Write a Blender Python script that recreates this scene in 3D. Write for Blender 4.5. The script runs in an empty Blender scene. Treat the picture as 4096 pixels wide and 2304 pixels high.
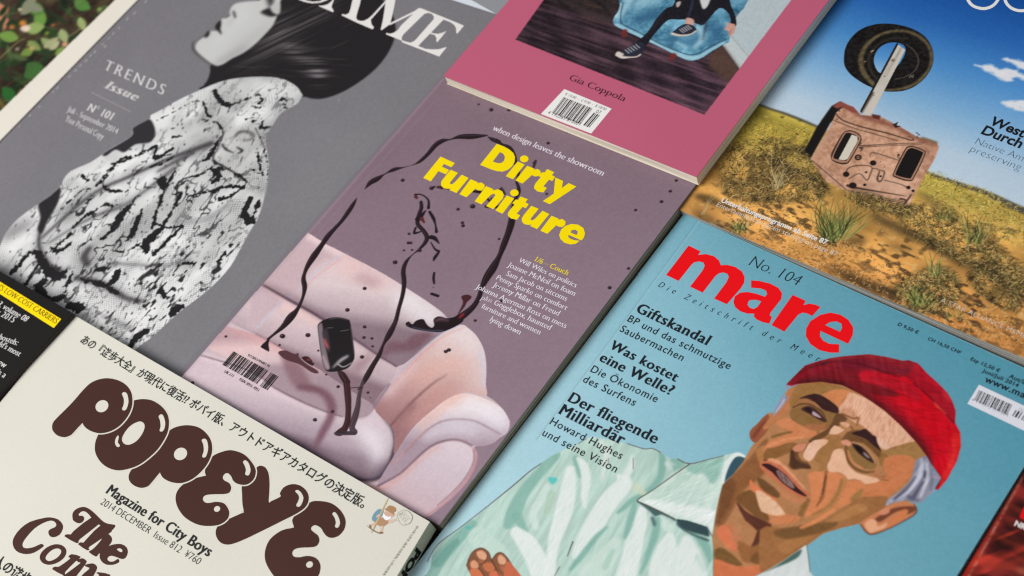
import bpy, math
import numpy as np
from mathutils import Matrix, Vector

S = bpy.context.scene
COL = S.collection
# ------------------------------------------------------------------ camera
FPX = 5000.0                                   # focal length in photo pixels (photo is 4096 wide)
PIT, ROL = math.radians(36.33), math.radians(26.67)
_n = np.array([math.sin(PIT)*math.sin(ROL), math.sin(PIT)*math.cos(ROL), math.cos(PIT)])
_X = np.cross([0, 0, 1.], _n); _X /= np.linalg.norm(_X)
_Z = -_n
_Y = np.cross(_Z, _X)
CAMZ = 0.009 + 0.449
RW = np.array([_X, _Y, _Z])                    # camera coords (x right, y down, z forward) -> world
cam = bpy.data.cameras.new('camera'); camo = bpy.data.objects.new('camera', cam); COL.objects.link(camo)
_r, _u, _b = RW @ [1, 0, 0], RW @ [0, -1, 0], RW @ [0, 0, -1]
camo.matrix_world = Matrix(((_r[0], _u[0], _b[0], 0), (_r[1], _u[1], _b[1], 0), (_r[2], _u[2], _b[2], CAMZ), (0, 0, 0, 1)))
cam.sensor_width = 36; cam.lens = FPX/4096*36
cam.clip_start = 0.01; cam.clip_end = 50
cam.dof.use_dof = True; cam.dof.focus_distance = 0.548; cam.dof.aperture_fstop = 10.0
S.camera = camo

def P(pts, z=0.0):
    """photo pixels (4096 x 2304) -> plan coordinates on the plane at height z"""
    p = np.atleast_2d(np.asarray(pts, float))
    d = np.stack([p[:, 0]-2048, p[:, 1]-1152, np.full(len(p), FPX)], 1) @ RW.T
    return d[:, :2]*((z-CAMZ)/d[:, 2])[:, None]

# ------------------------------------------------------------------ light
w = bpy.data.worlds.new('World'); S.world = w; w.use_nodes = True
_bg = w.node_tree.nodes['Background']; _bg.inputs[0].default_value = (0.93, 0.96, 1.0, 1); _bg.inputs[1].default_value = 0.28
def area(name, az, el, dist, size, power, col):
    """az: direction in the photo (degrees, 0 = right, 90 = up) the light comes from"""
    l = bpy.data.lights.new(name, 'AREA'); l.shape = 'RECTANGLE'; l.size = size[0]; l.size_y = size[1]
    l.energy = power; l.color = col
    o = bpy.data.objects.new(name, l); COL.objects.link(o)
    a = math.radians(az)
    c = RW @ [math.cos(a), -math.sin(a), 0]; h = np.array([c[0], c[1]]); h /= np.linalg.norm(h)
    e = math.radians(el)
    t = P([(2048, 1152)])[0]
    o.location = (t[0]+h[0]*dist*math.cos(e), t[1]+h[1]*dist*math.cos(e), dist*math.sin(e))
    o.rotation_euler = (Vector((t[0], t[1], 0))-o.location).to_track_quat('-Z', 'Y').to_euler()
    return o
area('window_light', 205, 48, 1.9, (1.3, 0.9), 40.0, (1.0, 0.985, 0.96))

S.view_settings.view_transform = 'Standard'; S.view_settings.look = 'None'
S.view_settings.exposure = 0.0; S.view_settings.gamma = 1.0; S.view_settings.use_curve_mapping = False
S.cycles.max_bounces = 5; S.cycles.use_denoising = False; S.cycles.pixel_filter_type = 'BLACKMAN_HARRIS'; S.cycles.filter_width = 1.25
S.cycles.sampling_pattern = 'TABULATED_SOBOL'

# ------------------------------------------------------------------ helpers
def lin(c):
    c = np.asarray(c, float)/255.0
    return np.where(c <= 0.04045, c/12.92, ((c+0.055)/1.055)**2.4)

def frame(x0, y0, k):
    return lambda *p: [(x0+a*k, y0+b*k) for a, b in p]
def T(c, r): return frame(c*1024, r*768, 1024/1932)
V = frame(0, 0, 4096/2576)
DF = frame(1640, 440, 800/1932); WW = frame(1860, 980, 500/1932); BC = frame(680, 1360, 480/1932)
MA = frame(2600, 920, 880/2198); GI = frame(2120, 1180, 880/1723); PR = frame(3500, 1260, 596/1727)
PO = frame(180, 1300, 880/1932); PE = frame(840, 1540, 880/1669); TH = frame(0, 1820, 880/2576)
BK = frame(0, 1060, 480/1242); HD = frame(640, 0, 1024/2576); SK = frame(0, 560, 1152/1968); CO = frame(400, 280, 840/2029)

def smooth(pts, n=6, closed=True):
    p = np.asarray(pts, float); m = len(p); out = []
    rng = range(m if closed else m-1)
    t = np.linspace(0, 1, n, endpoint=False)[:, None]
    for i in rng:
        if closed: a, b, c, d = p[i-1], p[i], p[(i+1) % m], p[(i+2) % m]
        else: a, b, c, d = p[max(i-1, 0)], p[i], p[i+1], p[min(i+2, m-1)]
        out.append(0.5*(2*b+(c-a)*t+(2*a-5*b+4*c-d)*t*t+(3*b-a-3*c+d)*t**3))
    r = np.concatenate(out)
    return r if closed else np.vstack([r, p[-1:]])

def ell(fr, x, y, rx, ry, a=-.6):
    return fr(*[(x+rx*math.cos(t)*math.cos(a)-ry*math.sin(t)*math.sin(a), y+rx*math.cos(t)*math.sin(a)+ry*math.sin(t)*math.cos(a)) for t in np.linspace(0, 2*math.pi, 28)[:-1]])
def ring(pts, d):
    q = np.asarray(pts, float); n = len(q); ar = sum(q[i-1][0]*q[i][1]-q[i][0]*q[i-1][1] for i in range(n)); sg = 1 if ar > 0 else -1
    t = np.roll(q, -1, 0)-np.roll(q, 1, 0); t /= np.maximum(np.linalg.norm(t, axis=1), 1e-9)[:, None]
    return q+np.column_stack([t[:, 1], -t[:, 0]])*sg*d
def nodemat(name, rough=0.5, spec=0.3):
    m = bpy.data.materials.new(name); m.use_nodes = True
    nt = m.node_tree; b = nt.nodes['Principled BSDF']
    b.inputs['Roughness'].default_value = rough; b.inputs['Specular IOR Level'].default_value = spec
    return m, nt, b
def paper_grain(nt, b, rough, strength=0.06, scale=900):
    tc = nt.nodes.new('ShaderNodeTexCoord'); nz = nt.nodes.new('ShaderNodeTexNoise')
    nz.inputs['Scale'].default_value = scale; nz.inputs['Detail'].default_value = 3
    nt.links.new(tc.outputs['Object'], nz.inputs['Vector'])
    bp = nt.nodes.new('ShaderNodeBump'); bp.inputs['Strength'].default_value = strength; bp.inputs['Distance'].default_value = 0.0004
    nt.links.new(nz.outputs['Fac'], bp.inputs['Height'])
    nw = nt.nodes.new('ShaderNodeTexNoise'); nw.inputs['Scale'].default_value = 14; nw.inputs['Detail'].default_value = 1; nt.links.new(tc.outputs['Object'], nw.inputs['Vector'])
    bw = nt.nodes.new('ShaderNodeBump'); bw.inputs['Strength'].default_value = 0.5; bw.inputs['Distance'].default_value = 0.004
    nt.links.new(nw.outputs['Fac'], bw.inputs['Height']); nt.links.new(bp.outputs['Normal'], bw.inputs['Normal']); nt.links.new(bw.outputs['Normal'], b.inputs['Normal'])
    n2 = nt.nodes.new('ShaderNodeTexNoise'); n2.inputs['Scale'].default_value = 22; n2.inputs['Detail'].default_value = 4
    nt.links.new(tc.outputs['Object'], n2.inputs['Vector'])
    mr = nt.nodes.new('ShaderNodeMapRange'); mr.inputs['To Min'].default_value = rough-0.07; mr.inputs['To Max'].default_value = rough+0.07
    nt.links.new(n2.outputs['Fac'], mr.inputs['Value']); nt.links.new(mr.outputs['Result'], b.inputs['Roughness'])
    return tc, nz
_mc = {}
def ink(rgb, rough=0.5, spec=0.25, vary=0.06):
    """printed ink or plain coated paper: a colour with faint mottling"""
    k = (tuple(rgb), rough, spec, vary)
    if k in _mc: return _mc[k]
    m, nt, b = nodemat('printed_ink', rough, spec)
    tc, nz = paper_grain(nt, b, rough)
    c = lin(rgb)
    n3 = nt.nodes.new('ShaderNodeTexNoise'); n3.inputs['Scale'].default_value = 1500; n3.inputs['Detail'].default_value = 2
    nt.links.new(tc.outputs['Object'], n3.inputs['Vector'])
    mx = nt.nodes.new('ShaderNodeMix'); mx.data_type = 'RGBA'
    mx.inputs[6].default_value = (*(c*(1-vary)), 1); mx.inputs[7].default_value = (*(c*(1+vary)), 1)
    nt.links.new(n3.outputs['Fac'], mx.inputs[0]); nt.links.new(mx.outputs[2], b.inputs['Base Color'])
    _mc[k] = m; return m
def picture_mat(rough=0.45, spec=0.3):
    """printed picture: colour carried by the mesh, halftone-fine grain"""
    k = ('pic', rough, spec)
    if k in _mc: return _mc[k]
    m, nt, b = nodemat('printed_picture', rough, spec)
    tc, nz = paper_grain(nt, b, rough)
    at = nt.nodes.new('ShaderNodeAttribute'); at.attribute_name = 'Print'
    n3 = nt.nodes.new('ShaderNodeTexNoise'); n3.inputs['Scale'].default_value = 1600; n3.inputs['Detail'].default_value = 2
    nt.links.new(tc.outputs['Object'], n3.inputs['Vector'])
    mr = nt.nodes.new('ShaderNodeMapRange'); mr.inputs['To Min'].default_value = 0.93; mr.inputs['To Max'].default_value = 1.07
    nt.links.new(n3.outputs['Fac'], mr.inputs['Value'])
    mx = nt.nodes.new('ShaderNodeVectorMath'); mx.operation = 'SCALE'
    nt.links.new(at.outputs['Color'], mx.inputs[0]); nt.links.new(mr.outputs['Result'], mx.inputs['Scale'])
    nt.links.new(mx.outputs['Vector'], b.inputs['Base Color'])
    _mc[k] = m; return m
def pages_mat(rgb, dark):
    """edges of a block of pages: fine lines along the height"""
    k = ('pages', tuple(rgb), tuple(dark))
    if k in _mc: return _mc[k]
    m, nt, b = nodemat('page_edges', 0.8, 0.1)
    tc = nt.nodes.new('ShaderNodeTexCoord'); mp = nt.nodes.new('ShaderNodeMapping')
    mp.inputs['Scale'].default_value = (12, 12, 2600)
    nt.links.new(tc.outputs['Object'], mp.inputs['Vector'])
    nz = nt.nodes.new('ShaderNodeTexNoise'); nz.inputs['Scale'].default_value = 1; nz.inputs['Detail'].default_value = 3
    nt.links.new(mp.outputs['Vector'], nz.inputs['Vector'])
    cr = nt.nodes.new('ShaderNodeValToRGB')
    cr.color_ramp.elements[0].position = 0.36; cr.color_ramp.elements[0].color = (*lin(dark), 1)
    cr.color_ramp.elements[1].position = 0.62; cr.color_ramp.elements[1].color = (*lin(rgb), 1)
    nt.links.new(nz.outputs['Fac'], cr.inputs['Fac']); nt.links.new(cr.outputs['Color'], b.inputs['Base Color'])
    _mc[k] = m; return m

def link(o, parent=None):
    COL.objects.link(o)
    if parent is not None:
        o.parent = parent
        pw = parent
        loc = Vector((0, 0, 0))
        while pw is not None: loc += Vector(pw.location); pw = pw.parent
        o.location = -loc                      # meshes are written in world coordinates
        for ch in (): pass
    return o
def mesh(name, verts, faces, mat, parent=None, colors=None, flat=True):
    me = bpy.data.meshes.new(name); o = bpy.data.objects.new(name, me)
    verts = np.asarray(verts, np.float32)
    if isinstance(faces, np.ndarray) and faces.ndim == 2:
        n, k = faces.shape
        me.vertices.add(len(verts)); me.vertices.foreach_set('co', verts.ravel())
        me.loops.add(n*k); me.loops.foreach_set('vertex_index', faces.astype(np.int32).ravel())
        me.polygons.add(n); me.polygons.foreach_set('loop_start', np.arange(0, n*k, k, dtype=np.int32))
        me.update(calc_edges=True)
    else:
        me.from_pydata([tuple(map(float, v)) for v in verts], [], [tuple(map(int, f)) for f in faces]); me.update()
    me.materials.append(mat)
    if colors is not None:
        a = me.attributes.new('Print', 'FLOAT_COLOR', 'POINT')
        c = np.ones((len(verts), 4), np.float32); c[:, :3] = colors
        a.data.foreach_set('color', c.ravel())
    return link(o, parent)

def isect(a, b, c, d):
    a, b, c, d = map(np.asarray, (a, b, c, d)); r, s = b-a, d-c
    t = ((c-a)[0]*s[1]-(c-a)[1]*s[0])/(r[0]*s[1]-r[1]*s[0])
    return a+r*t
def prism(q, z0, z1, inset=0.0):
    q = np.asarray(q, float); c = q.mean(0); n = len(q)
    if inset:
        out = []
        ar = sum(q[i-1][0]*q[i][1]-q[i][0]*q[i-1][1] for i in range(n)); sg = 1 if ar > 0 else -1
        for i in range(n):
            a, b, d = q[i-1], q[i], q[(i+1) % n]
            n1 = np.array([-(b-a)[1], (b-a)[0]])*sg/np.linalg.norm(b-a); n2 = np.array([-(d-b)[1], (d-b)[0]])*sg/np.linalg.norm(d-b)
            out.append(isect(a+n1*inset, b+n1*inset, b+n2*inset, d+n2*inset))
        q = np.array(out)
    ar = sum(q[i-1][0]*q[i][1]-q[i][0]*q[i-1][1] for i in range(n))
    if ar < 0: q = q[::-1]
    v = [(x, y, z0) for x, y in q]+[(x, y, z1) for x, y in q]
    f = [tuple(range(n))[::-1], tuple(range(n, 2*n))]+[(i, (i+1) % n, n+(i+1) % n, n+i) for i in range(n)]
    return v, f
def round_corner(q, k, r, n=6):
    """round corner k of a plan quad with radius r"""
    q = [np.asarray(p, float) for p in q]; a, b, c = q[k-1], q[k], q[(k+1) % len(q)]
    d1 = (a-b)/np.linalg.norm(a-b); d2 = (c-b)/np.linalg.norm(c-b)
    p0, p2 = b+d1*r, b+d2*r
    arc = [(1-t)**2*p0+2*t*(1-t)*b+t*t*p2 for t in np.linspace(0, 1, n)]
    return q[:k]+arc+q[k+1:]

LAY = 3e-6
class Mag:
    """one magazine: an Empty at its base that parents cover, page block and printing"""
    def __init__(s, name, label, quad, ztop, zbot, cover, pages=((214, 206, 190), (150, 140, 124)), cov_t=0.00035, inset=0.0004, rough=0.5, spec=0.12, edge=None, category='magazine'):
        s.z = ztop; s.q = [np.asarray(p, float) for p in quad]; s.n = 1; s.rough = rough; s.spec = spec
        c = np.mean(s.q, 0)
        e = bpy.data.objects.new(name, None); e.empty_display_size = 0.02; COL.objects.link(e)
        e.location = (c[0], c[1], zbot); e['label'] = label; e['category'] = category
        e['group'] = 'magazines laid out side by side'
        s.root = e; s.cover_rgb = cover
        s.cover = mesh('front_cover', *prism(s.q, ztop-cov_t, ztop), ink(cover, rough, spec), e)
        s.block = mesh('page_block', *prism(s.q, zbot+cov_t+1e-5, ztop-cov_t-1e-5, inset), pages_mat(*pages), e)
        s.back = mesh('back_cover', *prism(s.q, zbot, zbot+cov_t), ink(edge or cover, rough, spec), e)
        s.th = math.atan2(*(P([(1, 1)])[0]*0+0)[::-1]) if False else math.atan2((s.q[1]-s.q[0])[1], (s.q[1]-s.q[0])[0])
    def layer(s, k=1):
        z = s.z+s.n*LAY; s.n += k; return z
    def poly(s, name, polys, rgb, parent=None, sm=0, rough=None):
        """flat printed shapes (photo pixels), each a thin layer of ink"""
        vs, fs = [], []
        for pts in polys:
            z = s.layer(); rings = list(pts) if isinstance(pts, tuple) else [pts]
            rings = [P(smooth(r, sm) if sm else np.asarray(r, float), z) for r in rings]
            b = len(vs); vs += [(x, y, z) for r in rings for x, y in r]
            fs += tess(rings[0], b, rings[1:])
        return mesh(name, vs, fs, ink(rgb, rough or s.rough, s.spec), parent or s.root)
    def tbegin(s): s._t = ([], [])
    def text(s, body, bl, br, **k):
        v, f = text_geo(s, body, bl, br, **k); b = len(s._t[0]); s._t[0].extend(v); s._t[1].extend([tuple(i+b for i in q) for q in f])
    def tend(s, name, rgb, parent=None, rough=None):
        return mesh(name, s._t[0], s._t[1], ink(rgb, rough or s.rough, s.spec), parent or s.root)
from mathutils.geometry import tessellate_polygon
def tess(w2, base, holes=()):
    tri = tessellate_polygon([[Vector((x, y, 0)) for x, y in r] for r in [w2, *holes]])
    w2 = np.vstack([w2, *holes]) if len(holes) else w2; out = []
    for a, b, c in tri:
        A, B, C = w2[a], w2[b], w2[c]
        if (B[0]-A[0])*(C[1]-A[1])-(B[1]-A[1])*(C[0]-A[0]) < 0: b, c = c, b
        out.append((base+a, base+b, base+c))
    return out

# ------------------------------------------------------------------ lettering
_gc = {}
def glyphs(body, off, spacing):
    k = (body, off, spacing)
    if k in _gc: return _gc[k]
    c = bpy.data.curves.new('tmp', 'FONT'); c.body = body; c.offset = off; c.space_character = spacing; c.resolution_u = 4
    o = bpy.data.objects.new('tmp', c); COL.objects.link(o); bpy.context.view_layer.update()
    e = o.evaluated_get(bpy.context.evaluated_depsgraph_get()); m = e.to_mesh()
    v = np.array([(p.co.x, p.co.y) for p in m.vertices]); f = [tuple(p.vertices) for p in m.polygons]
    cnt = {}
    for p in m.polygons:
        for ek in p.edge_keys: cnt[ek] = cnt.get(ek, 0)+1
    flats = []
    for (a, b), n in cnt.items():
        if n == 1 and abs(v[a][1]-v[b][1]) < 1e-4 and abs(v[a][0]-v[b][0]) > 0.02:
            flats.append((min(v[a][0], v[b][0]), max(v[a][0], v[b][0]), v[a][1]))
    e.to_mesh_clear(); bpy.data.objects.remove(o); bpy.data.curves.remove(c)
    f2 = []
    for q in f:
        A = sum(v[q[i-1]][0]*v[q[i]][1]-v[q[i]][0]*v[q[i-1]][1] for i in range(len(q)))
        f2.append(q if A > 0 else q[::-1])
    _gc[k] = (v, f2, flats); return _gc[k]
def islands(n, faces):
    p = list(range(n))
    def find(i):
        while p[i] != i: p[i] = p[p[i]]; i = p[i]
        return i
    for f in faces:
        for i in f[1:]: p[find(i)] = find(f[0])
    ids = {}
    return [ids.setdefault(find(i), len(ids)) for i in range(n)]
def text_geo(mag, body, bl, br, off=0.0, spacing=1.0, ys=1.0, shear=0.0, serif=0.0, bold=0.0, H=None, capH=0.682, narrow=None):
    """bl/br: photo pixels of the baseline's two ends. serif: length of the serifs; bold: widening of the upright stems"""
    v, f, flats = glyphs(body, off, spacing)
    parts = []
    if bold:
        k = 3
        for i in range(k): parts.append((v+[(i-(k-1)/2)*bold, 0], f))
    else: parts.append((v, f))
    if serif:
        sv, sf = [], []
        tops = [0.0-off, 0.449+off, 0.682+off]
        for x0, x1, y in flats:
            if x1-x0 > 0.17: 
                continue
            up = None
            for lv, d in ((0.0, 1), (-0.23, 1), (0.449, -1), (0.682, -1), (0.704, -1)):
                if abs(y-lv) < 0.02+abs(off): up = d; lvl = lv
            if up is None: continue
            a, b2 = x0-serif-bold, x1+serif+bold
            if lvl == 0.449: b2 = x1+bold*0.6
            h = 0.035; n0 = len(sv)
            sv += [(a, y), (b2, y), (b2-0.0, y+h*up), (a, y+h*up)]
            sf.append((n0, n0+1, n0+2, n0+3) if up > 0 else (n0+3, n0+2, n0+1, n0))
        if sv: parts.append((np.array(sv), sf))
    x0 = min(p[0][:, 0].min() for p in parts); x1 = max(p[0][:, 0].max() for p in parts)
    V3, F3 = [], []
    for pv, pf in parts:
        z = mag.layer(2); A, B = P([bl, br], z); isl = islands(len(pv), pf); ux = (B-A)/(x1-x0); L = np.linalg.norm(ux)
        if H is not None: uy = (P([H], z)[0]-A)/capH
        else: uy = np.array([-ux[1], ux[0]])*ys
        q = A+(pv[:, :1]-x0+shear*pv[:, 1:2])*ux+pv[:, 1:2]*uy
        b = len(V3); V3 += [(x, y, z+LAY*.8*(k % 2)) for (x, y), k in zip(q, isl)]; F3 += [tuple(i+b for i in t) for t in pf]
    return V3, F3

# ------------------------------------------------------------------ picture printing (colour per vertex on a fine mesh in the plane of the cover)
class Canvas:
    def __init__(s, mag, region, step=0.00034, bg=(128, 128, 128), clip=None):
        s.mag = mag; s.step = step; s.z = mag.layer(2)
        c, t = math.cos(mag.th), math.sin(mag.th); s.R = np.array([[c, t], [-t, c]])
        q = P(region, s.z) if not isinstance(region, list) or not isinstance(region[0], np.ndarray) else np.array(region)
        uv = q @ s.R.T; s.o = uv.min(0); e = uv.max(0)-s.o
        s.W, s.H = int(e[0]/step)+2, int(e[1]/step)+2
        s.img = np.empty((s.H, s.W, 3)); s.img[:] = bg
        s.lab = np.zeros((s.H, s.W), np.int16); s.on = s.mask_px((uv-s.o)/step) > 0.01
        X, Y = np.meshgrid(np.arange(s.W), np.arange(s.H)); w3 = (np.stack([X, Y], -1)*step+s.o) @ s.R      # leave out what lies far outside the view
        d = np.concatenate([w3, np.full(w3.shape[:2]+(1,), s.z-CAMZ)], -1) @ RW; ph = d[..., :2]/d[..., 2:]*FPX
        s.on &= (np.abs(ph[..., 0]) < 2048+190) & (np.abs(ph[..., 1]) < 1152+150)
        s.tmp = {}
    def px(s, pts): return (P(pts, s.z) @ s.R.T-s.o)/s.step
    def k(s): return s.step/0.000126          # photo pixels per grid step (about)
    def mask_px(s, q, ss=3):
        q = np.asarray(q, float); H, W = s.H, s.W
        out = np.zeros((H, W))
        x0, y0 = np.floor(q.min(0)).astype(int)-1; x1, y1 = np.ceil(q.max(0)).astype(int)+2
        x0, y0 = max(x0, 0), max(y0, 0); x1, y1 = min(x1, W), min(y1, H)
        if x1 <= x0 or y1 <= y0: return out
        w, h = (x1-x0)*ss, (y1-y0)*ss
        p = (q-[x0-0.5, y0-0.5])*ss-0.5
        acc = np.zeros((h, w+1), np.int32)
        n = len(p)
        for i in range(n):
            (ax, ay), (bx, by) = p[i-1], p[i]
            if ay == by: continue
            if ay > by: ax, ay, bx, by = bx, by, ax, ay
            r0, r1 = max(math.ceil(ay), 0), min(math.ceil(by), h)
            if r1 <= r0: continue
            r = np.arange(r0, r1); xs = ax+(r-ay)*(bx-ax)/(by-ay)
            np.add.at(acc, (r, np.clip(np.ceil(xs), 0, w).astype(int)), 1)
        m = (np.cumsum(acc, 1)[:, :w] & 1).reshape(y1-y0, ss, x1-x0, ss).mean((1, 3))
        out[y0:y1, x0:x1] = m
        return out
    def blur(s, a, sig):
        if sig <= 0.3: return a
        # limit to the support
        nz = np.argwhere(np.abs(a) > 1e-4)
        if len(nz) == 0: return a
        r = int(3*sig)+1
        (y0, x0), (y1, x1) = np.maximum(nz.min(0)-r, 0), np.minimum(nz.max(0)+r+1, a.shape[:2])
        b = a[y0:y1, x0:x1]
        k = np.exp(-0.5*(np.arange(-r, r+1)/sig)**2); k /= k.sum()
        pb = np.pad(b, ((r, r), (0, 0)), mode='edge'); b = sum(k[i]*pb[i:i+b.shape[0]] for i in range(2*r+1))
        pb = np.pad(b, ((0, 0), (r, r)), mode='edge'); b = sum(k[i]*pb[:, i:i+b.shape[1]] for i in range(2*r+1))
        out = np.zeros_like(a); out[y0:y1, x0:x1] = b
        return out
    def mask(s, pts, sm=0, blur=0):
        if sm: pts = smooth(pts, sm)
        return s.blur(s.mask_px(s.px(pts)), blur/s.k())
    def paint(s, m, col, alpha=1.0):
        m = (m*alpha)[..., None]; s.img = s.img*(1-m)+np.asarray(col, float)*m
    def fill(s, pts, col, sm=0, blur=0, alpha=1.0, within=None, lab=None):
        m = s.mask(pts, sm, blur)
        if within is not None: m = m*within
        s.paint(m, col, alpha)
        if lab is not None: s.lab[m > 0.5] = lab
        return m
    def dist_line(s, pts, wd):
        """max over segments of (half width - distance), grid px"""
        q = s.px(pts); wd = np.broadcast_to(np.asarray(wd, float)/2/s.k(), (len(q),))
        out = np.full((s.H, s.W), -9.0)
        for i in range(len(q)-1):
            a, b = q[i], q[i+1]; ra, rb = wd[i], wd[i+1]; r = max(ra, rb)+3
            x0, y0 = np.floor(np.minimum(a, b)-r).astype(int); x1, y1 = np.ceil(np.maximum(a, b)+r).astype(int)+1
            x0, y0 = max(x0, 0), max(y0, 0); x1, y1 = min(x1, s.W), min(y1, s.H)
            if x1 <= x0 or y1 <= y0: continue
            X, Y = np.meshgrid(np.arange(x0, x1), np.arange(y0, y1)); d = b-a; L2 = max(d@d, 1e-9)
            t = np.clip(((X-a[0])*d[0]+(Y-a[1])*d[1])/L2, 0, 1)
            v = (ra+(rb-ra)*t)-np.hypot(X-a[0]-t*d[0], Y-a[1]-t*d[1])
            out[y0:y1, x0:x1] = np.maximum(out[y0:y1, x0:x1], v)
        return out
    def stroke(s, pts, wd, col, blur=0, alpha=1.0, sm=4, within=None, lab=None):
        pts = np.asarray(pts, float); wd = np.broadcast_to(np.asarray(wd, float), (len(pts),))
        if sm and len(pts) > 2:
            pw = smooth(np.column_stack([pts, wd]), sm, closed=False); pts, wd = pw[:, :2], np.maximum(pw[:, 2], 0.2)
        m = np.clip(s.dist_line(pts, wd)+0.5, 0, 1); m = s.blur(m, blur/s.k())
        if within is not None: m = m*within
        s.paint(m, col, alpha)
        if lab is not None: s.lab[m > 0.5] = lab
        return m
    def coord(s, a, b):
        """0 at photo point a, 1 at photo point b, linear between (on the cover)"""
        A, B = s.px([a, b]); d = B-A
        X, Y = np.meshgrid(np.arange(s.W), np.arange(s.H))
        return ((X-A[0])*d[0]+(Y-A[1])*d[1])/(d@d)
    def ramp(s, m, a, b, stops):
        t = s.coord(a, b); xs = [x for x, _ in stops]
        c = np.stack([np.interp(t, xs, [col[i] for _, col in stops]) for i in range(3)], -1)
        s.img = s.img*(1-m[..., None])+c*m[..., None]
    def noise(s, cell, seed=0, aniso=(1, 1), ang=0.0):
        """value noise, cell in photo pixels; aniso stretches along the direction ang (degrees, canvas)"""
        rs = np.random.RandomState(seed); X, Y = np.meshgrid(np.arange(s.W, dtype=float), np.arange(s.H, dtype=float))
        c, t = math.cos(math.radians(ang)), math.sin(math.radians(ang)); cell = cell/s.k()
        U, Vv = (X*c+Y*t)/(cell*aniso[0]), (-X*t+Y*c)/(cell*aniso[1])
        U = U-U.min(); Vv = Vv-Vv.min()
        g = rs.rand(int(Vv.max())+3, int(U.max())+3)
        i, j = Vv.astype(int), U.astype(int); fy, fx = Vv-i, U-j
        fx, fy = fx*fx*(3-2*fx), fy*fy*(3-2*fy)
        return (g[i, j]*(1-fx)+g[i, j+1]*fx)*(1-fy)+(g[i+1, j]*(1-fx)+g[i+1, j+1]*fx)*fy
    def fbm(s, cell, seed=0, octv=4, aniso=(1, 1), ang=0.0):
        a, t, o = 1.0, 0.0, 0.0
        for i in range(octv):
            o = o+a*s.noise(cell, seed+i*7, aniso, ang); t += a; a *= 0.55; cell *= 0.5
        return o/t
    def ang(s, a, b):
        A, B = s.px([a, b]); d = B-A; return math.degrees(math.atan2(d[1], d[0]))
    def build(s, names, rough=None, spec=None):
        """names: {label: (part name, parent)}; faces are shared out by label, edge to edge"""
        H, W = s.H, s.W
        X, Y = np.meshgrid(np.arange(W), np.arange(H)); uv = np.stack([X, Y], -1).reshape(-1, 2)*s.step+s.o
        xy = uv @ s.R
        vert = np.column_stack([xy, np.full(len(xy), s.z)])
        idx = np.arange(H*W).reshape(H, W)
        F = np.stack([idx[:-1, :-1], idx[:-1, 1:], idx[1:, 1:], idx[1:, :-1]], -1)
        on = s.on[:-1, :-1] & s.on[:-1, 1:] & s.on[1:, 1:] & s.on[1:, :-1]
        col = lin(np.clip(s.img, 0, 255)).reshape(-1, 3)
        mat = picture_mat(rough or s.mag.rough, spec or s.mag.spec); out = {}
        for lb, (nm, par) in names.items():
            m = on & (s.lab[:-1, :-1] == lb)
            f = F[m]
            if len(f) == 0: continue
            u, inv = np.unique(f, return_inverse=True)
            p = out[par] if isinstance(par, int) else (par or s.mag.root)
            out[lb] = mesh(nm, vert[u], inv.reshape(f.shape), mat, p, colors=col[u])
        return out

def to_photo(q, z):
    d = np.column_stack([np.asarray(q), np.full(len(q), z-CAMZ)]) @ RW
    return d[:, :2]/d[:, 2:]*FPX+[2048, 1152]
def wear(c, a, b, n, col, seed, al=.5):
    """rubbed, whitened spots along a cover's edge"""
    rs = np.random.RandomState(seed); a, b = np.asarray(a), np.asarray(b); L = np.linalg.norm(b-a); d = (b-a)/L
    for i in range(n):
        t, l = rs.uniform(0, L), rs.uniform(.0006, .005); q = to_photo([a+d*t, a+d*(t+l/2), a+d*(t+l)], c.z)
        c.stroke(q, [1, rs.uniform(2, 6), 1], col, blur=1.2, alpha=al*rs.uniform(.3, 1), sm=2)

def barcode(m, name, tl, tr, bl, code, rgb, parent=None):
    """bars between photo points tl..tr (top) with the left side running down to bl; code: string of bar/space module widths"""
    tl, tr, bl = map(np.asarray, (tl, tr, bl)); tot = sum(code); z = m.layer(); vs, fs = [], []; x = 0
    for i, wd in enumerate(code):
        if i % 2 == 0:
            a, b = x/tot, (x+wd)/tot
            q = P([tl+(tr-tl)*a, tl+(tr-tl)*b, tl+(tr-tl)*b+(bl-tl), tl+(tr-tl)*a+(bl-tl)], z)[::-1]
            n = len(vs); vs += [(p[0], p[1], z) for p in q]; fs.append((n, n+1, n+2, n+3))
        x += wd
    return mesh(name, vs, fs, ink(rgb, m.rough, m.spec), parent or m.root)
# ------------------------------------------------------------------ table and magazines
m, nt, b = nodemat('dark_wood', 0.7, 0.08)
tc = nt.nodes.new('ShaderNodeTexCoord'); mp = nt.nodes.new('ShaderNodeMapping'); mp.inputs['Scale'].default_value = (420, 26, 1); mp.inputs['Rotation'].default_value = (0, 0, 2.1)
nz = nt.nodes.new('ShaderNodeTexNoise'); nz.inputs['Scale'].default_value = 1.0; nz.inputs['Detail'].default_value = 6
cr = nt.nodes.new('ShaderNodeValToRGB'); cr.color_ramp.elements[0].position = 0.3; cr.color_ramp.elements[0].color = (*lin((34, 27, 24)), 1)
cr.color_ramp.elements[1].position = 0.72; cr.color_ramp.elements[1].color = (*lin((104, 88, 78)), 1)
nt.links.new(tc.outputs['Object'], mp.inputs['Vector']); nt.links.new(mp.outputs['Vector'], nz.inputs['Vector'])
nt.links.new(nz.outputs['Fac'], cr.inputs['Fac']); nt.links.new(cr.outputs['Color'], b.inputs['Base Color'])
bp = nt.nodes.new('ShaderNodeBump'); bp.inputs['Distance'].default_value = 0.0006; nt.links.new(nz.outputs['Fac'], bp.inputs['Height']); nt.links.new(bp.outputs['Normal'], b.inputs['Normal'])
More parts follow.
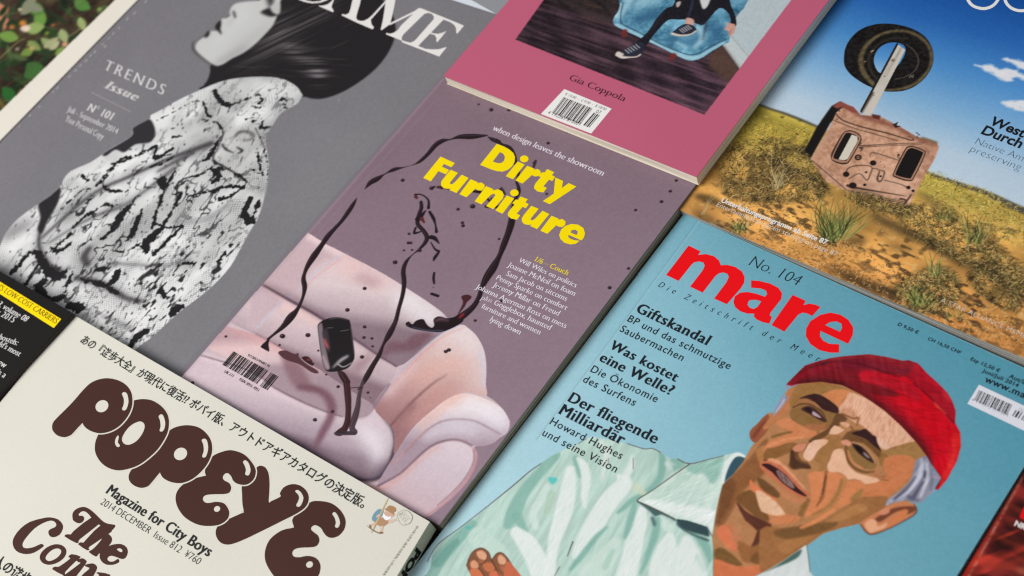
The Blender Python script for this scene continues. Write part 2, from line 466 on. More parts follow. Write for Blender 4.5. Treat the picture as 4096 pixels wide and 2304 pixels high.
v, f = prism([(-0.75, -0.5), (0.75, -0.5), (0.75, 0.75), (-0.75, 0.75)], -0.03, 0.0)
tb = mesh('table_top', v, f, m); tb['kind'] = 'structure'

def pl(pt, z): return P([pt], z)[0]
def ext(a, b2, L, z):
    A, B = pl(a, z), pl(b2, z); return A+(B-A)/np.linalg.norm(B-A)*L
def nrm(v): return v/np.linalg.norm(v)

Z_GREY, Z_MAUVE, Z_PINK, Z_POP, Z_BLUE, Z_DES, Z_BLACK, Z_RED, Z_LEAF = .008, .011, .0174, .0145, .006, .009, .0172, .0040, .0088
# mauve
z = Z_MAUVE
tl, tr, br = pl((1771, 310), z), pl((2789, 731), z), pl((1757, 2100), z)
bl = pl((676, 1562), z)
Q_MAUVE = [tl, tr, br, bl]
# pink
z = Z_PINK
bl, br = pl((1773, 304), z), pl((2786, 708), z)
Q_PINK = [ext((1773, 304), (2036, 0), .225, z), ext((2786, 708), (3316, 0), .225, z), br, bl]
# grey
z = Z_GREY
tr, br = pl((2004, 63), z), pl((722, 1522), z)
u = nrm(pl((1808, 0), z)-tr); la, lb_ = pl((556, 0), z), pl((2, 567), z)
tl = isect(la, lb_, tr, tr+u); bl = isect(la, lb_, br, br+u)
Q_GREY = [tl, tr, br, bl]
# cream
z = Z_POP
tl, tr = pl((290, 1257), z), pl((1719, 2087), z)
Q_POP = [tl, tr, ext((1719, 2087), (1588, 2304), .29, z), ext((290, 1257), (0, 1610), .29, z)]
# blue
z = Z_BLUE
tl = pl((2736, 855), z); d1 = pl((4096, 1471), z)
tr = isect(tl, d1, pl((4096, 1866), z), pl((3827, 2304), z))
bl = ext((2736, 851), (1766, 2124), .262, z); br = tr+nrm(pl((3827, 2304), z)-pl((4096, 1866), z))*.262
Q_BLUE = [tl, tr, br, bl]
# desert
z = Z_DES
bl = pl((2760, 858), z); d1 = pl((4096, 1433), z); u = nrm(d1-bl)
pr = nrm(Q_PINK[1]-Q_PINK[2]); s0 = isect(Q_PINK[2], Q_PINK[1], bl, d1)-u*.0018
Q_DES = [s0+pr*.275, s0+pr*.275+u*.205, s0+u*.205, s0]
# black
z = Z_BLACK
tr = pl((293, 1253), z); u = nrm(pl((0, 1085), z)-tr); dd = nrm(pl((0, 1581), z)-pl((216, 1347), z))
Q_BLACK = [tr+u*.2, tr, tr+dd*.25, tr+dd*.25+u*.2]
# red
z = Z_RED
a, b2 = pl((4100, 1882), z), pl((3847, 2304), z); dd = nrm(b2-a); u = np.array([-dd[1], dd[0]])
if u @ (P([(4200, 2300)], z)[0]-b2) < 0: u = -u
Q_RED = [a-dd*.02, a-dd*.02+u*.2, a+dd*.16+u*.2, a+dd*.16]
# leaf
z = Z_LEAF
a, b2 = pl((549, 0), z), pl((0, 562), z); dd = nrm(b2-a); u = np.array([-dd[1], dd[0]])
if u @ (pl((0, 0), z)-a) < 0: u = -u
Q_LEAF = [a-dd*.06+u*.19, a-dd*.06, a+dd*.19, a+dd*.19+u*.19]

GREY = (120, 116, 122); MAUVE = (133, 112, 123); PINK = (189, 93, 120); CREAM = (213, 210, 198); BLACK = (25, 24, 23)
grey = Mag('magazine', 'grey magazine showing a person in a snakeskin jacket', round_corner(Q_GREY, 2, .006), Z_GREY, 0.0, GREY, rough=.42, spec=.15)
mauve = Mag('magazine', 'mauve magazine with dark liquid splashing over a pale pink sofa', Q_MAUVE, Z_MAUVE, 0.0, MAUVE, pages=((186, 176, 152), (92, 84, 66)), rough=.5)
pink = Mag('magazine', 'thick pink magazine with a framed photo of a person in a blue armchair', Q_PINK, Z_PINK, .0112, PINK, pages=((244, 236, 220), (196, 186, 166)), edge=(214, 204, 186), rough=.55, spec=.1)
cream = Mag('magazine', 'cream magazine with fat brown bubble lettering', Q_POP, Z_POP, .0062, CREAM, pages=((205, 203, 190), (196, 194, 180)), inset=0.0, rough=.5)
blue = Mag('magazine', 'blue magazine with a painted man in a red cap', Q_BLUE, Z_BLUE, 0.0, (120, 172, 188), rough=.45)
desert = Mag('magazine', 'travel magazine with a tyre on a post in a grassy desert', Q_DES, Z_DES, 0.0, (120, 110, 90), pages=((206, 204, 198), (60, 56, 50)), rough=.4, spec=.15)
black = Mag('magazine', 'black magazine with a yellow strip and white serif text', Q_BLACK, Z_BLACK, .0090, BLACK, pages=((70, 62, 62), (44, 38, 38)), inset=0.0, rough=.5)
red = Mag('magazine', 'dark red magazine with a dotted line along its spine', Q_RED, Z_RED, 0.0, (92, 22, 22), rough=.4)
leaf = Mag('magazine', 'white bordered magazine with a photo of green leaves', Q_LEAF, Z_LEAF, 0.0, (222, 216, 204), rough=.5)
# ------------------------------------------------------------------ lettering on the covers
SER = dict(off=-.018, serif=.05, bold=.028)          # book serif
SERB = dict(off=.0, serif=.03, bold=.036, spacing=1.12)         # bold serif
def lines(mag, fr, rows, name, rgb, parent=None, **k):
    mag.tbegin(); n0 = n1 = mag.n
    for body, bl, br, *o in rows:
        kk = dict(k); kk.update(o[0] if o else {})
        a, b2 = fr(bl, br); 
        if 'H' in kk: kk['H'] = fr(kk['H'])[0]
        mag.n = n0; mag.text(body, a, b2, **kk); n1 = max(n1, mag.n)
    mag.n = n1
    return mag.tend(name, rgb, parent)

def text_mauve():
    W_ = (228, 220, 224); Y_ = (246, 219, 0)
    lines(mauve, DF, [('when design leaves the showroom', (788, 190), (1860, 637))], 'tagline', W_, **SER)
    u_ = [(392, 577), (463, 607), (388, 698), (386, 714), (404, 718), (430, 700), (500, 625), (566, 657), (448, 802), (380, 772), (395, 756), (368, 762), (325, 755), (301, 730), (300, 697), (320, 665)]
    r_ = [(585, 668), (655, 697), (645, 708), (690, 700), (721, 723), (718, 755), (690, 779), (655, 775), (632, 760), (545, 843), (477, 813)]
    sh = lambda q, dx, dy: [(a+dx, b2+dy) for a, b2 in q]
    dot_ = lambda x, y: [(x+41*math.cos(t), y+33*math.sin(t)) for t in np.linspace(0, 6.283, 25)[:-1]]
    L_ = [([(838, 327), (905, 352), (960, 382), (998, 415), (1015, 455), (1011, 498), (985, 545), (945, 578), (895, 595), (840, 590), (780, 572), (677, 530)], [(868, 406), (900, 421), (917, 450), (911, 485), (890, 509), (857, 515), (826, 508), (800, 497)]), dot_(1103, 472), [(1040, 497), (1108, 527), (995, 669), (925, 639)],
        [(1133, 538), (1200, 567), (1190, 578), (1232, 570), (1260, 589), (1263, 615), (1240, 639), (1205, 642), (1178, 628), (1086, 711), (1018, 680)], [(1325, 570), (1392, 600), (1370, 630), (1402, 645), (1375, 686), (1343, 673), (1288, 738), (1322, 752), (1287, 797), (1230, 786), (1200, 760), (1200, 735), (1216, 703), (1262, 650), (1243, 637), (1276, 602), (1302, 603)],
        [(1404, 652), (1478, 685), (1466, 755), (1533, 706), (1607, 740), (1350, 910), (1283, 880), (1388, 808)], [(295, 450), (432, 512), (400, 553), (328, 520), (308, 548), (378, 580), (347, 622), (274, 590), (200, 690), (128, 655)], u_, r_,
        [(735, 735), (805, 765), (795, 777), (850, 766), (890, 785), (906, 820), (896, 855), (805, 958), (735, 928), (820, 832), (823, 814), (806, 808), (780, 820), (690, 912), (625, 882)], dot_(1008, 800), [(935, 825), (1006, 855), (893, 1002), (825, 970)],
        [(1068, 835), (1138, 862), (1114, 893), (1147, 908), (1120, 948), (1087, 936), (1030, 1002), (1064, 1016), (1035, 1060), (975, 1048), (945, 1020), (945, 996), (965, 965), (1010, 914), (988, 900), (1020, 865), (1045, 868)], sh(u_, 780, 348), sh(r_, 782, 353),
        ([(1460, 1155), (1500, 1120), (1560, 1100), (1625, 1108), (1675, 1140), (1691, 1190), (1680, 1232), (1655, 1260), (1532, 1206), (1528, 1226), (1547, 1244), (1590, 1258), (1639, 1263), (1600, 1293), (1550, 1299), (1490, 1282), (1452, 1245), (1441, 1205)], [(1560, 1163), (1595, 1155), (1620, 1172), (1618, 1195), (1608, 1208), (1552, 1184)])]
    mauve.poly('masthead', [tuple(DF(*r) for r in q) if isinstance(q, tuple) else DF(*q) for q in L_], Y_)
    lines(mauve, WW, [('1/6 – Couch', (1070, 245), (1580, 470))], 'issue_title', Y_, **SER)
    lines(mauve, WW, [('Will Wiles on politics', (815, 257), (1708, 660)), ('Joanne McNeil on foam', (650, 330), (1690, 790)),
        ('Sam Jacob on sitcoms', (625, 465), (1560, 867)), ('Penny Sparke on comfort', (470, 525), (1562, 1010)), ('Jeremy Millar on Freud', (422, 640), (1442, 1097)),
        ('Johanna Agerman Ross on mess', (158, 668), (1550, 1287)), ('plus', (237, 838), (400, 893), dict(shear=.22, off=-.03)), ('Gogglebox, haunted', (437, 915), (1312, 1317)),
        ('furniture and women', (240, 967), (1152, 1387)), ('lying down', (372, 1172), (845, 1388))], 'contents_text', W_, **SER)
    lines(mauve, BC, [('9772055705001 01', (1240, 258), (1590, 440)), ('UK £11', (865, 520), (1008, 600)), ('ISSN 2055-7051', (1105, 645), (1415, 830))], 'barcode_digits', (60, 48, 54), **SER)
    A = lambda *p: BC(*p)
    c1 = [1,1,3,1,2,1,1,2,1,3,1,1,3,2,1,1,2,2,3,1,1,2,1,1,1,2,1,3,1,1,2,3,1,1,3,1,2,1,2,2,3,1,1,1,2,1,3,1,1,2,1,2,1,1,1]
    bc = barcode(mauve, 'barcode', *A((1022, 182), (1578, 492), (840, 398)), c1, (34, 28, 30))
    barcode(mauve, 'barcode_addon', *A((1625, 522), (1745, 588), (1443, 742)), [1,2,1,2,3,1,1,1,2,1,1,2,2], (34, 28, 30), bc)
def text_pink():
    lines(pink, T(2, 0), [('Gia Coppola', (425, 600), (846, 768), dict(H=(455, 560)))], 'cover_line', (62, 34, 44), **SER)
    lb = pink.poly('barcode_label', [T(2, 0)((395, 672), (752, 820), (597, 1008), (218, 860))], (236, 233, 230))
    c1 = [1,1,2,1,1,2,2,1,1,2,3,1,2,1,1,2,1,1,2,2,3,1,1,1,2,1,2,2,1,1,3,1,1,2,2,1,1,1,3,1,1,1,1]
    barcode(pink, 'barcode', *T(2, 0)((392, 732), (608, 818), (300, 852)), c1, (40, 36, 36), lb)
    barcode(pink, 'barcode', *T(2, 0)((618, 850), (664, 868), (536, 945)), [2,1,1,1,2,1,1], (40, 36, 36), lb)
    lines(pink, T(2, 0), [('€ 10.00  -  £ 9.00  -  $ 18.00', (396, 716), (706, 834)), ('4 192269 810001', (266, 856), (506, 948)), ('07', (628, 848), (662, 862))], 'barcode_digits', (70, 64, 64), lb)
def text_blue():
    K = (30, 34, 40)
    lines(blue, MA, [('No. 104', (978, 347), (1468, 556), dict(H=(1052, 258)))], 'issue_number', K, off=-.022, bold=.012, serif=.02)
    lines(blue, MA, [('Die Zeitschrift der Meere', (75, 562), (1752, 1352), dict(H=(122, 517)))], 'subtitle', K, off=-.012, spacing=2.1, serif=.01, bold=.015)
    lines(blue, GI, [('Giftskandal', (822, 128), (1385, 396)), ('Was kostet', (612, 412), (1138, 682)), ('eine Welle?', (535, 512), (1098, 786)),
        ('Der fliegende', (290, 830), (980, 1167)), ('Milliardär', (215, 925), (718, 1176))], 'headline', K, **SERB)
    lines(blue, GI, [('BP und das schmutzige', (757, 203), (1556, 583)), ('Saubermachen', (698, 282), (1187, 517)), ('Die Ökonomie', (468, 598), (985, 842)),
        ('des Surfens', (408, 677), (812, 870)), ('Howard Hughes', (150, 1008), (707, 1287)), ('und seine Vision', (90, 1097), (666, 1392))], 'subheadline', K, off=.006, spacing=1.12)
    lines(blue, PR, [('D 9,50 €', (258, 118), (492, 222)), ('CH 16,50 CHF', (606, 285), (985, 453)), ('Esp 12,50 €', (1102, 522), (1436, 666)),
        ('Juni/Juli 2014', (1238, 658), (1652, 838)), ('Aut/Lux 10,00 €', (1545, 722), (2110, 975)), ('www.mare.de', (1262, 768), (2010, 1085))], 'price_text', K, off=.022, spacing=1.1)
    lb = blue.poly('barcode_label', [PR((1205, 808), (2000, 1178), (1870, 1408), (1070, 1028))], (222, 222, 232))
    c1 = [1,1,1,1,2,1,1,2,2,1,1,2,3,1,2,1,1,2,1,1,1,2,3,1,1,1,2,1,2,2,1,1,3,1,1,2,2,1,1,1,3,1,1,1,1]
    barcode(blue, 'barcode', *PR((1208, 870), (1592, 1040), (1148, 988)), c1, (52, 50, 56), lb)
    barcode(blue, 'barcode', *PR((1632, 1100), (1850, 1196), (1588, 1168)), [1,1,2,1,1,2,1,1,1,2,1,1,2], (70, 68, 74), lb)
    lines(blue, PR, [('4 194313 509504', (1112, 992), (1535, 1180)), ('00104', (1658, 1108), (1830, 1185))], 'barcode_digits', (88, 86, 92), lb, off=-.02)
def text_cream():
    D = (38, 40, 40)
    a, b2 = PO((305, 147))[0], PE((1158, 934))[0]
    cream.tbegin(); cream.text('あの『遊歩大全』が現代に復活!? ポパイ版、アウトドアギアカタログの決定版。', a, b2, off=.012); cream.tend('cover_line', D)
    lines(cream, TH, [('Magazine for City Boys', (1232, 442), (2436, 1194))], 'tagline', D, bold=.032, spacing=1.06)
    lines(cream, TH, [('2014 DECEMBER  Issue 812  ¥760', (1168, 572), (2316, 1287))], 'issue_text', D, off=-.016)
    lines(cream, PE, [('2014年12月号 (毎月10日発売) 11月10日発売', (1570, 1066), (1308, 1440))], 'date_text', (110, 106, 100))
    lines(cream, TH, [('人の遊歩大全', (-90, 1275), (520, 1660))], 'cover_line', D, off=.02)
def text_black():
    W_ = (226, 224, 220)
    st = black.poly('yellow_strip', [BK((-320, -22), (633, 559), (557, 652), (-400, 46))], (250, 216, 4))
    lines(black, BK, [("REGION'S LOW-COST CARRIERS", (-208, 137), (573, 610))], 'strip_text', (52, 44, 22), st, **SER)
    lines(black, BK, [('issue 3, volume 08', (-165, 345), (262, 588), dict(shear=.2)), ('January 2015', (-215, 412), (130, 598), dict(spacing=1.1)), ('of the best hostels:', (-310, 660), (172, 832)),
        ("for the world's most", (-290, 690), (195, 948)), ('in a new', (-160, 950), (42, 1068)), ('what is a', (-180, 1050), (40, 1170))], 'contents_text', W_, **SER)
def text_grey():
    W_ = (206, 203, 203)
    lines(grey, T(0, 0), [('TRENDS', (778, 521), (1228, 718), dict(H=(812, 450), spacing=1.35)), ('Issue', (783, 661), (1022, 762), dict(H=(838, 612), bold=.07, spacing=1.2)),
        ('N° 101', (650, 830), (838, 908), dict(H=(684, 778), bold=.05)), ('Juli - September 2014', (505, 838), (880, 1012), dict(H=(526, 800))), ('Your Personal Copy', (487, 912), (772, 1054), dict(H=(510, 870)))], 'issue_text', W_, **SER)
    grey.poly('rule', [T(0, 0)((690, 692), (992, 842), (989, 848), (687, 698))], (150, 146, 146))

# ------------------------------------------------------------------ pictures printed on the covers
def inq(q, d):
    v, f = prism(q, 0, 1, d); return [np.array(p[:2]) for p in v[:len(v)//2]]
def clipq(q, m=220):
    """cover outline limited to what lies near the photo's frame (plan coordinates)"""
    return [np.asarray(p) for p in q]
def wpts(fr, pts):
    """(x, y, width) in a zoom frame -> photo points and widths"""
    p = fr(*[(a, b2) for a, b2, _ in pts]); k = fr((1, 0))[0][0]-fr((0, 0))[0][0]
    return p, [c*k for _, _, c in pts]
class Pen:
    """shorthand for painting on a canvas in one zoom frame"""
    def __init__(s, c, fr): s.c = c; s.fr = fr
    def f(s, pts, col, sm=5, **k): return s.c.fill(s.fr(*pts), col, sm=sm, **k)
    def l(s, pts, col, **k):
        p, w_ = wpts(s.fr, pts); return s.c.stroke(p, w_, col, **k)
    def m(s, pts, sm=5, blur=0): return s.c.mask(s.fr(*pts), sm, blur)
    def dot(s, x, y, r, col, **k):
        a = np.linspace(0, 2*math.pi, 14)[:-1]
        return s.c.fill(s.fr(*[(x+r*1.05*math.cos(t), y+r*.85*math.sin(t)) for t in a]), col, **k)

def art_mauve():
    c = Canvas(mauve, inq(Q_MAUVE, .0003), .00032, bg=MAUVE)
    A0, B, C, A2 = Pen(c, T(1, 0)), Pen(c, T(1, 1)), Pen(c, T(1, 2)), Pen(c, T(0, 1)); D_ = Pen(c, DF); Q = Pen(c, BC); R2 = Pen(c, T(2, 1)); R1 = Pen(c, T(2, 0))
    t = c.coord((2000, 500), (1900, 1900))[..., None]
    c.img = np.array([127, 106, 117.])*(1-np.clip(t, 0, 1))+np.array([143, 122, 135.])*np.clip(t, 0, 1)
    tt = T(1, 1); uu = lambda *p: [(1024+a*.53002, 768+b2*.53002) for a, b2 in p]
    cc = lambda a, b2: (a, b2+1449)           # T(1,2) point in T(1,1) coordinates
    # the sofa's outline
    sofa = B.m([(340, 280), (375, 297), (520, 388), (650, 455), (800, 530), (1000, 640), (1200, 765), (1300, 830), (1400, 905), (1480, 985), (1560, 1005), (1620, 1040), (1680, 1110), (1722, 1210), (1736, 1320), (1734, 1449), cc(1735, 80), cc(1790, 120), cc(1850, 175), cc(1900, 250), cc(1916, 300), cc(1895, 368), cc(1840, 405), cc(1790, 445), cc(1720, 465), cc(1650, 475), cc(1670, 530), cc(1660, 600), cc(1610, 710), cc(1520, 820), cc(1400, 925), cc(1250, 1020), cc(900, 1100), cc(-700, 100), (-600, 1000), (0, 640)], sm=4)
    c.paint(sofa, (208, 184, 190))
    c.lab[sofa > .5] = 1
    n = c.fbm(260, 3, 3)
    # upper back
    up = B.m([(330, 270), (375, 297), (650, 455), (1000, 640), (1400, 905), (1480, 985), (1250, 1190), (1060, 1320), (900, 1220), (740, 1110), (520, 975), (240, 815), (0, 680), (-40, 640)], sm=3)*sofa
    c.ramp(up, uu((700, 500))[0], uu((500, 960))[0], [(0, (225, 192, 194)), (.45, (221, 200, 203)), (.8, (196, 174, 181)), (1.0, (150, 126, 137))])
    B.f([(360, 300), (640, 455), (460, 560), (330, 720), (240, 800), (20, 670)], (205, 176, 182), blur=14, within=up)
    B.l([(400, 330, 60), (660, 480, 50)], (234, 205, 206), blur=10, within=up)
    B.l([(700, 560, 150), (950, 700, 120)], (232, 194, 192), blur=22, within=up, alpha=.7)
    B.l([(1100, 800, 130), (1300, 930, 160), (1380, 980, 60)], (232, 222, 226), blur=24, within=up, alpha=.9)
    B.l([(780, 640, 60), (900, 690, 80)], (186, 146, 152), blur=16, within=up, alpha=.6)
    B.l([(660, 470, 9), (540, 540, 9), (430, 625, 10), (330, 745, 10), (235, 812, 8)], (188, 190, 214), blur=4)
    B.l([(690, 470, 10), (560, 560, 16), (440, 650, 16), (350, 745, 16), (250, 815, 10)], (224, 170, 168), blur=5, alpha=.7)
    # lower back
    lo = B.m([(0, 690), (240, 822), (520, 985), (740, 1118), (900, 1228), (1060, 1330), (1000, 1449), cc(880, 170), cc(700, 60), (480, 1340), (170, 1170), (0, 1075), (-300, 900)], sm=3)*sofa
    c.ramp(lo, uu((330, 900))[0], uu((150, 1180))[0], [(0, (226, 192, 192)), (.3, (216, 192, 196)), (.8, (192, 168, 176)), (1, (150, 122, 132))])
    B.l([(120, 780, 60), (300, 880, 60), (480, 980, 40)], (236, 200, 198), blur=10, within=lo)
    B.f([(0, 720), (200, 830), (110, 900), (0, 1020), (-60, 1000)], (206, 178, 186), blur=8, within=lo)
    B.l([(215, 822, 9), (120, 905, 10), (0, 1035, 8)], (196, 198, 220), blur=4, within=sofa)
    # creases
    B.l([(-30, 680, 8), (40, 695, 14), (240, 808, 18), (420, 905, 18), (520, 970, 15), (740, 1108, 12), (900, 1218, 10), (1060, 1318, 6)], (92, 66, 78), blur=3, sm=3)
    B.l([(-30, 660, 30), (240, 785, 50), (500, 940, 50), (740, 1090, 40), (980, 1250, 24)], (140, 112, 124), blur=12, alpha=.6)
    # shadows the liquid throws on the sofa (part of the printed picture)
    B.f([(1180, 1085), (1260, 1058), (1330, 1062), (1290, 1120), (1210, 1190), (1110, 1205), (1010, 1215), (950, 1250), (960, 1180), (1030, 1120), (1110, 1140)], (138, 100, 112), blur=9, alpha=.95)
    B.l([(860, 1240, 60), (760, 1330, 70)], (160, 122, 132), blur=14, alpha=.7)
    # seat top
    st = B.m([(-700, 900), (0, 1078), (170, 1172), (480, 1345), (700, 1449+40), cc(900, 175), cc(840, 245), cc(650, 250), cc(340, 130), cc(140, 25), (-60, 1330), (-700, 1000)], sm=3)*sofa
    c.ramp(st, uu((0, 1090))[0], uu((-60, 1330))[0], [(0, (198, 160, 166)), (.35, (226, 190, 190)), (.8, (214, 186, 190)), (1, (176, 150, 160))])
    B.l([(-500, 860, 50), (0, 1100, 50), (200, 1200, 40), (480, 1360, 30)], (222, 166, 166), blur=10, within=st, alpha=.8)
    B.f([(190, 1225), (330, 1300), (420, 1449), cc(480, 60), cc(340, 40), (260, 1430)], (152, 112, 122), blur=8, alpha=.85)
    B.l([(0, 1070, 8), (170, 1165, 8), (480, 1335, 6)], (150, 112, 120), blur=3, within=sofa, alpha=.8)
    # seat front roll
    ft = C.m([(-800, -250), (-560, -290), (-60, -120), (140, 30), (340, 132), (520, 207), (650, 250), (760, 262), (850, 235), (905, 182), (960, 240), (1020, 320), (1047, 400), (1040, 490), (1000, 600), (955, 685), (880, 722), (760, 724), (600, 650), (300, 460), (0, 300), (-800, -120)], sm=4)*sofa
    pp = lambda a, b2: (1024+a*.53002, 1536+b2*.53002)
    c.ramp(ft, pp(420, 150), pp(280, 440), [(0, (212, 190, 198)), (.35, (196, 176, 186)), (.75, (172, 150, 162)), (1, (122, 98, 112))])  # dark end: printed shading plus the cream magazine's cast shadow painted in
    C.l([(-500, -230, 24), (-60, -80, 24), (140, 60, 24), (340, 160, 24), (560, 240, 22)], (228, 208, 214), blur=7, within=ft, alpha=.6)
    C.l([(-600, -270, 7), (-60, -105, 7), (140, 28, 8), (340, 131, 8), (520, 207, 7), (650, 247, 5)], (122, 92, 104), blur=2.5, within=sofa)
    C.l([(760, 330, 80), (880, 420, 130), (930, 520, 110), (880, 620, 70)], (236, 226, 232), blur=26, within=ft, alpha=.9)
    C.l([(520, 430, 120), (760, 580, 130)], (200, 180, 190), blur=26, within=ft, alpha=.5)
    C.l([(960, 250, 8), (1030, 340, 14), (1052, 440, 20), (1030, 540, 20), (990, 640, 22), (930, 705, 22), (850, 728, 18), (740, 722, 12)], (64, 46, 58), blur=5, within=sofa)
    C.l([(1015, 600, 30), (960, 680, 40), (860, 716, 30)], (120, 110, 136), blur=10, within=ft, alpha=.6)
    C.l([(660, 250, 5), (800, 262, 6), (860, 225, 5), (880, 180, 4)], (176, 146, 154), blur=3, within=ft)
    C.l([(330, 20, 40), (470, 45, 46), (550, 110, 56), (575, 190, 60), (555, 270, 58), (510, 350, 58), (470, 430, 46), (450, 470, 20)], (134, 92, 106), blur=7, alpha=.9, within=sofa)
    # arm, inner face
    arm = B.m([(1545, 1005), (1600, 1028), (1670, 1095), (1722, 1200), (1738, 1320), (1734, 1449), cc(1735, 90), cc(1600, 60), cc(1450, 110), cc(1300, 230), cc(1180, 340), cc(1050, 530), cc(1045, 400), cc(1020, 320), cc(890, 175), (1000, 1449), (1130, 1320), (1250, 1190), (1400, 1070)], sm=4)
    c.ramp(arm, uu((1640, 1080))[0], uu(cc(1100, 330))[0], [(0, (228, 206, 206)), (.3, (224, 190, 186)), (.6, (208, 162, 158)), (1, (172, 124, 127))])
    B.l([(1180, 1300, 90), (1080, 1400, 90), (990, 1520, 70)], (222, 190, 192), blur=18, within=arm)
    B.l([(1240, 1400, 90), (1400, 1310, 80), (1560, 1300, 90)], (236, 176, 162), blur=26, within=arm, alpha=.65)
    B.l([(1700, 1200, 40), (1725, 1330, 40), (1720, 1449, 40)], (206, 206, 226), blur=12, within=arm, alpha=.8)
    B.l([(1400, 1060, 60), (1560, 1060, 120), (1640, 1180, 90)], (232, 214, 216), blur=22, within=arm, alpha=.8)
    C.l([(1480, 20, 120), (1350, 110, 130), (1200, 280, 120)], (206, 146, 140), blur=26, within=arm, alpha=.6)
    C.l([(1440, -70, 4), (1330, 0, 8), (1180, 135, 11), (1010, 322, 12)], (104, 66, 72), blur=4, within=arm, alpha=.85)
    C.l([(1010, 0, 10), (890, 172, 10)], (92, 62, 74), blur=3)
    C.l([(1180, 160, 60), (1060, 300, 50), (1060, 420, 40)], (166, 116, 116), blur=12, within=arm, alpha=.8)
    B.l([(1545, 1002, 8), (1400, 1072, 9), (1250, 1192, 10), (1130, 1322, 10), (1000, 1470, 10), (890, 1620, 9)], (180, 178, 206), blur=4)
    B.l([(1575, 1020, 6), (1415, 1090, 7), (1265, 1210, 7), (1150, 1330, 7), (1025, 1470, 7)], (228, 140, 126), blur=4, alpha=.7)
    # arm front: scroll and panel
    sc = C.m([(915, 770), (1050, 530), (1180, 335), (1330, 200), (1450, 110), (1560, 72), (1660, 86), (1760, 125), (1850, 180), (1900, 250), (1914, 305), (1890, 368), (1840, 403), (1790, 442), (1700, 466), (1620, 462), (1560, 430), (1480, 418), (1380, 440), (1290, 490), (1180, 590), (1080, 680)], sm=4)
    c.ramp(sc, pp(1500, 90), pp(1420, 460), [(0, (236, 200, 192)), (.25, (228, 214, 218)), (.6, (206, 190, 202)), (1, (176, 152, 166))])
    C.l([(1250, 310, 60), (1400, 180, 60), (1520, 110, 40)], (240, 178, 160), blur=16, within=sc, alpha=.7)
    C.l([(1600, 130, 80), (1760, 200, 90), (1860, 290, 70)], (234, 226, 232), blur=18, within=sc)
    C.l([(1120, 520, 8), (1260, 375, 8), (1380, 292, 8), (1500, 266, 7), (1640, 277, 7), (1740, 322, 7), (1845, 380, 6)], (150, 116, 130), blur=3, within=sc)
    C.l([(1290, 400, 50), (1460, 330, 60), (1640, 350, 70)], (214, 200, 212), blur=14, within=sc, alpha=.8)
    C.l([(1040, 600, 7), (1190, 440, 6), (1290, 340, 5)], (222, 150, 140), blur=3, within=sc)
    pn = C.m([(760, 730), (925, 772), (1080, 690), (1200, 582), (1300, 497), (1400, 447), (1500, 430), (1580, 452), (1630, 492), (1645, 560), (1605, 680), (1520, 800), (1400, 910), (1250, 1015), (1100, 940)], sm=3)*sofa
    c.ramp(pn, pp(1500, 440), pp(1150, 960), [(0, (216, 198, 206)), (.4, (210, 190, 200)), (1, (206, 176, 184))])
    C.l([(800, 735, 30), (930, 790, 26), (1080, 710, 22), (1200, 605, 20), (1300, 520, 18), (1400, 468, 14)], (226, 160, 150), blur=8, within=pn, alpha=.8)
    C.l([(1640, 485, 8), (1662, 540, 12), (1648, 620, 14), (1590, 720, 13), (1500, 825, 12), (1380, 930, 11), (1265, 1010, 10)], (196, 132, 140), blur=3)
    C.l([(1642, 500, 5), (1640, 590, 6), (1580, 705, 6), (1490, 810, 6), (1370, 915, 5)], (120, 76, 88), blur=2, alpha=.7)
    C.l([(915, 772, 7), (1080, 682, 8), (1180, 592, 8), (1290, 492, 9), (1380, 442, 9), (1480, 420, 8), (1560, 432, 7), (1630, 468, 6)], (112, 76, 88), blur=3)
    gr = (c.noise(7, 11)-.5)*6+(c.fbm(120, 5, 3)-.5)*5
    c.img += gr[..., None]*sofa[..., None]
    c.img += ((c.noise(9, 12)-.5)*5+(c.fbm(300, 9, 3)-.5)*8)[..., None]*(1-sofa)[..., None]
    # left edge worn along the spine
    c.img = np.where((sofa > .01)[..., None], c.img*(1-sofa[..., None])+((c.img.mean(-1, keepdims=True)-190)*1.14+185+(c.img-c.img.mean(-1, keepdims=True))*.88)*sofa[..., None], c.img)
    # ---- dark liquid
    K = (33, 22, 27)
    def drip(pen, pts, col=K, hi=(112, 44, 44), lab=4, hl=True, blur=0):
        p, w_ = wpts(pen.fr, pts); c.stroke(p, w_, col, lab=lab, blur=blur)
        if hl:
            q = [(x+w2*.12, y-w2*.1) for (x, y), w2 in zip(p, w_)]
            c.stroke(q, [max(w2*.16, .6) for w2 in w_], hi, alpha=.12, blur=1.5)
            q = [(x-w2*.2, y-w2*.12) for (x, y), w2 in zip(p, w_)]
            c.stroke(q, [max(w2*.06, .4) for w2 in w_], (206, 186, 194), alpha=.28, blur=0.8)
    drip(B, [(760, 45, 5), (735, 90, 32), (700, 145, 40), (650, 215, 34), (600, 270, 34), (545, 330, 46), (500, 395, 44), (440, 480, 58), (395, 550, 44), (368, 610, 30), (358, 660, 36), (368, 720, 38), (352, 800, 24), (312, 885, 34), (262, 945, 66), (205, 1015, 44), (140, 1070, 24), (92, 1110, 22)], lab=2)
    c.fill(B.fr((95, 1095), (80, 1120), (35, 1165), (60, 1185), (100, 1203), (95, 1150), (104, 1110)), K, sm=4, lab=2)
    drip(A0, [(820, 1428, 4), (865, 1378, 44), (915, 1350, 48), (975, 1312, 10), (1040, 1280, 36), (1120, 1262, 8), (1190, 1242, 8), (1240, 1215, 30), (1300, 1160, 36), (1350, 1100, 44), (1400, 1066, 44), (1465, 1052, 12), (1540, 1032, 40), (1640, 1030, 48), (1745, 1022, 12)], hi=(150, 60, 56))
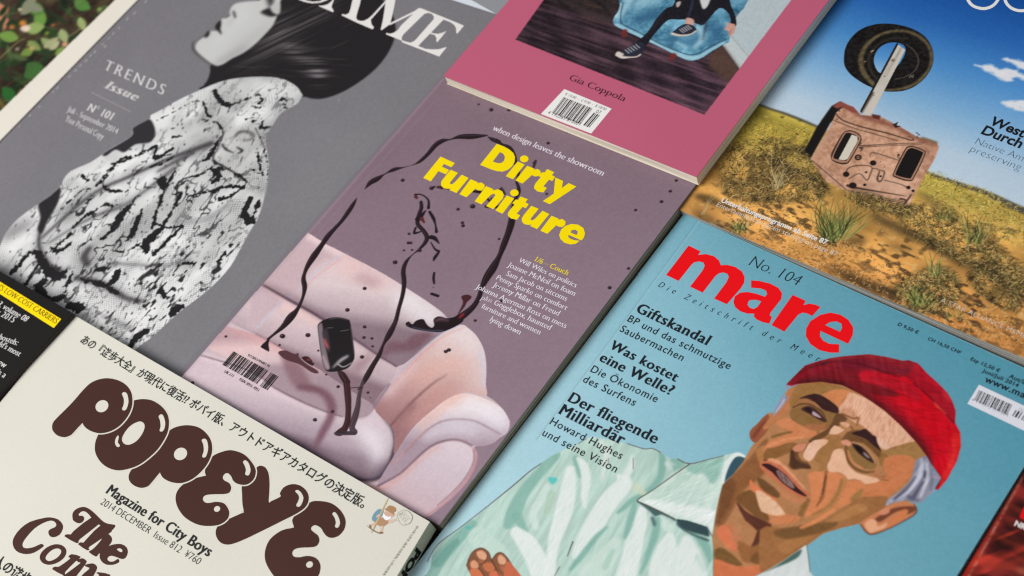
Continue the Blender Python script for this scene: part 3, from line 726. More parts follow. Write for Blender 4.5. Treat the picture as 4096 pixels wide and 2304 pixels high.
    drip(D_, [(755, 260, 8), (800, 285, 40), (850, 305, 44), (885, 330, 24), (960, 362, 36), (1005, 430, 30), (1020, 500, 34), (1050, 600, 26), (1030, 690, 24), (1048, 745, 30), (1048, 800, 40), (1010, 880, 36), (990, 1000, 50), (985, 1090, 56), (955, 1200, 44), (910, 1310, 40), (860, 1420, 46), (835, 1470, 50)])
    drip(B, [(1925, 190, 30), (1905, 300, 44), (1870, 400, 48), (1838, 480, 36), (1790, 570, 62), (1745, 640, 58), (1708, 715, 38), (1680, 800, 36), (1635, 870, 44), (1565, 930, 56), (1490, 980, 62), (1410, 1025, 56), (1330, 1040, 30), (1200, 1020, 30), (1145, 1000, 26)], hi=(130, 40, 44))
    c.fill(B.fr((1130, 990), (1155, 978), (1178, 1000), (1210, 970), (1262, 960), (1290, 1000), (1325, 1025), (1345, 1005), (1340, 962), (1380, 938), (1440, 952), (1500, 942), (1540, 925), (1560, 980), (1420, 1052), (1320, 1052), (1200, 1028), (1140, 1012)), K, sm=4, lab=4)
    B.l([(1350, 975, 14), (1390, 958, 22), (1450, 970, 14)], (150, 110, 122), blur=5, alpha=.6)
    B.l([(1180, 1020, 6), (1300, 1045, 7), (1410, 1045, 6)], (90, 110, 150), blur=2, alpha=.7)
    B.l([(1540, 945, 20), (1560, 925, 22)], (150, 40, 46), blur=2, alpha=.8)
    c.fill(B.fr((1550, 788), (1600, 774), (1628, 795), (1592, 832), (1572, 870), (1520, 930), (1548, 870), (1562, 830)), (70, 34, 38), sm=4, lab=4)
    drip(B, [(1200, 20, 16), (1250, 20, 10), (1300, 60, 14), (1302, 120, 24)], hl=False)
    drip(B, [(1310, 150, 20), (1340, 200, 24), (1355, 250, 12), (1362, 300, 24)], hl=False)
    drip(B, [(1245, 75, 24), (1248, 120, 30), (1228, 180, 34), (1220, 240, 30), (1262, 290, 30), (1290, 340, 34), (1275, 385, 32), (1225, 438, 18), (1180, 474, 8), (1135, 525, 28), (1112, 590, 34), (1118, 680, 34), (1108, 770, 32), (1078, 880, 30), (1052, 980, 34), (1005, 1075, 46), (962, 1150, 22), (930, 1230, 34), (882, 1310, 40), (835, 1395, 44), (800, 1449, 26), cc(785, 60), cc(775, 110)] if False else [(1245, 75, 24), (1248, 120, 30), (1228, 180, 34), (1220, 240, 30), (1262, 290, 30), (1290, 340, 34), (1275, 385, 32), (1225, 438, 18), (1180, 474, 8), (1135, 525, 28), (1112, 590, 34), (1118, 680, 34), (1108, 770, 32), (1078, 880, 30), (1052, 980, 34), (1005, 1075, 46), (962, 1150, 22), (930, 1230, 34), (882, 1310, 40), (835, 1395, 44), (800, 1455, 22)], hi=(170, 62, 56))
    drip(B, [(1280, 140, 10), (1230, 200, 44), (1205, 200, 10)], hl=False); drip(B, [(1250, 200, 30), (1270, 230, 14)], col=(90, 40, 42), hl=False)
    drip(B, [(1205, 270, 16), (1195, 310, 20), (1240, 300, 12)], hl=False); drip(B, [(1320, 340, 34), (1350, 350, 30), (1382, 388, 8)], hl=False)
    drip(B, [(1320, 380, 8), (1350, 430, 14), (1380, 448, 20)], hl=False); drip(B, [(1376, 460, 20), (1350, 495, 26), (1340, 520, 8)], hl=False)
    drip(B, [(1345, 610, 16), (1340, 650, 20), (1345, 690, 14)], hl=False); drip(B, [(1325, 768, 20), (1375, 785, 20)], hl=False); drip(B, [(1205, 35, 26), (1215, 45, 20)], col=(86, 40, 40), hl=False)
    drip(C, [(806, -20, 20), (795, 20, 26), (778, 90, 30), (768, 170, 38), (745, 255, 48), (725, 330, 40), (745, 365, 40)], col=(66, 52, 58), hi=(120, 104, 116))
    drip(B, [(618, 1348, 10), (650, 1380, 44), (688, 1440, 46)], col=(46, 27, 31))
    drip(C, [(684, 0, 46), (694, 100, 46), (697, 200, 40), (690, 280, 44), (670, 335, 50), (640, 362, 56), (605, 372, 26)], col=(52, 26, 29), hi=(190, 66, 56))
    C.l([(600, 372, 20), (660, 370, 30), (740, 372, 26)], (62, 50, 58)); C.l([(610, 360, 8), (680, 368, 6)], (30, 24, 28), blur=2)
    # cup
    B.f([(465, 1010), (490, 978), (540, 955), (610, 945), (690, 960), (712, 988), (730, 1100), (744, 1235), (728, 1285), (690, 1330), (610, 1354), (535, 1352), (506, 1300), (486, 1200), (472, 1090)], (30, 26, 29), sm=4, lab=3)
    B.f([(468, 1015), (498, 992), (512, 1100), (540, 1240), (556, 1330), (524, 1338), (506, 1296), (488, 1190), (474, 1090)], (138, 122, 130), sm=4, blur=2, alpha=.85)
    B.f([(500, 1060), (530, 1030), (548, 1090), (560, 1180), (545, 1210), (520, 1140)], (60, 50, 56), sm=4, blur=3)
    B.l([(515, 1110, 10), (530, 1150, 16), (545, 1180, 8)], (190, 90, 90), blur=3); B.l([(505, 1240, 14), (545, 1330, 16)], (176, 150, 158), blur=4)
    B.l([(580, 1325, 10), (640, 1270, 26), (690, 1240, 20)], (168, 160, 166), blur=4); B.l([(620, 1300, 6), (660, 1320, 6), (720, 1290, 5)], (220, 212, 214), blur=1.5)
    B.l([(540, 1026, 4), (580, 1024, 3)], (120, 116, 120), blur=1); B.l([(640, 1050, 4), (700, 1040, 4)], (120, 116, 120), blur=1); B.l([(716, 1010, 5), (742, 1220, 5)], (110, 100, 106), blur=2)
    B.l([(560, 960, 6), (620, 950, 5), (690, 964, 5)], (96, 90, 94), blur=2)
    B.f([(168, 1208), (220, 1195), (290, 1222), (320, 1215), (325, 1245), (360, 1280), (400, 1308), (460, 1345), (470, 1368), (420, 1360), (330, 1302), (240, 1272), (190, 1242)], (82, 50, 58), sm=4, lab=2)
    B.f([(345, 1248), (385, 1240), (415, 1262), (432, 1296), (425, 1312), (370, 1280)], (52, 28, 32), sm=4, lab=2); B.l([(390, 1262, 8), (405, 1270, 8)], (170, 56, 56), blur=1.5)
    C.l([(715, 30, 5), (800, 25, 8), (770, 40, 10)], (50, 36, 42))
    for pen, ds in ((B, [(1050, 530, 18), (820, 728, 15), (690, 890, 17), (820, 1018, 14), (815, 1098, 13), (875, 1105, 11), (880, 1165, 10), (800, 1245, 16), (392, 1080, 19), (200, 1088, 21), (178, 1155, 10), (470, 1197, 9), (1432, 1204, 15), (1456, 1192, 16), (1655, 970, 12), (1850, 822, 14), (1835, 354, 10), (1525, 130, 13), (1635, 108, 20), (1558, 232, 13), (1563, 255, 14), (1117, 440, 9), (1178, 437, 9), (1150, 384, 13), (1168, 384, 12), (1155, 316, 11), (430, 1296, 10), (530, 1378, 9), (1338, 722, 4), (1830, 720, 18), (1235, 440, 16)]),
                    (R2, [(1128, 73, 14), (933, 136, 12), (880, 577, 12), (737, 722, 15), (262, 14, 10)]), (A2, [(1705, 1090, 11), (1453, 1440, 14)]),
                    (C, [(445, 270, 16), (578, 208, 13), (620, 20, 13), (845, 65, 11), (862, 104, 4)]), (A0, [(1680, 787, 9), (1775, 828, 16), (1908, 830, 13), (1107, 1360, 15), (1325, 1420, 17), (1345, 1410, 10), (1400, 1415, 16)]),
                    (R1, [(418, 993, 12), (273, 1080, 13), (1240, 1362, 12), (1320, 1340, 11), (1195, 1443, 13), (170, 1230, 14)])):
        for x, y, r in ds:
            pen.dot(x, y, r, (40, 25, 31)); pen.dot(x-r*.25, y-r*.3, r*.28, (140, 110, 122), alpha=.7)
    D_.l([(1195, 550, 26), (1210, 500, 30), (1216, 485, 14)], (58, 44, 52)); D_.f([(850, 790), (885, 740), (930, 815), (890, 815)], (62, 46, 54), sm=2); D_.l([(735, 930, 30), (800, 945, 16), (860, 930, 30)], K)
    D_.l([(270, 745, 30), (330, 750, 26), (380, 770, 10)], (70, 40, 46)); D_.l([(600, 785, 20), (680, 790, 40)], K); D_.l([(740, 850, 20), (775, 880, 20), (790, 850, 14)], K)
    # worn spine edge
    e = c.coord((1771+14, 310+5), (1771, 310)); e0, e1 = (1776, 312), (722, 1516)
    c.stroke([e0, e1], 9, (170, 146, 158), blur=5, alpha=.5, sm=0); c.stroke([(1750, 390), (1500, 675), (1200, 1010)], 3, (176, 150, 160), blur=2, alpha=.25, sm=0)
    wear(c, Q_MAUVE[0], Q_MAUVE[3], 60, (196, 172, 182), 21); wear(c, Q_MAUVE[1], Q_MAUVE[2], 40, (176, 158, 166), 22)
    for k in range(14):
        rs = np.random.RandomState(k); x, y = rs.uniform(1500, 2600), rs.uniform(500, 1500); c.stroke([(x, y), (x+rs.uniform(-30, 30), y+rs.uniform(5, 40)), (x+rs.uniform(-50, 50), y+rs.uniform(30, 80))], 1.4, (160, 140, 150), blur=1, alpha=.3)
    c.build({0: ('cover_picture', None), 1: ('sofa_picture', 0), 2: ('liquid_drip', 0), 4: ('liquid_splash', 0), 3: ('cup_picture', 0)})

def art_grey():
    reg = isect(Q_GREY[3], Q_GREY[0], pl((0, 700), .008), pl((100, 800), .008))
    c = Canvas(grey, P([(560, -60), (1985, 65), (700, 1504), (620, 1560), (-120, 1130), (-120, 700), (6, 570)], Z_GREY+.0001).tolist() and [np.array(p) for p in P([(560, 4), (640, -120), (1500, -100), (1978, 62), (702, 1502), (620, 1530), (-120, 1160), (-120, 720), (10, 572)], Z_GREY+.0001)], .00034, bg=GREY)
    H, K_, O, T0 = Pen(c, HD), Pen(c, SK), Pen(c, CO), Pen(c, T(0, 0))
    t = np.clip(c.coord((500, 300), (1300, 1100)), 0, 1)[..., None]
    c.img = np.array([119, 116, 121.])*(1-t)+np.array([123, 122, 125.])*t
    c.img += ((c.noise(8, 31)-.5)*6+(c.fbm(400, 32, 3)-.5)*8)[..., None]
    # ---- hair and head
    hair = H.m([(1050, -160), (2050, -160), (2190, -60), (2270, 30), (2335, 130), (2372, 280), (2352, 410), (2290, 540), (2200, 660), (2080, 770), (1920, 880), (1780, 950), (1640, 992), (1530, 992), (1420, 970), (1000, 930), (430, 905), (440, 860), (480, 800), (505, 720), (520, 645), (700, 560), (900, 350), (1000, 100)], sm=4, blur=3)
    c.paint(hair, (33, 30, 32)); c.lab[hair > .5] = 1
    a1 = c.ang(*H.fr((800, 640), (1750, 180))); a2 = c.ang(*H.fr((900, 640), (1700, 640)))
    s1 = c.noise(7, 41, (26, 1), a1)*.6+c.noise(16, 42, (16, 1), a1)*.4
    s2 = c.noise(7, 43, (22, 1), a2)*.6+c.noise(18, 44, (14, 1), a2)*.4
    e1 = c.blur(np.clip(c.dist_line(*[wpts(H.fr, [(1250, 140, 120), (1200, 350, 220), (1000, 560, 120), (800, 660, 60)])[i] for i in (0, 1)])+.5, 0, 1), 46/c.k())
    e3 = c.blur(np.clip(c.dist_line(*[wpts(H.fr, [(1700, 40, 200), (1480, 220, 200), (1300, 420, 160)])[i] for i in (0, 1)])+.5, 0, 1), 46/c.k())
    e2 = c.blur(np.clip(c.dist_line(*[wpts(H.fr, [(1260, 470, 90), (1420, 560, 130), (1560, 660, 150), (1620, 800, 110)])[i] for i in (0, 1)])+.5, 0, 1), 26/c.k())
    up = np.clip((s1-.42)*2.6, 0, 1)*np.clip(e1*1.0+e3*.7, 0, 1)*92+np.clip((s2-.40)*2.8, 0, 1)*e2*126
    c.img += up[..., None]*hair[..., None]*np.array([1, .97, .99])
    for k in range(90):
        rs = np.random.RandomState(700+k); x, y = rs.uniform(850, 1900), rs.uniform(120, 800)
        L = rs.uniform(120, 320); sl = -.45 if y < 480 else -.1+(y-480)*.0009
        H.l([(x-L/2, y-sl*L/2, 2), (x, y+rs.uniform(-4, 4), 6), (x+L/2, y+sl*L/2, 2)], (150, 146, 148) if rs.rand() < .4 else (18, 16, 18), alpha=rs.uniform(.12, .4), blur=2, within=hair)
    face = H.m([(1190, -160), (1060, -60), (1000, 2), (880, 14), (765, 34), (716, 76), (700, 125), (704, 152), (668, 178), (622, 190), (585, 222), (558, 268), (575, 305), (540, 312), (495, 318), (455, 365), (400, 402), (366, 442), (356, 490), (385, 535), (450, 592), (520, 640), (575, 662), (640, 642), (720, 590), (840, 530), (960, 440), (1060, 340), (1130, 262), (1168, 185), (1196, 100), (1210, 20), (1230, -60)], sm=4, blur=4)
    c.paint(face, (196, 196, 194)); c.lab[face > .5] = 1
    H.l([(760, 500, 100), (980, 360, 110), (1130, 210, 60)], (166, 165, 164), blur=34, within=face, alpha=.8)
    H.l([(560, 640, 60), (700, 570, 80), (860, 480, 60)], (140, 139, 140), blur=22, within=face, alpha=.8)
    H.l([(800, 80, 60), (860, 140, 60), (760, 260, 60)], (212, 212, 210), blur=24, within=face, alpha=.8)
    H.l([(640, 240, 40), (700, 330, 60), (560, 430, 90)], (206, 206, 204), blur=20, within=face, alpha=.7)
    H.l([(720, 200, 20), (700, 240, 40)], (168, 167, 166), blur=12, within=face, alpha=.7)
    H.l([(335, 420, 10), (328, 470, 16), (352, 520, 16), (430, 590, 12), (515, 652, 10)], (44, 41, 44), blur=5)
    H.l([(352, 415, 6), (400, 385, 6), (452, 352, 6)], (70, 66, 70), blur=5)
    H.f([(552, 272), (566, 240), (592, 212), (612, 200), (616, 250), (608, 290), (622, 350), (588, 318), (566, 300)], (34, 31, 34), blur=4)
    H.f([(446, 368), (462, 335), (492, 308), (502, 330), (490, 362), (466, 380)], (38, 35, 38), blur=5)
    H.f([(730, 108), (752, 122), (766, 180), (748, 172)], (48, 44, 47), blur=5); H.l([(655, 182, 8), (690, 164, 14), (704, 150, 8)], (60, 56, 58), blur=5)
    H.f([(1012, 122), (1060, 92), (1112, 78), (1140, 120), (1190, 150), (1120, 168), (1060, 152)], (36, 33, 35), blur=6)
    H.f([(1060, -80), (1150, -80), (1140, 20), (1110, 80), (1085, 30)], (52, 48, 50), blur=10); H.f([(1115, 68), (1160, 40), (1206, 40), (1206, 130), (1170, 140), (1130, 110)], (186, 186, 182), blur=5)
    # ---- jacket
    jk = K_.m([(-300, 900), (-40, 800), (0, 725), (35, 645), (95, 565), (175, 497), (262, 437), (335, 385), (410, 318), (440, 260), (480, 215), (560, 178), (622, 150), (700, 98), (760, 55)]+[(((400+x*.414)-0)/.58537, ((280+y*.414)-560)/.58537) for x, y in [(300, 640), (320, 560), (480, 470), (490, 438), (600, 380), (720, 310), (850, 245), (1000, 178), (1150, 118), (1300, 82), (1500, 65), (1680, 70), (1800, 100), (1900, 160), (1940, 215), (1958, 243), (1958, 246), (1940, 275), (1900, 330), (1800, 385), (1730, 440), (1680, 520), (1640, 580), (1610, 625), (1600, 700), (1620, 820), (1633, 950)]]+[(1836, 150), (1826, 300), (1800, 420), (1760, 540), (1710, 620), (1650, 730), (1570, 870), (1450, 1000), (1340, 1090), (1230, 1172), (1130, 1262), (1020, 1362), (920, 1440), (700, 1700), (-300, 1100)], sm=3, blur=1.5)
    c.paint(jk, (230, 230, 230)); c.lab[jk > .5] = 2
    sh = c.fbm(150, 51, 4, (2.2, 1), c.ang(*K_.fr((300, 700), (1100, 100))))
    c.img -= (np.clip(.52-sh, 0, 1)*150)[..., None]*jk[..., None]
    # scales: two crossing sets of fine rows, bent by the folds
    X, Y = np.meshgrid(np.arange(c.W), np.arange(c.H)); wob = (c.noise(90, 52)-.5)*26/c.k(); wob2 = (c.noise(110, 53)-.5)*26/c.k()
    pitch = 10.0/c.k()
    g1 = np.sin(((X*.8+Y*.6)+wob)*2*math.pi/pitch); g2 = np.sin(((-X*.6+Y*.8)*1.0+wob2)*2*math.pi/pitch)
    c.img -= (np.clip(np.maximum(g1, g2)-.35, 0, 1)*120*(.10+.95*np.clip(c.noise(60, 54)*1.5-.3, 0, 1)))[..., None]*jk[..., None]
    jag = (c.noise(9, 55)-.5)*1.5+(c.noise(22, 56)-.5)*1.3
    ad = c.ang(*K_.fr((900, 800), (1200, 400)))
    rn1 = c.noise(36, 57, (2.6, 1), ad)*.66+c.noise(15, 58, (1.8, 1), ad)*.34
    rd = 1-np.abs(2*rn1-1)
    body = K_.m([(380, 480), (700, 250), (1100, 150), (1450, 260), (1760, 330), (1740, 520), (1500, 560), (1250, 760), (900, 800), (600, 1000), (480, 1180), (250, 1080), (60, 1000), (20, 880), (300, 760)], sm=3, blur=60)
    rest = .35+.65*body
    c.paint(np.clip((rd-.90+(c.noise(8, 59)-.5)*.09)*22, 0, 1)*jk*np.clip(c.noise(80, 60)*3-.7, 0, 1)*rest, (32, 30, 32), .92)
    def rough(pen, pts, col=(30, 28, 30), amp=3.2, alpha=1, sm=3):
        p, w_ = wpts(pen.fr, pts)
        pw = smooth(np.column_stack([np.array(p), w_]), sm, closed=False)
        m = np.clip(c.dist_line(pw[:, :2], np.maximum(pw[:, 2], .4)*1.25)+jag*amp/c.k()*2.6+.4, 0, 1)
        c.paint(m*jk, col, alpha)
    # folds
    for pts, a in (([(290, 665, 20), (420, 545, 26), (560, 425, 26), (700, 330, 26), (860, 260, 30), (1000, 195, 34), (1150, 130, 36), (1300, 75, 44), (1440, 25, 50)], .75), ([(330, 705, 14), (560, 565, 26), (700, 500, 34), (850, 445, 30), (1000, 340, 26), (1100, 265, 40), (1190, 195, 44)], .55), ([(640, 900, 40), (760, 850, 30), (900, 850, 24), (1100, 860, 20), (1300, 820, 16)], .4), ([(520, 940, 40), (700, 985, 46), (850, 1075, 36), (960, 1100, 30)], .75), ([(270, 640, 24), (270, 740, 24), (340, 850, 26), (420, 900, 26)], .9), ([(610, 740, 40), (575, 800, 56), (600, 850, 46)], .75), ([(1200, 560, 40), (1400, 540, 60), (1560, 440, 30)], .22), ([(700, 1200, 30), (900, 1290, 40)], .3)):
        p, w_ = wpts(K_.fr, pts); c.stroke(p, [x*2.4 for x in w_], (92, 89, 92), blur=16, alpha=a*.36, within=jk); c.stroke(p, w_, (46, 43, 46), blur=6, alpha=a, within=jk)
    K_.f([(262, 437), (335, 385), (412, 322), (405, 400), (380, 460), (330, 545), (285, 640), (255, 610), (275, 530)], (38, 36, 38), blur=4, within=jk)
    O.f([(300, 640), (315, 555), (470, 470), (535, 590), (490, 695), (340, 720), (235, 795), (150, 770), (60, 830), (40, 800)], (46, 43, 46), blur=3, within=jk)
    K_.l([(60, 640, 120), (140, 600, 120), (220, 560, 60)], (96, 93, 96), blur=22, within=jk, alpha=.6)
    for pts in ([(690, 270, 16), (760, 200, 26), (830, 130, 30), (900, 112, 10), (1060, 50, 24)], [(1195, 215, 24), (1130, 330, 18), (1085, 450, 24), (1052, 560, 26), (1040, 610, 10)], [(1240, 365, 34), (1195, 450, 20), (1155, 520, 26), (1105, 600, 30), (1010, 690, 74), (1000, 750, 44)],
        [(1245, 585, 30), (1150, 600, 20), (1060, 570, 14)], [(1245, 580, 16), (1180, 655, 18), (1100, 730, 26), (1050, 775, 26)], [(1470, 350, 30), (1540, 320, 26), (1660, 325, 26)], [(1500, 405, 26), (1580, 380, 26), (1680, 300, 20)], [(1250, 265, 8), (1380, 232, 12), (1440, 200, 28), (1500, 250, 36), (1450, 285, 24)], [(1290, 385, 10), (1400, 360, 14), (1470, 350, 20)],
        [(1710, 400, 40), (1670, 490, 50), (1700, 560, 44)], [(1770, 420, 18), (1735, 510, 24), (1738, 575, 12)], [(870, 470, 44), (820, 520, 50), (800, 570, 60), (740, 640, 30), (690, 680, 14)], [(905, 420, 14), (850, 500, 34)], [(970, 480, 20), (935, 560, 44), (905, 640, 40), (860, 690, 10)], [(760, 750, 8), (860, 762, 8), (960, 705, 14)],
        [(655, 890, 24), (760, 868, 20)], [(800, 900, 44), (790, 950, 50), (730, 990, 30)], [(480, 640, 20), (430, 690, 10), (360, 745, 16)], [(480, 710, 24), (400, 760, 24), (340, 730, 12)], [(705, 305, 20), (740, 342, 20), (865, 352, 18)], [(630, 385, 30), (590, 430, 12)], [(500, 600, 14), (580, 520, 20), (640, 490, 22), (720, 440, 14), (770, 455, 18)], [(560, 240, 20), (600, 280, 16)], [(560, 340, 14), (460, 430, 12)],
        [(90, 900, 50), (150, 830, 30), (200, 770, 16)], [(240, 760, 30), (290, 830, 46), (330, 890, 60), (400, 930, 60), (450, 890, 24)], [(300, 970, 50), (260, 1010, 50), (350, 1090, 30), (430, 1070, 40)], [(480, 1130, 50), (550, 1150, 56)], [(560, 950, 20), (690, 985, 26), (820, 1060, 16)], [(1245, 1140, 40), (1190, 1170, 54), (1160, 1205, 20)], [(1000, 1305, 34), (930, 1350, 50), (880, 1420, 36)], [(1100, 1030, 44), (1125, 1065, 30)], [(1110, 280, 60), (1120, 330, 30)], [(1260, 840, 20), (1320, 845, 30)], [(1540, 770, 20), (1500, 820, 16)],
        [(1060, 70, 20), (1060, 130, 26), (1180, 60, 14)], [(1030, 180, 16), (1120, 160, 16), (1200, 100, 10)], [(180, 980, 24), (230, 900, 16), (260, 850, 10)], [(450, 1000, 26), (500, 900, 16)], [(760, 200, 12), (690, 290, 14), (600, 340, 14)]):
        rough(K_, pts)
    for pts in ([(1110, 190, 40), (1135, 260, 40), (1190, 320, 46), (1250, 350, 50), (1330, 312, 26), (1440, 272, 22), (1545, 242, 18), (1556, 300, 26), (1525, 325, 18)], [(870, 302, 12), (980, 308, 26), (1012, 360, 26), (1032, 420, 26), (1072, 458, 36)], [(520, 505, 12), (600, 460, 12), (690, 420, 12), (850, 330, 8)], [(1745, 290, 20), (1800, 288, 20), (1768, 330, 22), (1802, 372, 22)], [(1470, 350, 14), (1560, 372, 18), (1595, 405, 8)], [(1420, 472, 12), (1500, 455, 8), (1562, 500, 18), (1560, 560, 24), (1640, 545, 14)], [(1480, 495, 18), (1510, 490, 10)], [(1020, 490, 12), (1120, 505, 18), (1172, 560, 26), (1185, 620, 20), (1125, 720, 40), (1060, 830, 50), (1000, 870, 40)], [(1080, 880, 10), (1200, 930, 16), (1320, 1010, 14)], [(1010, 580, 24), (1060, 560, 14)], [(700, 650, 24), (780, 640, 24)], [(1520, 760, 10), (1530, 860, 20), (1560, 980, 26), (1590, 1030, 10)], [(1540, 640, 6), (1580, 760, 8), (1620, 900, 8), (1610, 1060, 6)], [(1480, 960, 26), (1520, 1000, 10)], [(1050, 960, 30), (1120, 1000, 26), (1060, 1060, 30)], [(1150, 950, 40), (1200, 960, 20)], [(520, 830, 40), (600, 830, 20), (740, 800, 14)], [(480, 940, 20), (620, 870, 12), (700, 860, 8)], [(540, 740, 30), (430, 800, 24), (250, 870, 36)], [(250, 870, 30), (120, 910, 30)], [(1350, 1020, 30), (1420, 1090, 16)]):
        rough(O, pts)
    O.l([(900, 800, 50), (700, 900, 44), (560, 980, 30)], (62, 59, 62), blur=6, within=jk, alpha=.8); O.l([(760, 480, 60), (900, 540, 80), (1060, 600, 60)], (222, 222, 220), blur=20, within=jk, alpha=.55)
    fl = O.m([(1205, 590), (1500, 575), (1545, 640), (1515, 790), (1480, 900), (1400, 960), (1330, 1005), (1200, 930), (1092, 862), (1140, 740)], sm=2, blur=3)
    c.paint(fl*jk, (190, 190, 188), .55); O.l([(1210, 585, 8), (1145, 740, 12), (1092, 865, 20), (1200, 935, 18), (1330, 1010, 16)], (40, 37, 40), blur=3, within=jk); O.l([(1500, 560, 12), (1540, 640, 10), (1600, 760, 8)], (60, 57, 60), blur=3, within=jk)
    O.l([(1310, 640, 26), (1345, 600, 30), (1420, 596, 26), (1480, 625, 26), (1470, 665, 20), (1390, 682, 14)], (66, 62, 65), blur=6, within=jk)
    O.l([(1180, 715, 14), (1215, 765, 22), (1290, 800, 8)], (36, 34, 36), blur=3, within=jk); O.l([(1320, 745, 10), (1375, 780, 26), (1330, 806, 12)], (36, 34, 36), blur=3, within=jk)
    # speckled lower right
    rg = K_.m([(1130, 760), (1450, 620), (1700, 520), (1760, 560), (1650, 760), (1560, 880), (1400, 1040), (1180, 1210), (1000, 1380), (760, 1330), (560, 1200), (700, 1180), (960, 1110), (880, 1000), (960, 900)], sm=3, blur=20)*jk
    aa = c.ang(*K_.fr((900, 1200), (1500, 600)))
    sp = c.noise(11, 61, (1.9, 1), aa)*.75+c.noise(40, 62)*.25
    c.paint(np.clip((sp-.66)*9, 0, 1)*rg, (34, 32, 34), .95)
    sp2 = c.noise(14, 63, (1.6, .8), aa+30)
    c.paint(np.clip((sp2-.84)*10, 0, 1)*jk, (44, 41, 44), .7)
    # warm shading of the lowest part of the jacket
    # spine stitching
    for x, y, l in [(1105, 5, 14), (1020, 92, 14), (966, 135, 16), (902, 206, 12), (860, 246, 14), (826, 282, 10), (800, 342, 16), (778, 330, 10), (722, 382, 18), (690, 412, 16), (656, 448, 18), (612, 486, 14), (575, 524, 14), (530, 570, 14), (440, 655, 14), (232, 866, 12), (150, 946, 12), (404, 690, 8), (300, 800, 8)]:
        T0.l([(x, y, 7), (x-l*.8, y+l, 7)], (214, 210, 210), blur=2, alpha=.95)
    for x, y, r in ((650, 1282, 4), (790, 1000, 3), (870, 300, 3), (1640, 1020, 4), (1225, 752, 5), (130, 890, 3), (560, 1180, 3), (1500, 760, 3), (330, 1100, 2.5)): T0.c.fill(ell(T(1, 0) if x > 1000 else T(0, 1), x if x < 1000 else x-1000+400, y, r, r), (196, 194, 196), blur=1, alpha=.7)
    wear(c, Q_GREY[1], Q_GREY[2], 50, (176, 174, 176), 23); wear(c, Q_GREY[0], Q_GREY[3], 30, (160, 156, 158), 24)
    c.build({0: ('cover_picture', None), 1: ('head_picture', 0), 2: ('jacket_picture', 0)})
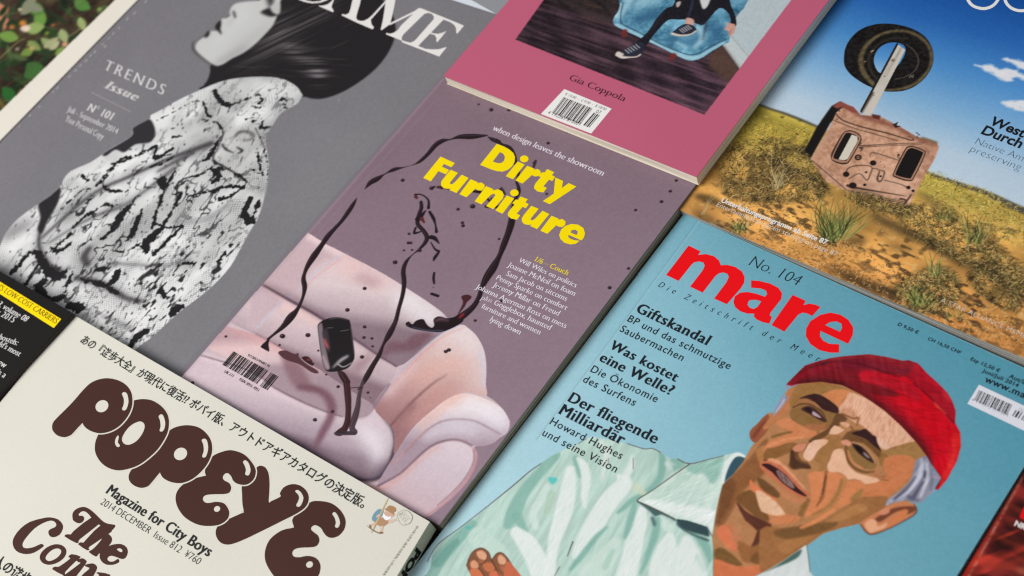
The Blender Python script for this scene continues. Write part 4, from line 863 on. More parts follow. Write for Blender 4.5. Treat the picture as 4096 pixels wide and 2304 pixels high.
    # masthead
art_mauve(); art_grey()
def art_pink():
    F0 = T(2, 0)
    pic = [(238, 0), (25, 298), (1452, 866), (2107, 0), (2300, -260), (430, -260)]
    reg = [np.array(p) for p in P(F0((222, -6), (6, 300), (1456, 880), (2122, 0), (2306, -250), (416, -254)), Z_PINK+.0001)]
    c = Canvas(pink, reg, .00034, bg=(72, 52, 60)); p = Pen(c, F0)
    a = c.ang(*F0((100, 300), (1200, 690)))
    n = c.noise(9, 71, (16, 1), a)*.5+c.noise(22, 72, (5, 1), a)*.3+c.noise(60, 73, (2, 1), a)*.2
    X = c.coord(F0((0, 300))[0], F0((1200, 740))[0]); rows = np.sin(c.coord(F0((500, 300))[0], F0((420, 330))[0])*math.pi*.9)*.5+.5
    c.img = (np.array([34, 25, 31.])+(np.clip((n-.34)*2.6, 0, 1)*.8+.2*rows)[..., None]*np.array([62, 44, 50.]))
    t = np.clip(c.coord(F0((300, 100))[0], F0((900, 600))[0]), 0, 1); c.img *= (.82+.3*t)[..., None]
    p.f([(240, -300), (900, -300), (860, 0), (760, 170), (560, 110), (420, 60), (300, 0)], (46, 38, 36), blur=20, alpha=.8)
    for q in ([(320, -20, 20), (420, 60, 20)], [(560, -40, 24), (700, 60, 20), (740, 120, 12)], [(480, 100, 6), (640, 160, 8)], [(700, 0, 30), (760, -60, 30)]): p.l(q, (28, 22, 24), blur=5)
    for q in ([(560, 30, 6), (680, 60, 6)], [(520, 120, 5), (640, 165, 6)]): p.l(q, (110, 72, 46), blur=4)
    p.f([(1760, -300), (1760, 40), (1660, 170), (1640, 300), (1588, 348), (1716, 526), (2130, -10), (2400, -300)], (180, 192, 196), sm=0, lab=0)
    p.f([(1642, 262), (1800, 432), (1716, 526), (1588, 348)], (190, 198, 200), sm=0); p.l([(1650, 272, 5), (1795, 436, 5)], (150, 158, 162), blur=1.5)
    p.f([(1590, 345), (1718, 526), (1640, 630), (1480, 500), (1500, 400)], (84, 62, 54), sm=0, blur=8); p.l([(1590, 350, 8), (1716, 528, 8)], (60, 44, 40), blur=3)
    ch = p.m([(850, -300), (815, 40), (770, 130), (768, 180), (830, 222), (920, 262), (1000, 300), (1130, 362), (1250, 422), (1340, 457), (1420, 442), (1500, 395), (1590, 338), (1638, 315), (1645, 250), (1660, 170), (1720, 90), (1770, 20), (1860, -300)], sm=4)
    v = c.fbm(70, 75, 4)
    c.paint(ch, (92, 146, 172)); c.lab[ch > .5] = 1
    v2 = c.noise(14, 76)*.5+c.noise(7, 77)*.5
    c.img = np.where((ch > .01)[..., None], c.img+((v-.5)*150+(v2-.5)*60)[..., None]*ch[..., None]*np.array([.9, 1, .95]), c.img)
    for q, col, b2 in (([(900, -60, 90), (850, 60, 60), (800, 140, 40)], (168, 206, 220), 10), ([(960, 20, 110), (1080, 0, 80)], (150, 192, 208), 14), ([(930, 150, 90), (1050, 120, 110), (1150, 100, 60)], (52, 98, 130), 16), ([(1180, 290, 60), (1330, 330, 70), (1420, 260, 60)], (56, 104, 138), 14), ([(1240, 320, 24), (1310, 355, 30)], (160, 206, 222), 6), ([(1500, 200, 90), (1560, 260, 70), (1500, 320, 60)], (44, 92, 128), 14), ([(1560, 120, 60), (1600, 40, 60)], (110, 164, 190), 12), ([(1700, 20, 60), (1740, -40, 50)], (120, 172, 196), 12), ([(1400, 200, 40), (1440, 280, 40), (1380, 360, 30)], (170, 206, 218), 7)):
        p.l(q, col, blur=b2, within=ch, alpha=.85)
    p.l([(780, 185, 22), (830, 205, 26), (920, 248, 26), (1000, 288, 24), (1130, 350, 28), (1250, 408, 30), (1340, 438, 34), (1420, 424, 30), (1500, 376, 26), (1600, 322, 24)], (160, 202, 216), blur=4, within=ch)
    p.l([(815, 30, 20), (785, 130, 22)], (176, 210, 222), blur=4, within=ch)
    p.l([(840, 20, 5), (820, 120, 6), (830, 178, 6), (920, 225, 6), (1040, 288, 6), (1160, 350, 6), (1330, 412, 6), (1420, 395, 6), (1540, 330, 6), (1630, 292, 5)], (30, 54, 76), blur=1.5, within=ch)
    p.l([(1690, 90, 5), (1650, 170, 6), (1640, 250, 5)], (60, 96, 120), blur=2, within=ch)
    p.l([(850, 235, 38), (845, 270, 34)], (116, 44, 40), blur=3); p.l([(1215, 420, 50), (1200, 448, 30)], (112, 44, 40), blur=3)
    K = (27, 26, 33)
    p.f([(1240, -300), (1230, 10), (1165, 62), (1090, 140), (1042, 218), (985, 280), (940, 312), (950, 322), (1010, 345), (1052, 286), (1120, 206), (1182, 150), (1262, 148), (1330, 150), (1425, 190), (1470, 162), (1565, 60), (1640, 110), (1655, 190), (1692, 195), (1686, 120), (1640, -20), (1660, -300)], K, sm=3, lab=2)
    p.l([(1420, 190, 10), (1465, 170, 14), (1440, 300, 8)], (34, 42, 58), blur=5)
    p.l([(1370, -40, 12), (1352, 60, 16), (1330, 130, 10)], (50, 54, 80), blur=3); p.l([(1150, 90, 10), (1060, 210, 14), (1000, 290, 8)], (44, 42, 50), blur=5)
    p.f([(1395, -200), (1530, -200), (1500, -10), (1457, 66), (1425, 30)], (206, 206, 206), sm=3, blur=2, lab=2); p.f([(1240, 20), (1275, 10), (1265, 45), (1243, 55)], (190, 176, 170), sm=2, blur=2)
    p.f([(1620, 172), (1650, 176), (1685, 186), (1682, 230), (1668, 255), (1648, 270), (1630, 262), (1638, 238), (1622, 232), (1604, 222), (1618, 198)], (200, 152, 138), sm=3, blur=1.5, lab=2); p.l([(1640, 262, 5), (1652, 225, 4)], (140, 92, 84), blur=1)
    p.f([(1318, 134), (1372, 150), (1362, 195), (1308, 182)], (204, 160, 146), sm=3, blur=2, lab=2); p.l([(935, 318, 14), (985, 330, 14)], (60, 44, 46), blur=2)
    for pts, sole, lace in (([(788, 408), (830, 392), (862, 372), (890, 356), (925, 326), (960, 318), (998, 335), (988, 388), (970, 420), (900, 434), (845, 442), (796, 430)], [(792, 412, 26), (835, 432, 26), (890, 432, 12), (940, 428, 12), (968, 412, 14)], (870, 390, 950, 350)), ([(1204, 252), (1240, 218), (1264, 200), (1310, 180), (1370, 195), (1392, 228), (1350, 264), (1272, 276), (1216, 264)], [(1210, 254, 22), (1270, 268, 18), (1345, 260, 14), (1386, 234, 12)], (1280, 235, 1340, 205))):
        p.f(pts, (40, 42, 56), sm=3, lab=2); p.l(sole, (216, 202, 194), blur=1.5, lab=2)
        x0, y0, x1, y1 = lace
        for k in range(5):
            x, y = x0+(x1-x0)*k/4, y0+(y1-y0)*k/4; p.l([(x-16, y-14, 6), (x+14, y+12, 6)], (196, 194, 200), blur=1.2)
    p.l([(800, 400, 30), (830, 412, 26)], (212, 200, 192), blur=2)
    c.img += ((c.noise(8, 79)-.5)*10)[..., None]
    fm = p.m(pic, sm=0, blur=1); c.img = c.img*fm[..., None]+np.array(PINK, float)*(1-fm[..., None])
    c.build({0: ('framed_picture', None), 1: ('armchair_picture', 0), 2: ('person_picture', 0)})

def art_desert():
    F0, F1, F2 = T(3, 0), T(3, 1), T(2, 1)
    q = np.array(Q_DES); reg = [q[3]+(q[2]-q[3])*.001, q[2]*.999+q[3]*.001, q[2]+(q[1]-q[2])*.62, q[3]+(q[0]-q[3])*.62]
    c = Canvas(desert, [np.array(x) for x in reg], .00028, bg=(120, 170, 210)); p, g, h = Pen(c, F0), Pen(c, F1), Pen(c, F2)
    t = c.coord(F0((760, 1120))[0], F0((1480, -260))[0])+.12*(c.coord(F0((0, 500))[0], F0((1932, 500))[0])-.4)
    st = [(-.1, (206, 220, 230)), (.12, (186, 208, 226)), (.3, (134, 180, 218)), (.5, (78, 142, 202)), (.72, (38, 100, 176)), (.95, (14, 74, 150)), (1.3, (8, 58, 132))]
    c.img = np.stack([np.interp(t, [x for x, _ in st], [k[i] for _, k in st]) for i in range(3)], -1)
    c.img += ((c.fbm(500, 80, 3)-.5)*16+(c.noise(7, 81)-.5)*5)[..., None]
    # ground
    gm = p.m([(-700, 560), (0, 812), (120, 850), (250, 900), (370, 955), (600, 1050), (1180, 1292), (1400, 1370), (1640, 1449), (1932, 1590), (2600, 1850), (2600, 3200), (-1500, 3200), (-1500, 300)], sm=0)
    d = c.coord(F0((700, 1075))[0], F1((200, 640))[0])
    gc = [(0, (204, 182, 76)), (.14, (214, 184, 80)), (.3, (216, 170, 86)), (.5, (228, 170, 88)), (.75, (220, 158, 84)), (1, (190, 128, 68))]
    gcol = np.stack([np.interp(d, [x for x, _ in gc], [k[i] for _, k in gc]) for i in range(3)], -1)
    ah = c.ang(*F0((0, 812), (1640, 1449)))
    n1 = c.fbm(120, 82, 4, (1.6, 1), ah); n2 = c.noise(10, 83, (2.2, 1), ah)*.6+c.noise(24, 84, (2, 1), ah)*.4
    gcol = gcol*(0.62+.76*n1)[..., None]
    dk = np.clip((n2*.6+n1*.4-.54)*10, 0, 1)*np.clip(.25+1.5*c.noise(170, 85, (2, 1), ah)-.45, 0, 1)
    gcol = gcol*(1-dk[..., None]*.85)+np.array([62, 46, 30.])*dk[..., None]*.85
    lt = np.clip((c.noise(8, 86, (1.5, 1), ah)-.74)*7, 0, 1); gcol = gcol*(1-.4*lt[..., None])+np.array([232, 200, 140.])*.4*lt[..., None]
    yg = np.clip((c.noise(90, 87, (2.5, 1), ah)-.4)*2, 0, 1)*np.clip(1-np.abs(d-.12)*5, 0, 1); gcol = gcol*(1-.5*yg[..., None])+np.array([178, 176, 80.])*.5*yg[..., None]
    c.img = c.img*(1-gm[..., None])+gcol*gm[..., None]; c.lab[gm > .5] = 1
    for q2 in ([(-400, 665, 14), (0, 815, 16), (120, 855, 20), (250, 905, 20), (370, 955, 16)], [(1180, 1296, 12), (1400, 1374, 24), (1640, 1455, 34), (1932, 1592, 50), (2300, 1740, 60)]):
        p.l(q2, (84, 78, 68), blur=3, lab=1)
    rs = np.random.RandomState(5)
    def tuft(x, y, n, L, a0, a1, col, w_=4, pen=g, sp=60):
        for i in range(n):
            aa = math.radians(rs.uniform(a0, a1)); l = L*rs.uniform(.5, 1.1); bx = x+rs.uniform(-sp, sp); by = y+rs.uniform(-sp, sp)*.4
            cu = rs.uniform(-.25, .25)*l; k = np.array(col[rs.randint(len(col))])*rs.uniform(.8, 1.15)
            pen.l([(bx, by, w_), (bx+math.cos(aa)*l*.5-math.sin(aa)*cu*.3, by-math.sin(aa)*l*.5, w_*.8), (bx+math.cos(aa)*l+cu, by-math.sin(aa)*l, .8)], k, sm=3, alpha=.85)
    def scrub(pts, n, cols, L=40, w_=4, pen=g, dark=0):
        q2 = pen.m(pts, sm=3, blur=8); ys, xs = np.nonzero(q2 > .4)
        if dark: c.paint(np.clip((c.fbm(60, 120+n, 3)-.36)*5, 0, 1)*q2*gm, (58, 47, 29), dark)
        if len(ys) == 0: return
        for i in range(n):
            k = rs.randint(len(ys)); uv = (np.array([xs[k], ys[k]])*c.step+c.o) @ c.R
            aa = rs.uniform(0, math.pi); l = rs.uniform(.25, 1)*L*.8*.53*.000126; a2, b2 = uv, uv+np.array([math.cos(aa), math.sin(aa)])*l
            px_ = [((v2 @ c.R.T)-c.o)/c.step for v2 in (a2, (a2+b2)/2+rs.uniform(-.15, .15, 2)*l, b2)]
            wd = w_*.72*.53/c.k()*rs.uniform(.6, 1.1)/2
            seg(px_, wd, np.array(cols[rs.randint(len(cols))])*rs.uniform(.8, 1.2), q2[ys[k], xs[k]]*.8)
    def seg(pp, r, col, al):
        for a2, b2 in zip(pp[:-1], pp[1:]):
            x0, y0 = np.floor(np.minimum(a2, b2)-r-2).astype(int); x1, y1 = np.ceil(np.maximum(a2, b2)+r+2).astype(int)+1
            x0, y0 = max(x0, 0), max(y0, 0); x1, y1 = min(x1, c.W), min(y1, c.H)
            if x1 <= x0 or y1 <= y0: continue
            X, Y = np.meshgrid(np.arange(x0, x1), np.arange(y0, y1)); dd = b2-a2; tt = np.clip(((X-a2[0])*dd[0]+(Y-a2[1])*dd[1])/max(dd@dd, 1e-9), 0, 1)
            m2 = (np.clip(r-np.hypot(X-a2[0]-tt*dd[0], Y-a2[1]-tt*dd[1])+.5, 0, 1)*al)[..., None]
            c.img[y0:y1, x0:x1] = c.img[y0:y1, x0:x1]*(1-m2)+col*m2
    DK = (48, 40, 28)
    # shade and scrub bands
    for q2, a2 in (([(800, 180, 40), (960, 260, 60), (1200, 380, 60), (1400, 480, 60), (1650, 590, 80), (1932, 720, 90), (2200, 860, 90)], .8), ([(420, 560, 20), (620, 650, 50), (800, 720, 70), (980, 780, 80)], .85), ([(0, 400, 20), (60, 200, 30)], .3), ([(560, 380, 30), (700, 370, 60)], .7), ([(920, 410, 30), (1080, 430, 20)], .6), ([(380, 350, 50), (470, 390, 40)], .7)):
        g.l(q2, DK, blur=12, alpha=a2, within=gm)
    h.l([(1400, 30, 40), (1500, 60, 60), (1640, 130, 20)], DK, blur=8, alpha=.7, within=gm); h.l([(1400, 160, 60), (1560, 250, 50), (1700, 330, 60)], DK, blur=12, alpha=.5, within=gm)
    p.l([(1150, 1460, 30), (1300, 1560, 60), (1400, 1640, 40)], DK, blur=10, alpha=.4, within=gm)
    p.l([(20, 1180, 50), (120, 1290, 60), (300, 1330, 50), (420, 1420, 40)], (70, 58, 40), blur=14, alpha=.75, within=gm)
    p.l([(260, 1130, 80), (330, 1200, 50)], (26, 22, 18), blur=8, alpha=.9, within=gm)
    SC = [(176, 146, 84), (214, 186, 124), (142, 114, 64), (196, 166, 100), (30, 25, 17), (42, 34, 22), (26, 22, 15), (104, 92, 48), (126, 116, 58)]
    scrub([(-300, 1100), (60, 1040), (260, 1120), (330, 1230), (430, 1330), (400, 1500), (-300, 1500)], 1980, SC, 60, 5, p, .6)
    scrub([(960, 120), (1300, 100), (1932, 560), (1932, 800), (1500, 560), (1100, 330)], 1980, SC+[(90, 96, 52)], 50, 5, g, .6)
    scrub([(1000, 640), (1350, 560), (1450, 760), (1250, 920), (1000, 860)], 1100, SC+[(96, 110, 56)], 60, 5, g, .6)
    scrub([(1500, 600), (1932, 560), (1932, 900), (1650, 820)], 660, SC, 50, 5, g, .6)
    scrub([(-200, 60), (300, 200), (900, 500), (1932, 1000), (1932, 1200), (500, 700), (-300, 400)], 1540, [(84, 58, 32), (240, 196, 126), (60, 44, 26), (230, 180, 108)], 26, 4, g)
    scrub([(1100, -200), (1932, 120), (1932, 420), (1300, 120)], 1540, [(196, 180, 92), (150, 148, 66), (70, 62, 34), (226, 206, 120), (214, 190, 84)], 34, 4, g)
    scrub([(-200, 900), (300, 960), (260, 1090), (-200, 1080)], 660, [(214, 192, 84), (180, 160, 66), (206, 150, 72), (74, 62, 36)], 30, 4, p)
    GR = [(142, 150, 78), (100, 112, 56), (190, 182, 112), (60, 70, 38), (44, 48, 28)]
    tuft(470, 360, 80, 330, 40, 130, GR, 6); tuft(560, 350, 20, 300, 30, 70, [(190, 176, 110), (130, 140, 70)], 5)
    tuft(1150, 850, 50, 190, 40, 140, GR, 5); tuft(1560, 390, 30, 220, 50, 120, GR, 5); tuft(1250, 620, 20, 170, 60, 120, GR, 4); tuft(1400, 940, 16, 90, 40, 140, GR, 4); tuft(1340, 210, 20, 110, 50, 130, GR, 4)
    tuft(1720, 290, 40, 90, 30, 150, GR, 5, h); tuft(1440, 170, 3, 260, 50, 64, [(206, 186, 140)], 5, h, 10); tuft(1740, 260, 4, 130, 50, 110, [(206, 186, 140)], 4, h)
    tuft(60, 1420, 14, 260, 40, 110, [(214, 196, 150), (180, 160, 110)], 5, p)
    # clouds
    cn_ = c.fbm(36, 98, 3)
    for q2 in ([(1560, 490, 14), (1640, 510, 34), (1720, 530, 50), (1800, 590, 40), (1850, 610, 16)], [(1780, 446, 16), (1840, 460, 40), (1932, 490, 70), (2100, 560, 110)], [(1720, 520, 20), (1800, 545, 60), (1932, 580, 50), (2100, 640, 60)], [(1785, 772, 14), (1860, 780, 30), (1960, 800, 60), (2100, 850, 60)], [(1820, 790, 30), (1900, 820, 30), (2000, 850, 30)]):
        pp_, w_ = wpts(F0, q2); pw = smooth(np.column_stack([np.array(pp_), w_]), 4, closed=False)
        mm = np.clip((c.dist_line(pw[:, :2], pw[:, 2])+(cn_-.5)*26/c.k())*.16+.5, 0, 1); c.paint(mm, (232, 230, 234), .95)
    # tyre
    ty = p.f([(573, 440), (585, 360), (628, 285), (700, 222), (800, 185), (900, 178), (1000, 190), (1100, 222), (1180, 272), (1232, 345), (1249, 430), (1236, 505), (1190, 582), (1110, 650), (1020, 685), (920, 692), (850, 682), (770, 655), (690, 612), (620, 558), (580, 500)], (23, 20, 19), sm=4, lab=2)
    p.l([(800, 640, 30), (735, 570, 34), (702, 490, 34), (708, 410, 32), (755, 330, 30), (830, 270, 26), (935, 236, 24), (1050, 238, 24), (1150, 282, 24), (1216, 352, 24), (1236, 430, 24), (1220, 512, 24), (1160, 592, 26), (1080, 648, 26), (980, 674, 22), (890, 680, 18)], (96, 84, 58), blur=3, within=ty)
    tn = c.noise(9, 91); c.img += ((tn-.5)*26)[..., None]*ty[..., None]
    p.l([(860, 630, 8), (790, 560, 12), (760, 480, 12), (775, 400, 12), (840, 330, 10), (940, 290, 8), (1060, 290, 8)], (62, 56, 44), blur=3, within=ty)
    p.l([(780, 390, 10), (795, 380, 8)], (200, 180, 140), blur=1.5); p.l([(725, 468, 8), (740, 462, 6)], (170, 150, 110), blur=1.5); p.l([(1065, 590, 5), (1078, 568, 5), (1090, 585, 5), (1098, 562, 5)], (130, 130, 120), blur=1)
    hole = p.m([(800, 440), (828, 375), (885, 332), (960, 320), (1022, 340), (1038, 385), (1012, 450), (965, 508), (905, 545), (842, 548), (808, 500)], sm=4)
    c.ramp(hole, F0((960, 320))[0], F0((840, 548))[0], [(0, (60, 124, 192)), (.5, (84, 148, 206)), (1, (150, 190, 224))])
    p.l([(1040, 335, 6), (1100, 380, 7), (1136, 450, 7), (1118, 520, 7), (1050, 575, 7), (960, 598, 6)], (92, 86, 76), blur=1.5, within=ty)
    # post
    p.f([(975, 318), (985, 338), (712, 858), (694, 838)], (30, 26, 24), sm=0, lab=3)
    po = p.f([(983, 336), (1036, 376), (776, 880), (704, 852)], (206, 198, 186), sm=0, lab=3)
    c.img -= (np.clip(c.noise(12, 92, (6, 1), c.ang(*F0((740, 860), (1010, 350))))-.45, 0, 1)*70)[..., None]*po[..., None]
    p.dot(943, 455, 13, (110, 92, 66), blur=3); p.dot(880, 575, 5, (80, 66, 50)); p.dot(800, 720, 4, (80, 66, 50)); p.l([(790, 700, 16), (740, 790, 12), (705, 848, 10)], (60, 46, 36), blur=3)
    # rusty door
    p.f([(480, 800), (545, 766), (600, 800), (470, 930), (330, 1185), (275, 1135), (370, 955)], (24, 21, 20), sm=0, blur=2, lab=4)
    dr = p.m([(480, 930), (515, 850), (560, 812), (640, 805), (700, 868), (850, 880), (1000, 958), (1120, 1030), (1275, 1078), (1290, 1110), (1262, 1190), (1180, 1330), (1110, 1460), (1065, 1550), (1040, 1562), (600, 1445), (440, 1370), (320, 1200)], sm=0, blur=1.5)
    rn = c.fbm(90, 93, 4)
    rf = c.noise(8, 94)*.5+c.noise(20, 95)*.5
    dcol = np.array([166, 122, 97.])+(rn*1.0)[..., None]*np.array([66, 58, 52.])+((rf-.5)*64)[..., None]
    c.img = c.img*(1-dr[..., None])+dcol*dr[..., None]; c.lab[dr > .5] = 4
    p.l([(620, 800, 60), (760, 890, 40), (950, 950, 34), (1120, 1040, 30), (1270, 1085, 24)], (118, 62, 50), blur=8, within=dr, alpha=.8)
    p.f([(488, 800), (545, 764), (600, 790), (640, 805), (680, 850), (640, 850), (560, 808), (520, 820)], (142, 74, 64), sm=0, blur=2, lab=4)
    p.f([(780, 860), (850, 872), (840, 905), (790, 890)], (92, 44, 38), sm=0, blur=2); p.f([(940, 940), (985, 918), (970, 945), (1005, 955), (960, 965)], (50, 36, 32), sm=0); p.l([(1120, 1000, 6), (1145, 1020, 6)], (60, 56, 50)); p.l([(1130, 1025, 5), (1122, 1040, 5)], (60, 56, 50)); p.l([(1165, 1040, 16), (1270, 1075, 16)], (120, 100, 70), blur=3)
    p.l([(1285, 1100, 14), (1180, 1330, 16), (1100, 1460, 14)], (190, 128, 104), blur=5, within=dr, alpha=.7)
    p.l([(440, 1000, 50), (380, 1120, 60), (350, 1190, 40)], (196, 154, 128), blur=10, within=dr, alpha=.7); p.l([(760, 1330, 160), (1000, 1440, 140)], (214, 174, 148), blur=24, within=dr, alpha=.7)
    L = (46, 32, 28)
    for q2 in ([(510, 855, 8), (560, 905, 9), (700, 955, 9), (900, 1005, 9), (1080, 1058, 8), (1092, 1045, 6), (1060, 1028, 4)], [(490, 905, 5), (640, 965, 5), (800, 1010, 5), (980, 1062, 5)], [(705, 1080, 9), (700, 1100, 8), (900, 1088, 6), (1180, 1078, 4)], [(690, 1112, 5), (900, 1100, 4), (1160, 1090, 4)], [(770, 1180, 5), (800, 1152, 6), (990, 1210, 5), (975, 1180, 6)], [(590, 1330, 10), (600, 1275, 8), (670, 1250, 7), (780, 1258, 6), (770, 1320, 7), (745, 1360, 6), (690, 1310, 6), (610, 1350, 6)], [(790, 1270, 6), (840, 1285, 6), (825, 1350, 12), (850, 1370, 8), (880, 1300, 8), (850, 1285, 6)], [(880, 1360, 6), (1000, 1390, 5), (1060, 1420, 8)], [(600, 1400, 20), (680, 1420, 14), (1040, 1480, 5)], [(690, 1115, 10), (710, 1120, 14), (700, 1140, 6)], [(1000, 1500, 14), (1040, 1510, 10), (1030, 1540, 12), (1080, 1470, 10)], [(330, 1210, 5), (600, 1440, 5)]):
        p.l(q2, L, blur=1.5, alpha=.85, within=dr)
    for x, y, r in [(540, 838, 6), (520, 900, 5), (680, 1188, 26), (793, 1230, 24), (985, 1170, 9), (590, 1315, 24), (640, 1400, 28), (730, 1395, 12), (1060, 1415, 16), (1095, 1440, 12), (740, 1300, 9), (850, 1330, 9), (400, 1050, 4), (430, 1000, 4), (1240, 1180, 4), (1190, 1290, 4), (850, 1220, 4), (880, 1260, 4)]: p.dot(x, y, r, (36, 26, 24), within=dr, blur=1)
    p.dot(680, 1188, 15, (150, 108, 88)); p.l([(668, 1190, 6), (692, 1184, 6)], (50, 36, 32))
    p.f([(602, 985), (640, 985), (696, 1018), (706, 1058), (690, 1090), (620, 1215), (590, 1238), (545, 1238), (488, 1215), (474, 1180), (490, 1130), (560, 1010)], (66, 48, 40), sm=3, within=dr); p.f([(600, 994), (640, 994), (686, 1022), (695, 1060), (612, 1210), (585, 1226), (545, 1226), (494, 1208), (484, 1180), (564, 1018)], (172, 126, 104), sm=3, within=dr)
    p.f([(592, 1004), (620, 1004), (672, 1028), (678, 1066), (600, 1200), (575, 1212), (510, 1200), (494, 1182), (520, 1120), (576, 1020)], (26, 22, 22), sm=3, within=dr); p.f([(632, 1016), (674, 1030), (677, 1066), (600, 1200), (575, 1210), (532, 1203)], (214, 206, 190), sm=0, within=dr)
    p.f([(1060, 1104), (1100, 1104), (1172, 1130), (1188, 1165), (1110, 1330), (1070, 1368), (960, 1340), (946, 1300), (1030, 1130)], (66, 48, 40), sm=3, within=dr); p.f([(1064, 1112), (1100, 1112), (1164, 1136), (1178, 1166), (1102, 1326), (1068, 1358), (966, 1330), (956, 1300), (1038, 1136)], (178, 132, 110), sm=3, within=dr)
    p.f([(1072, 1120), (1100, 1120), (1160, 1144), (1166, 1170), (1086, 1330), (1060, 1346), (980, 1326), (965, 1300), (1040, 1150)], (24, 20, 20), sm=3, within=dr)
    scrub([(560, 1440), (760, 1449), (1100, 1560), (1060, 1640), (700, 1560)], 440, SC, 50, 5, p, .6)
    tuft(520, 330, 30, 260, 50, 120, GR, 5)
    wear(c, Q_DES[3], Q_DES[2], 60, (206, 196, 180), 25, .6)
    c.build({0: ('sky_picture', None), 1: ('ground_picture', 0), 2: ('tyre_picture', 0), 3: ('post_picture', 0), 4: ('rusty_door_picture', 0)})
def text_desert():
    W_ = (232, 230, 226); K = (22, 24, 28)
    def ribbon(fr, pts):
        p, w_ = wpts(fr, pts); q = smooth(np.column_stack([np.array(p), w_]), 8, closed=False); xy, ww = q[:, :2], q[:, 2]/2
        d = np.gradient(xy, axis=0); d /= np.linalg.norm(d, axis=1)[:, None]; n = np.column_stack([-d[:, 1], d[:, 0]])
        return np.vstack([xy+n*ww[:, None], (xy-n*ww[:, None])[::-1]])
    F0 = T(3, 0)
    desert.poly('masthead', [ribbon(F0, [(1500, -60, 24), (1510, 0, 24), (1545, 42, 22), (1600, 62, 22), (1650, 62, 22), (1700, 40, 22), (1740, -10, 22), (1790, -120, 22)]), ribbon(F0, [(1790, -80, 24), (1790, 0, 24), (1820, 48, 22), (1870, 75, 22), (1930, 80, 22), (1990, 60, 22), (2050, 0, 22)])], W_)
    lines(desert, F0, [('Western', (1662, 934), (2075, 1100)), ('Durch', (1604, 1006), (1900, 1118))], 'headline', K, off=.03, spacing=1.0)
    lines(desert, F0, [('Native Ame', (1560, 1083), (1958, 1232)), ('preserving a', (1520, 1142), (1962, 1312))], 'subheadline', K, off=-.022)
    k = lambda *p: T(2, 1)(*p)
    lines(desert, T(2, 1), [('Unterhaltungsprogramm ab Seite 87', (1575, 74), (2370, 398))], 'cover_line', W_, off=.022)
    lines(desert, T(2, 1), [('Entertainment program starting on page 87', (1540, 106), (2444, 484))], 'cover_line', W_, off=-.018)
    lines(desert, T(3, 1), [('A STAR ALLIANCE MEMBER', (1300, 828), (2010, 1136))], 'footer_text', W_, off=-.024, spacing=1.05)
art_pink(); art_desert()
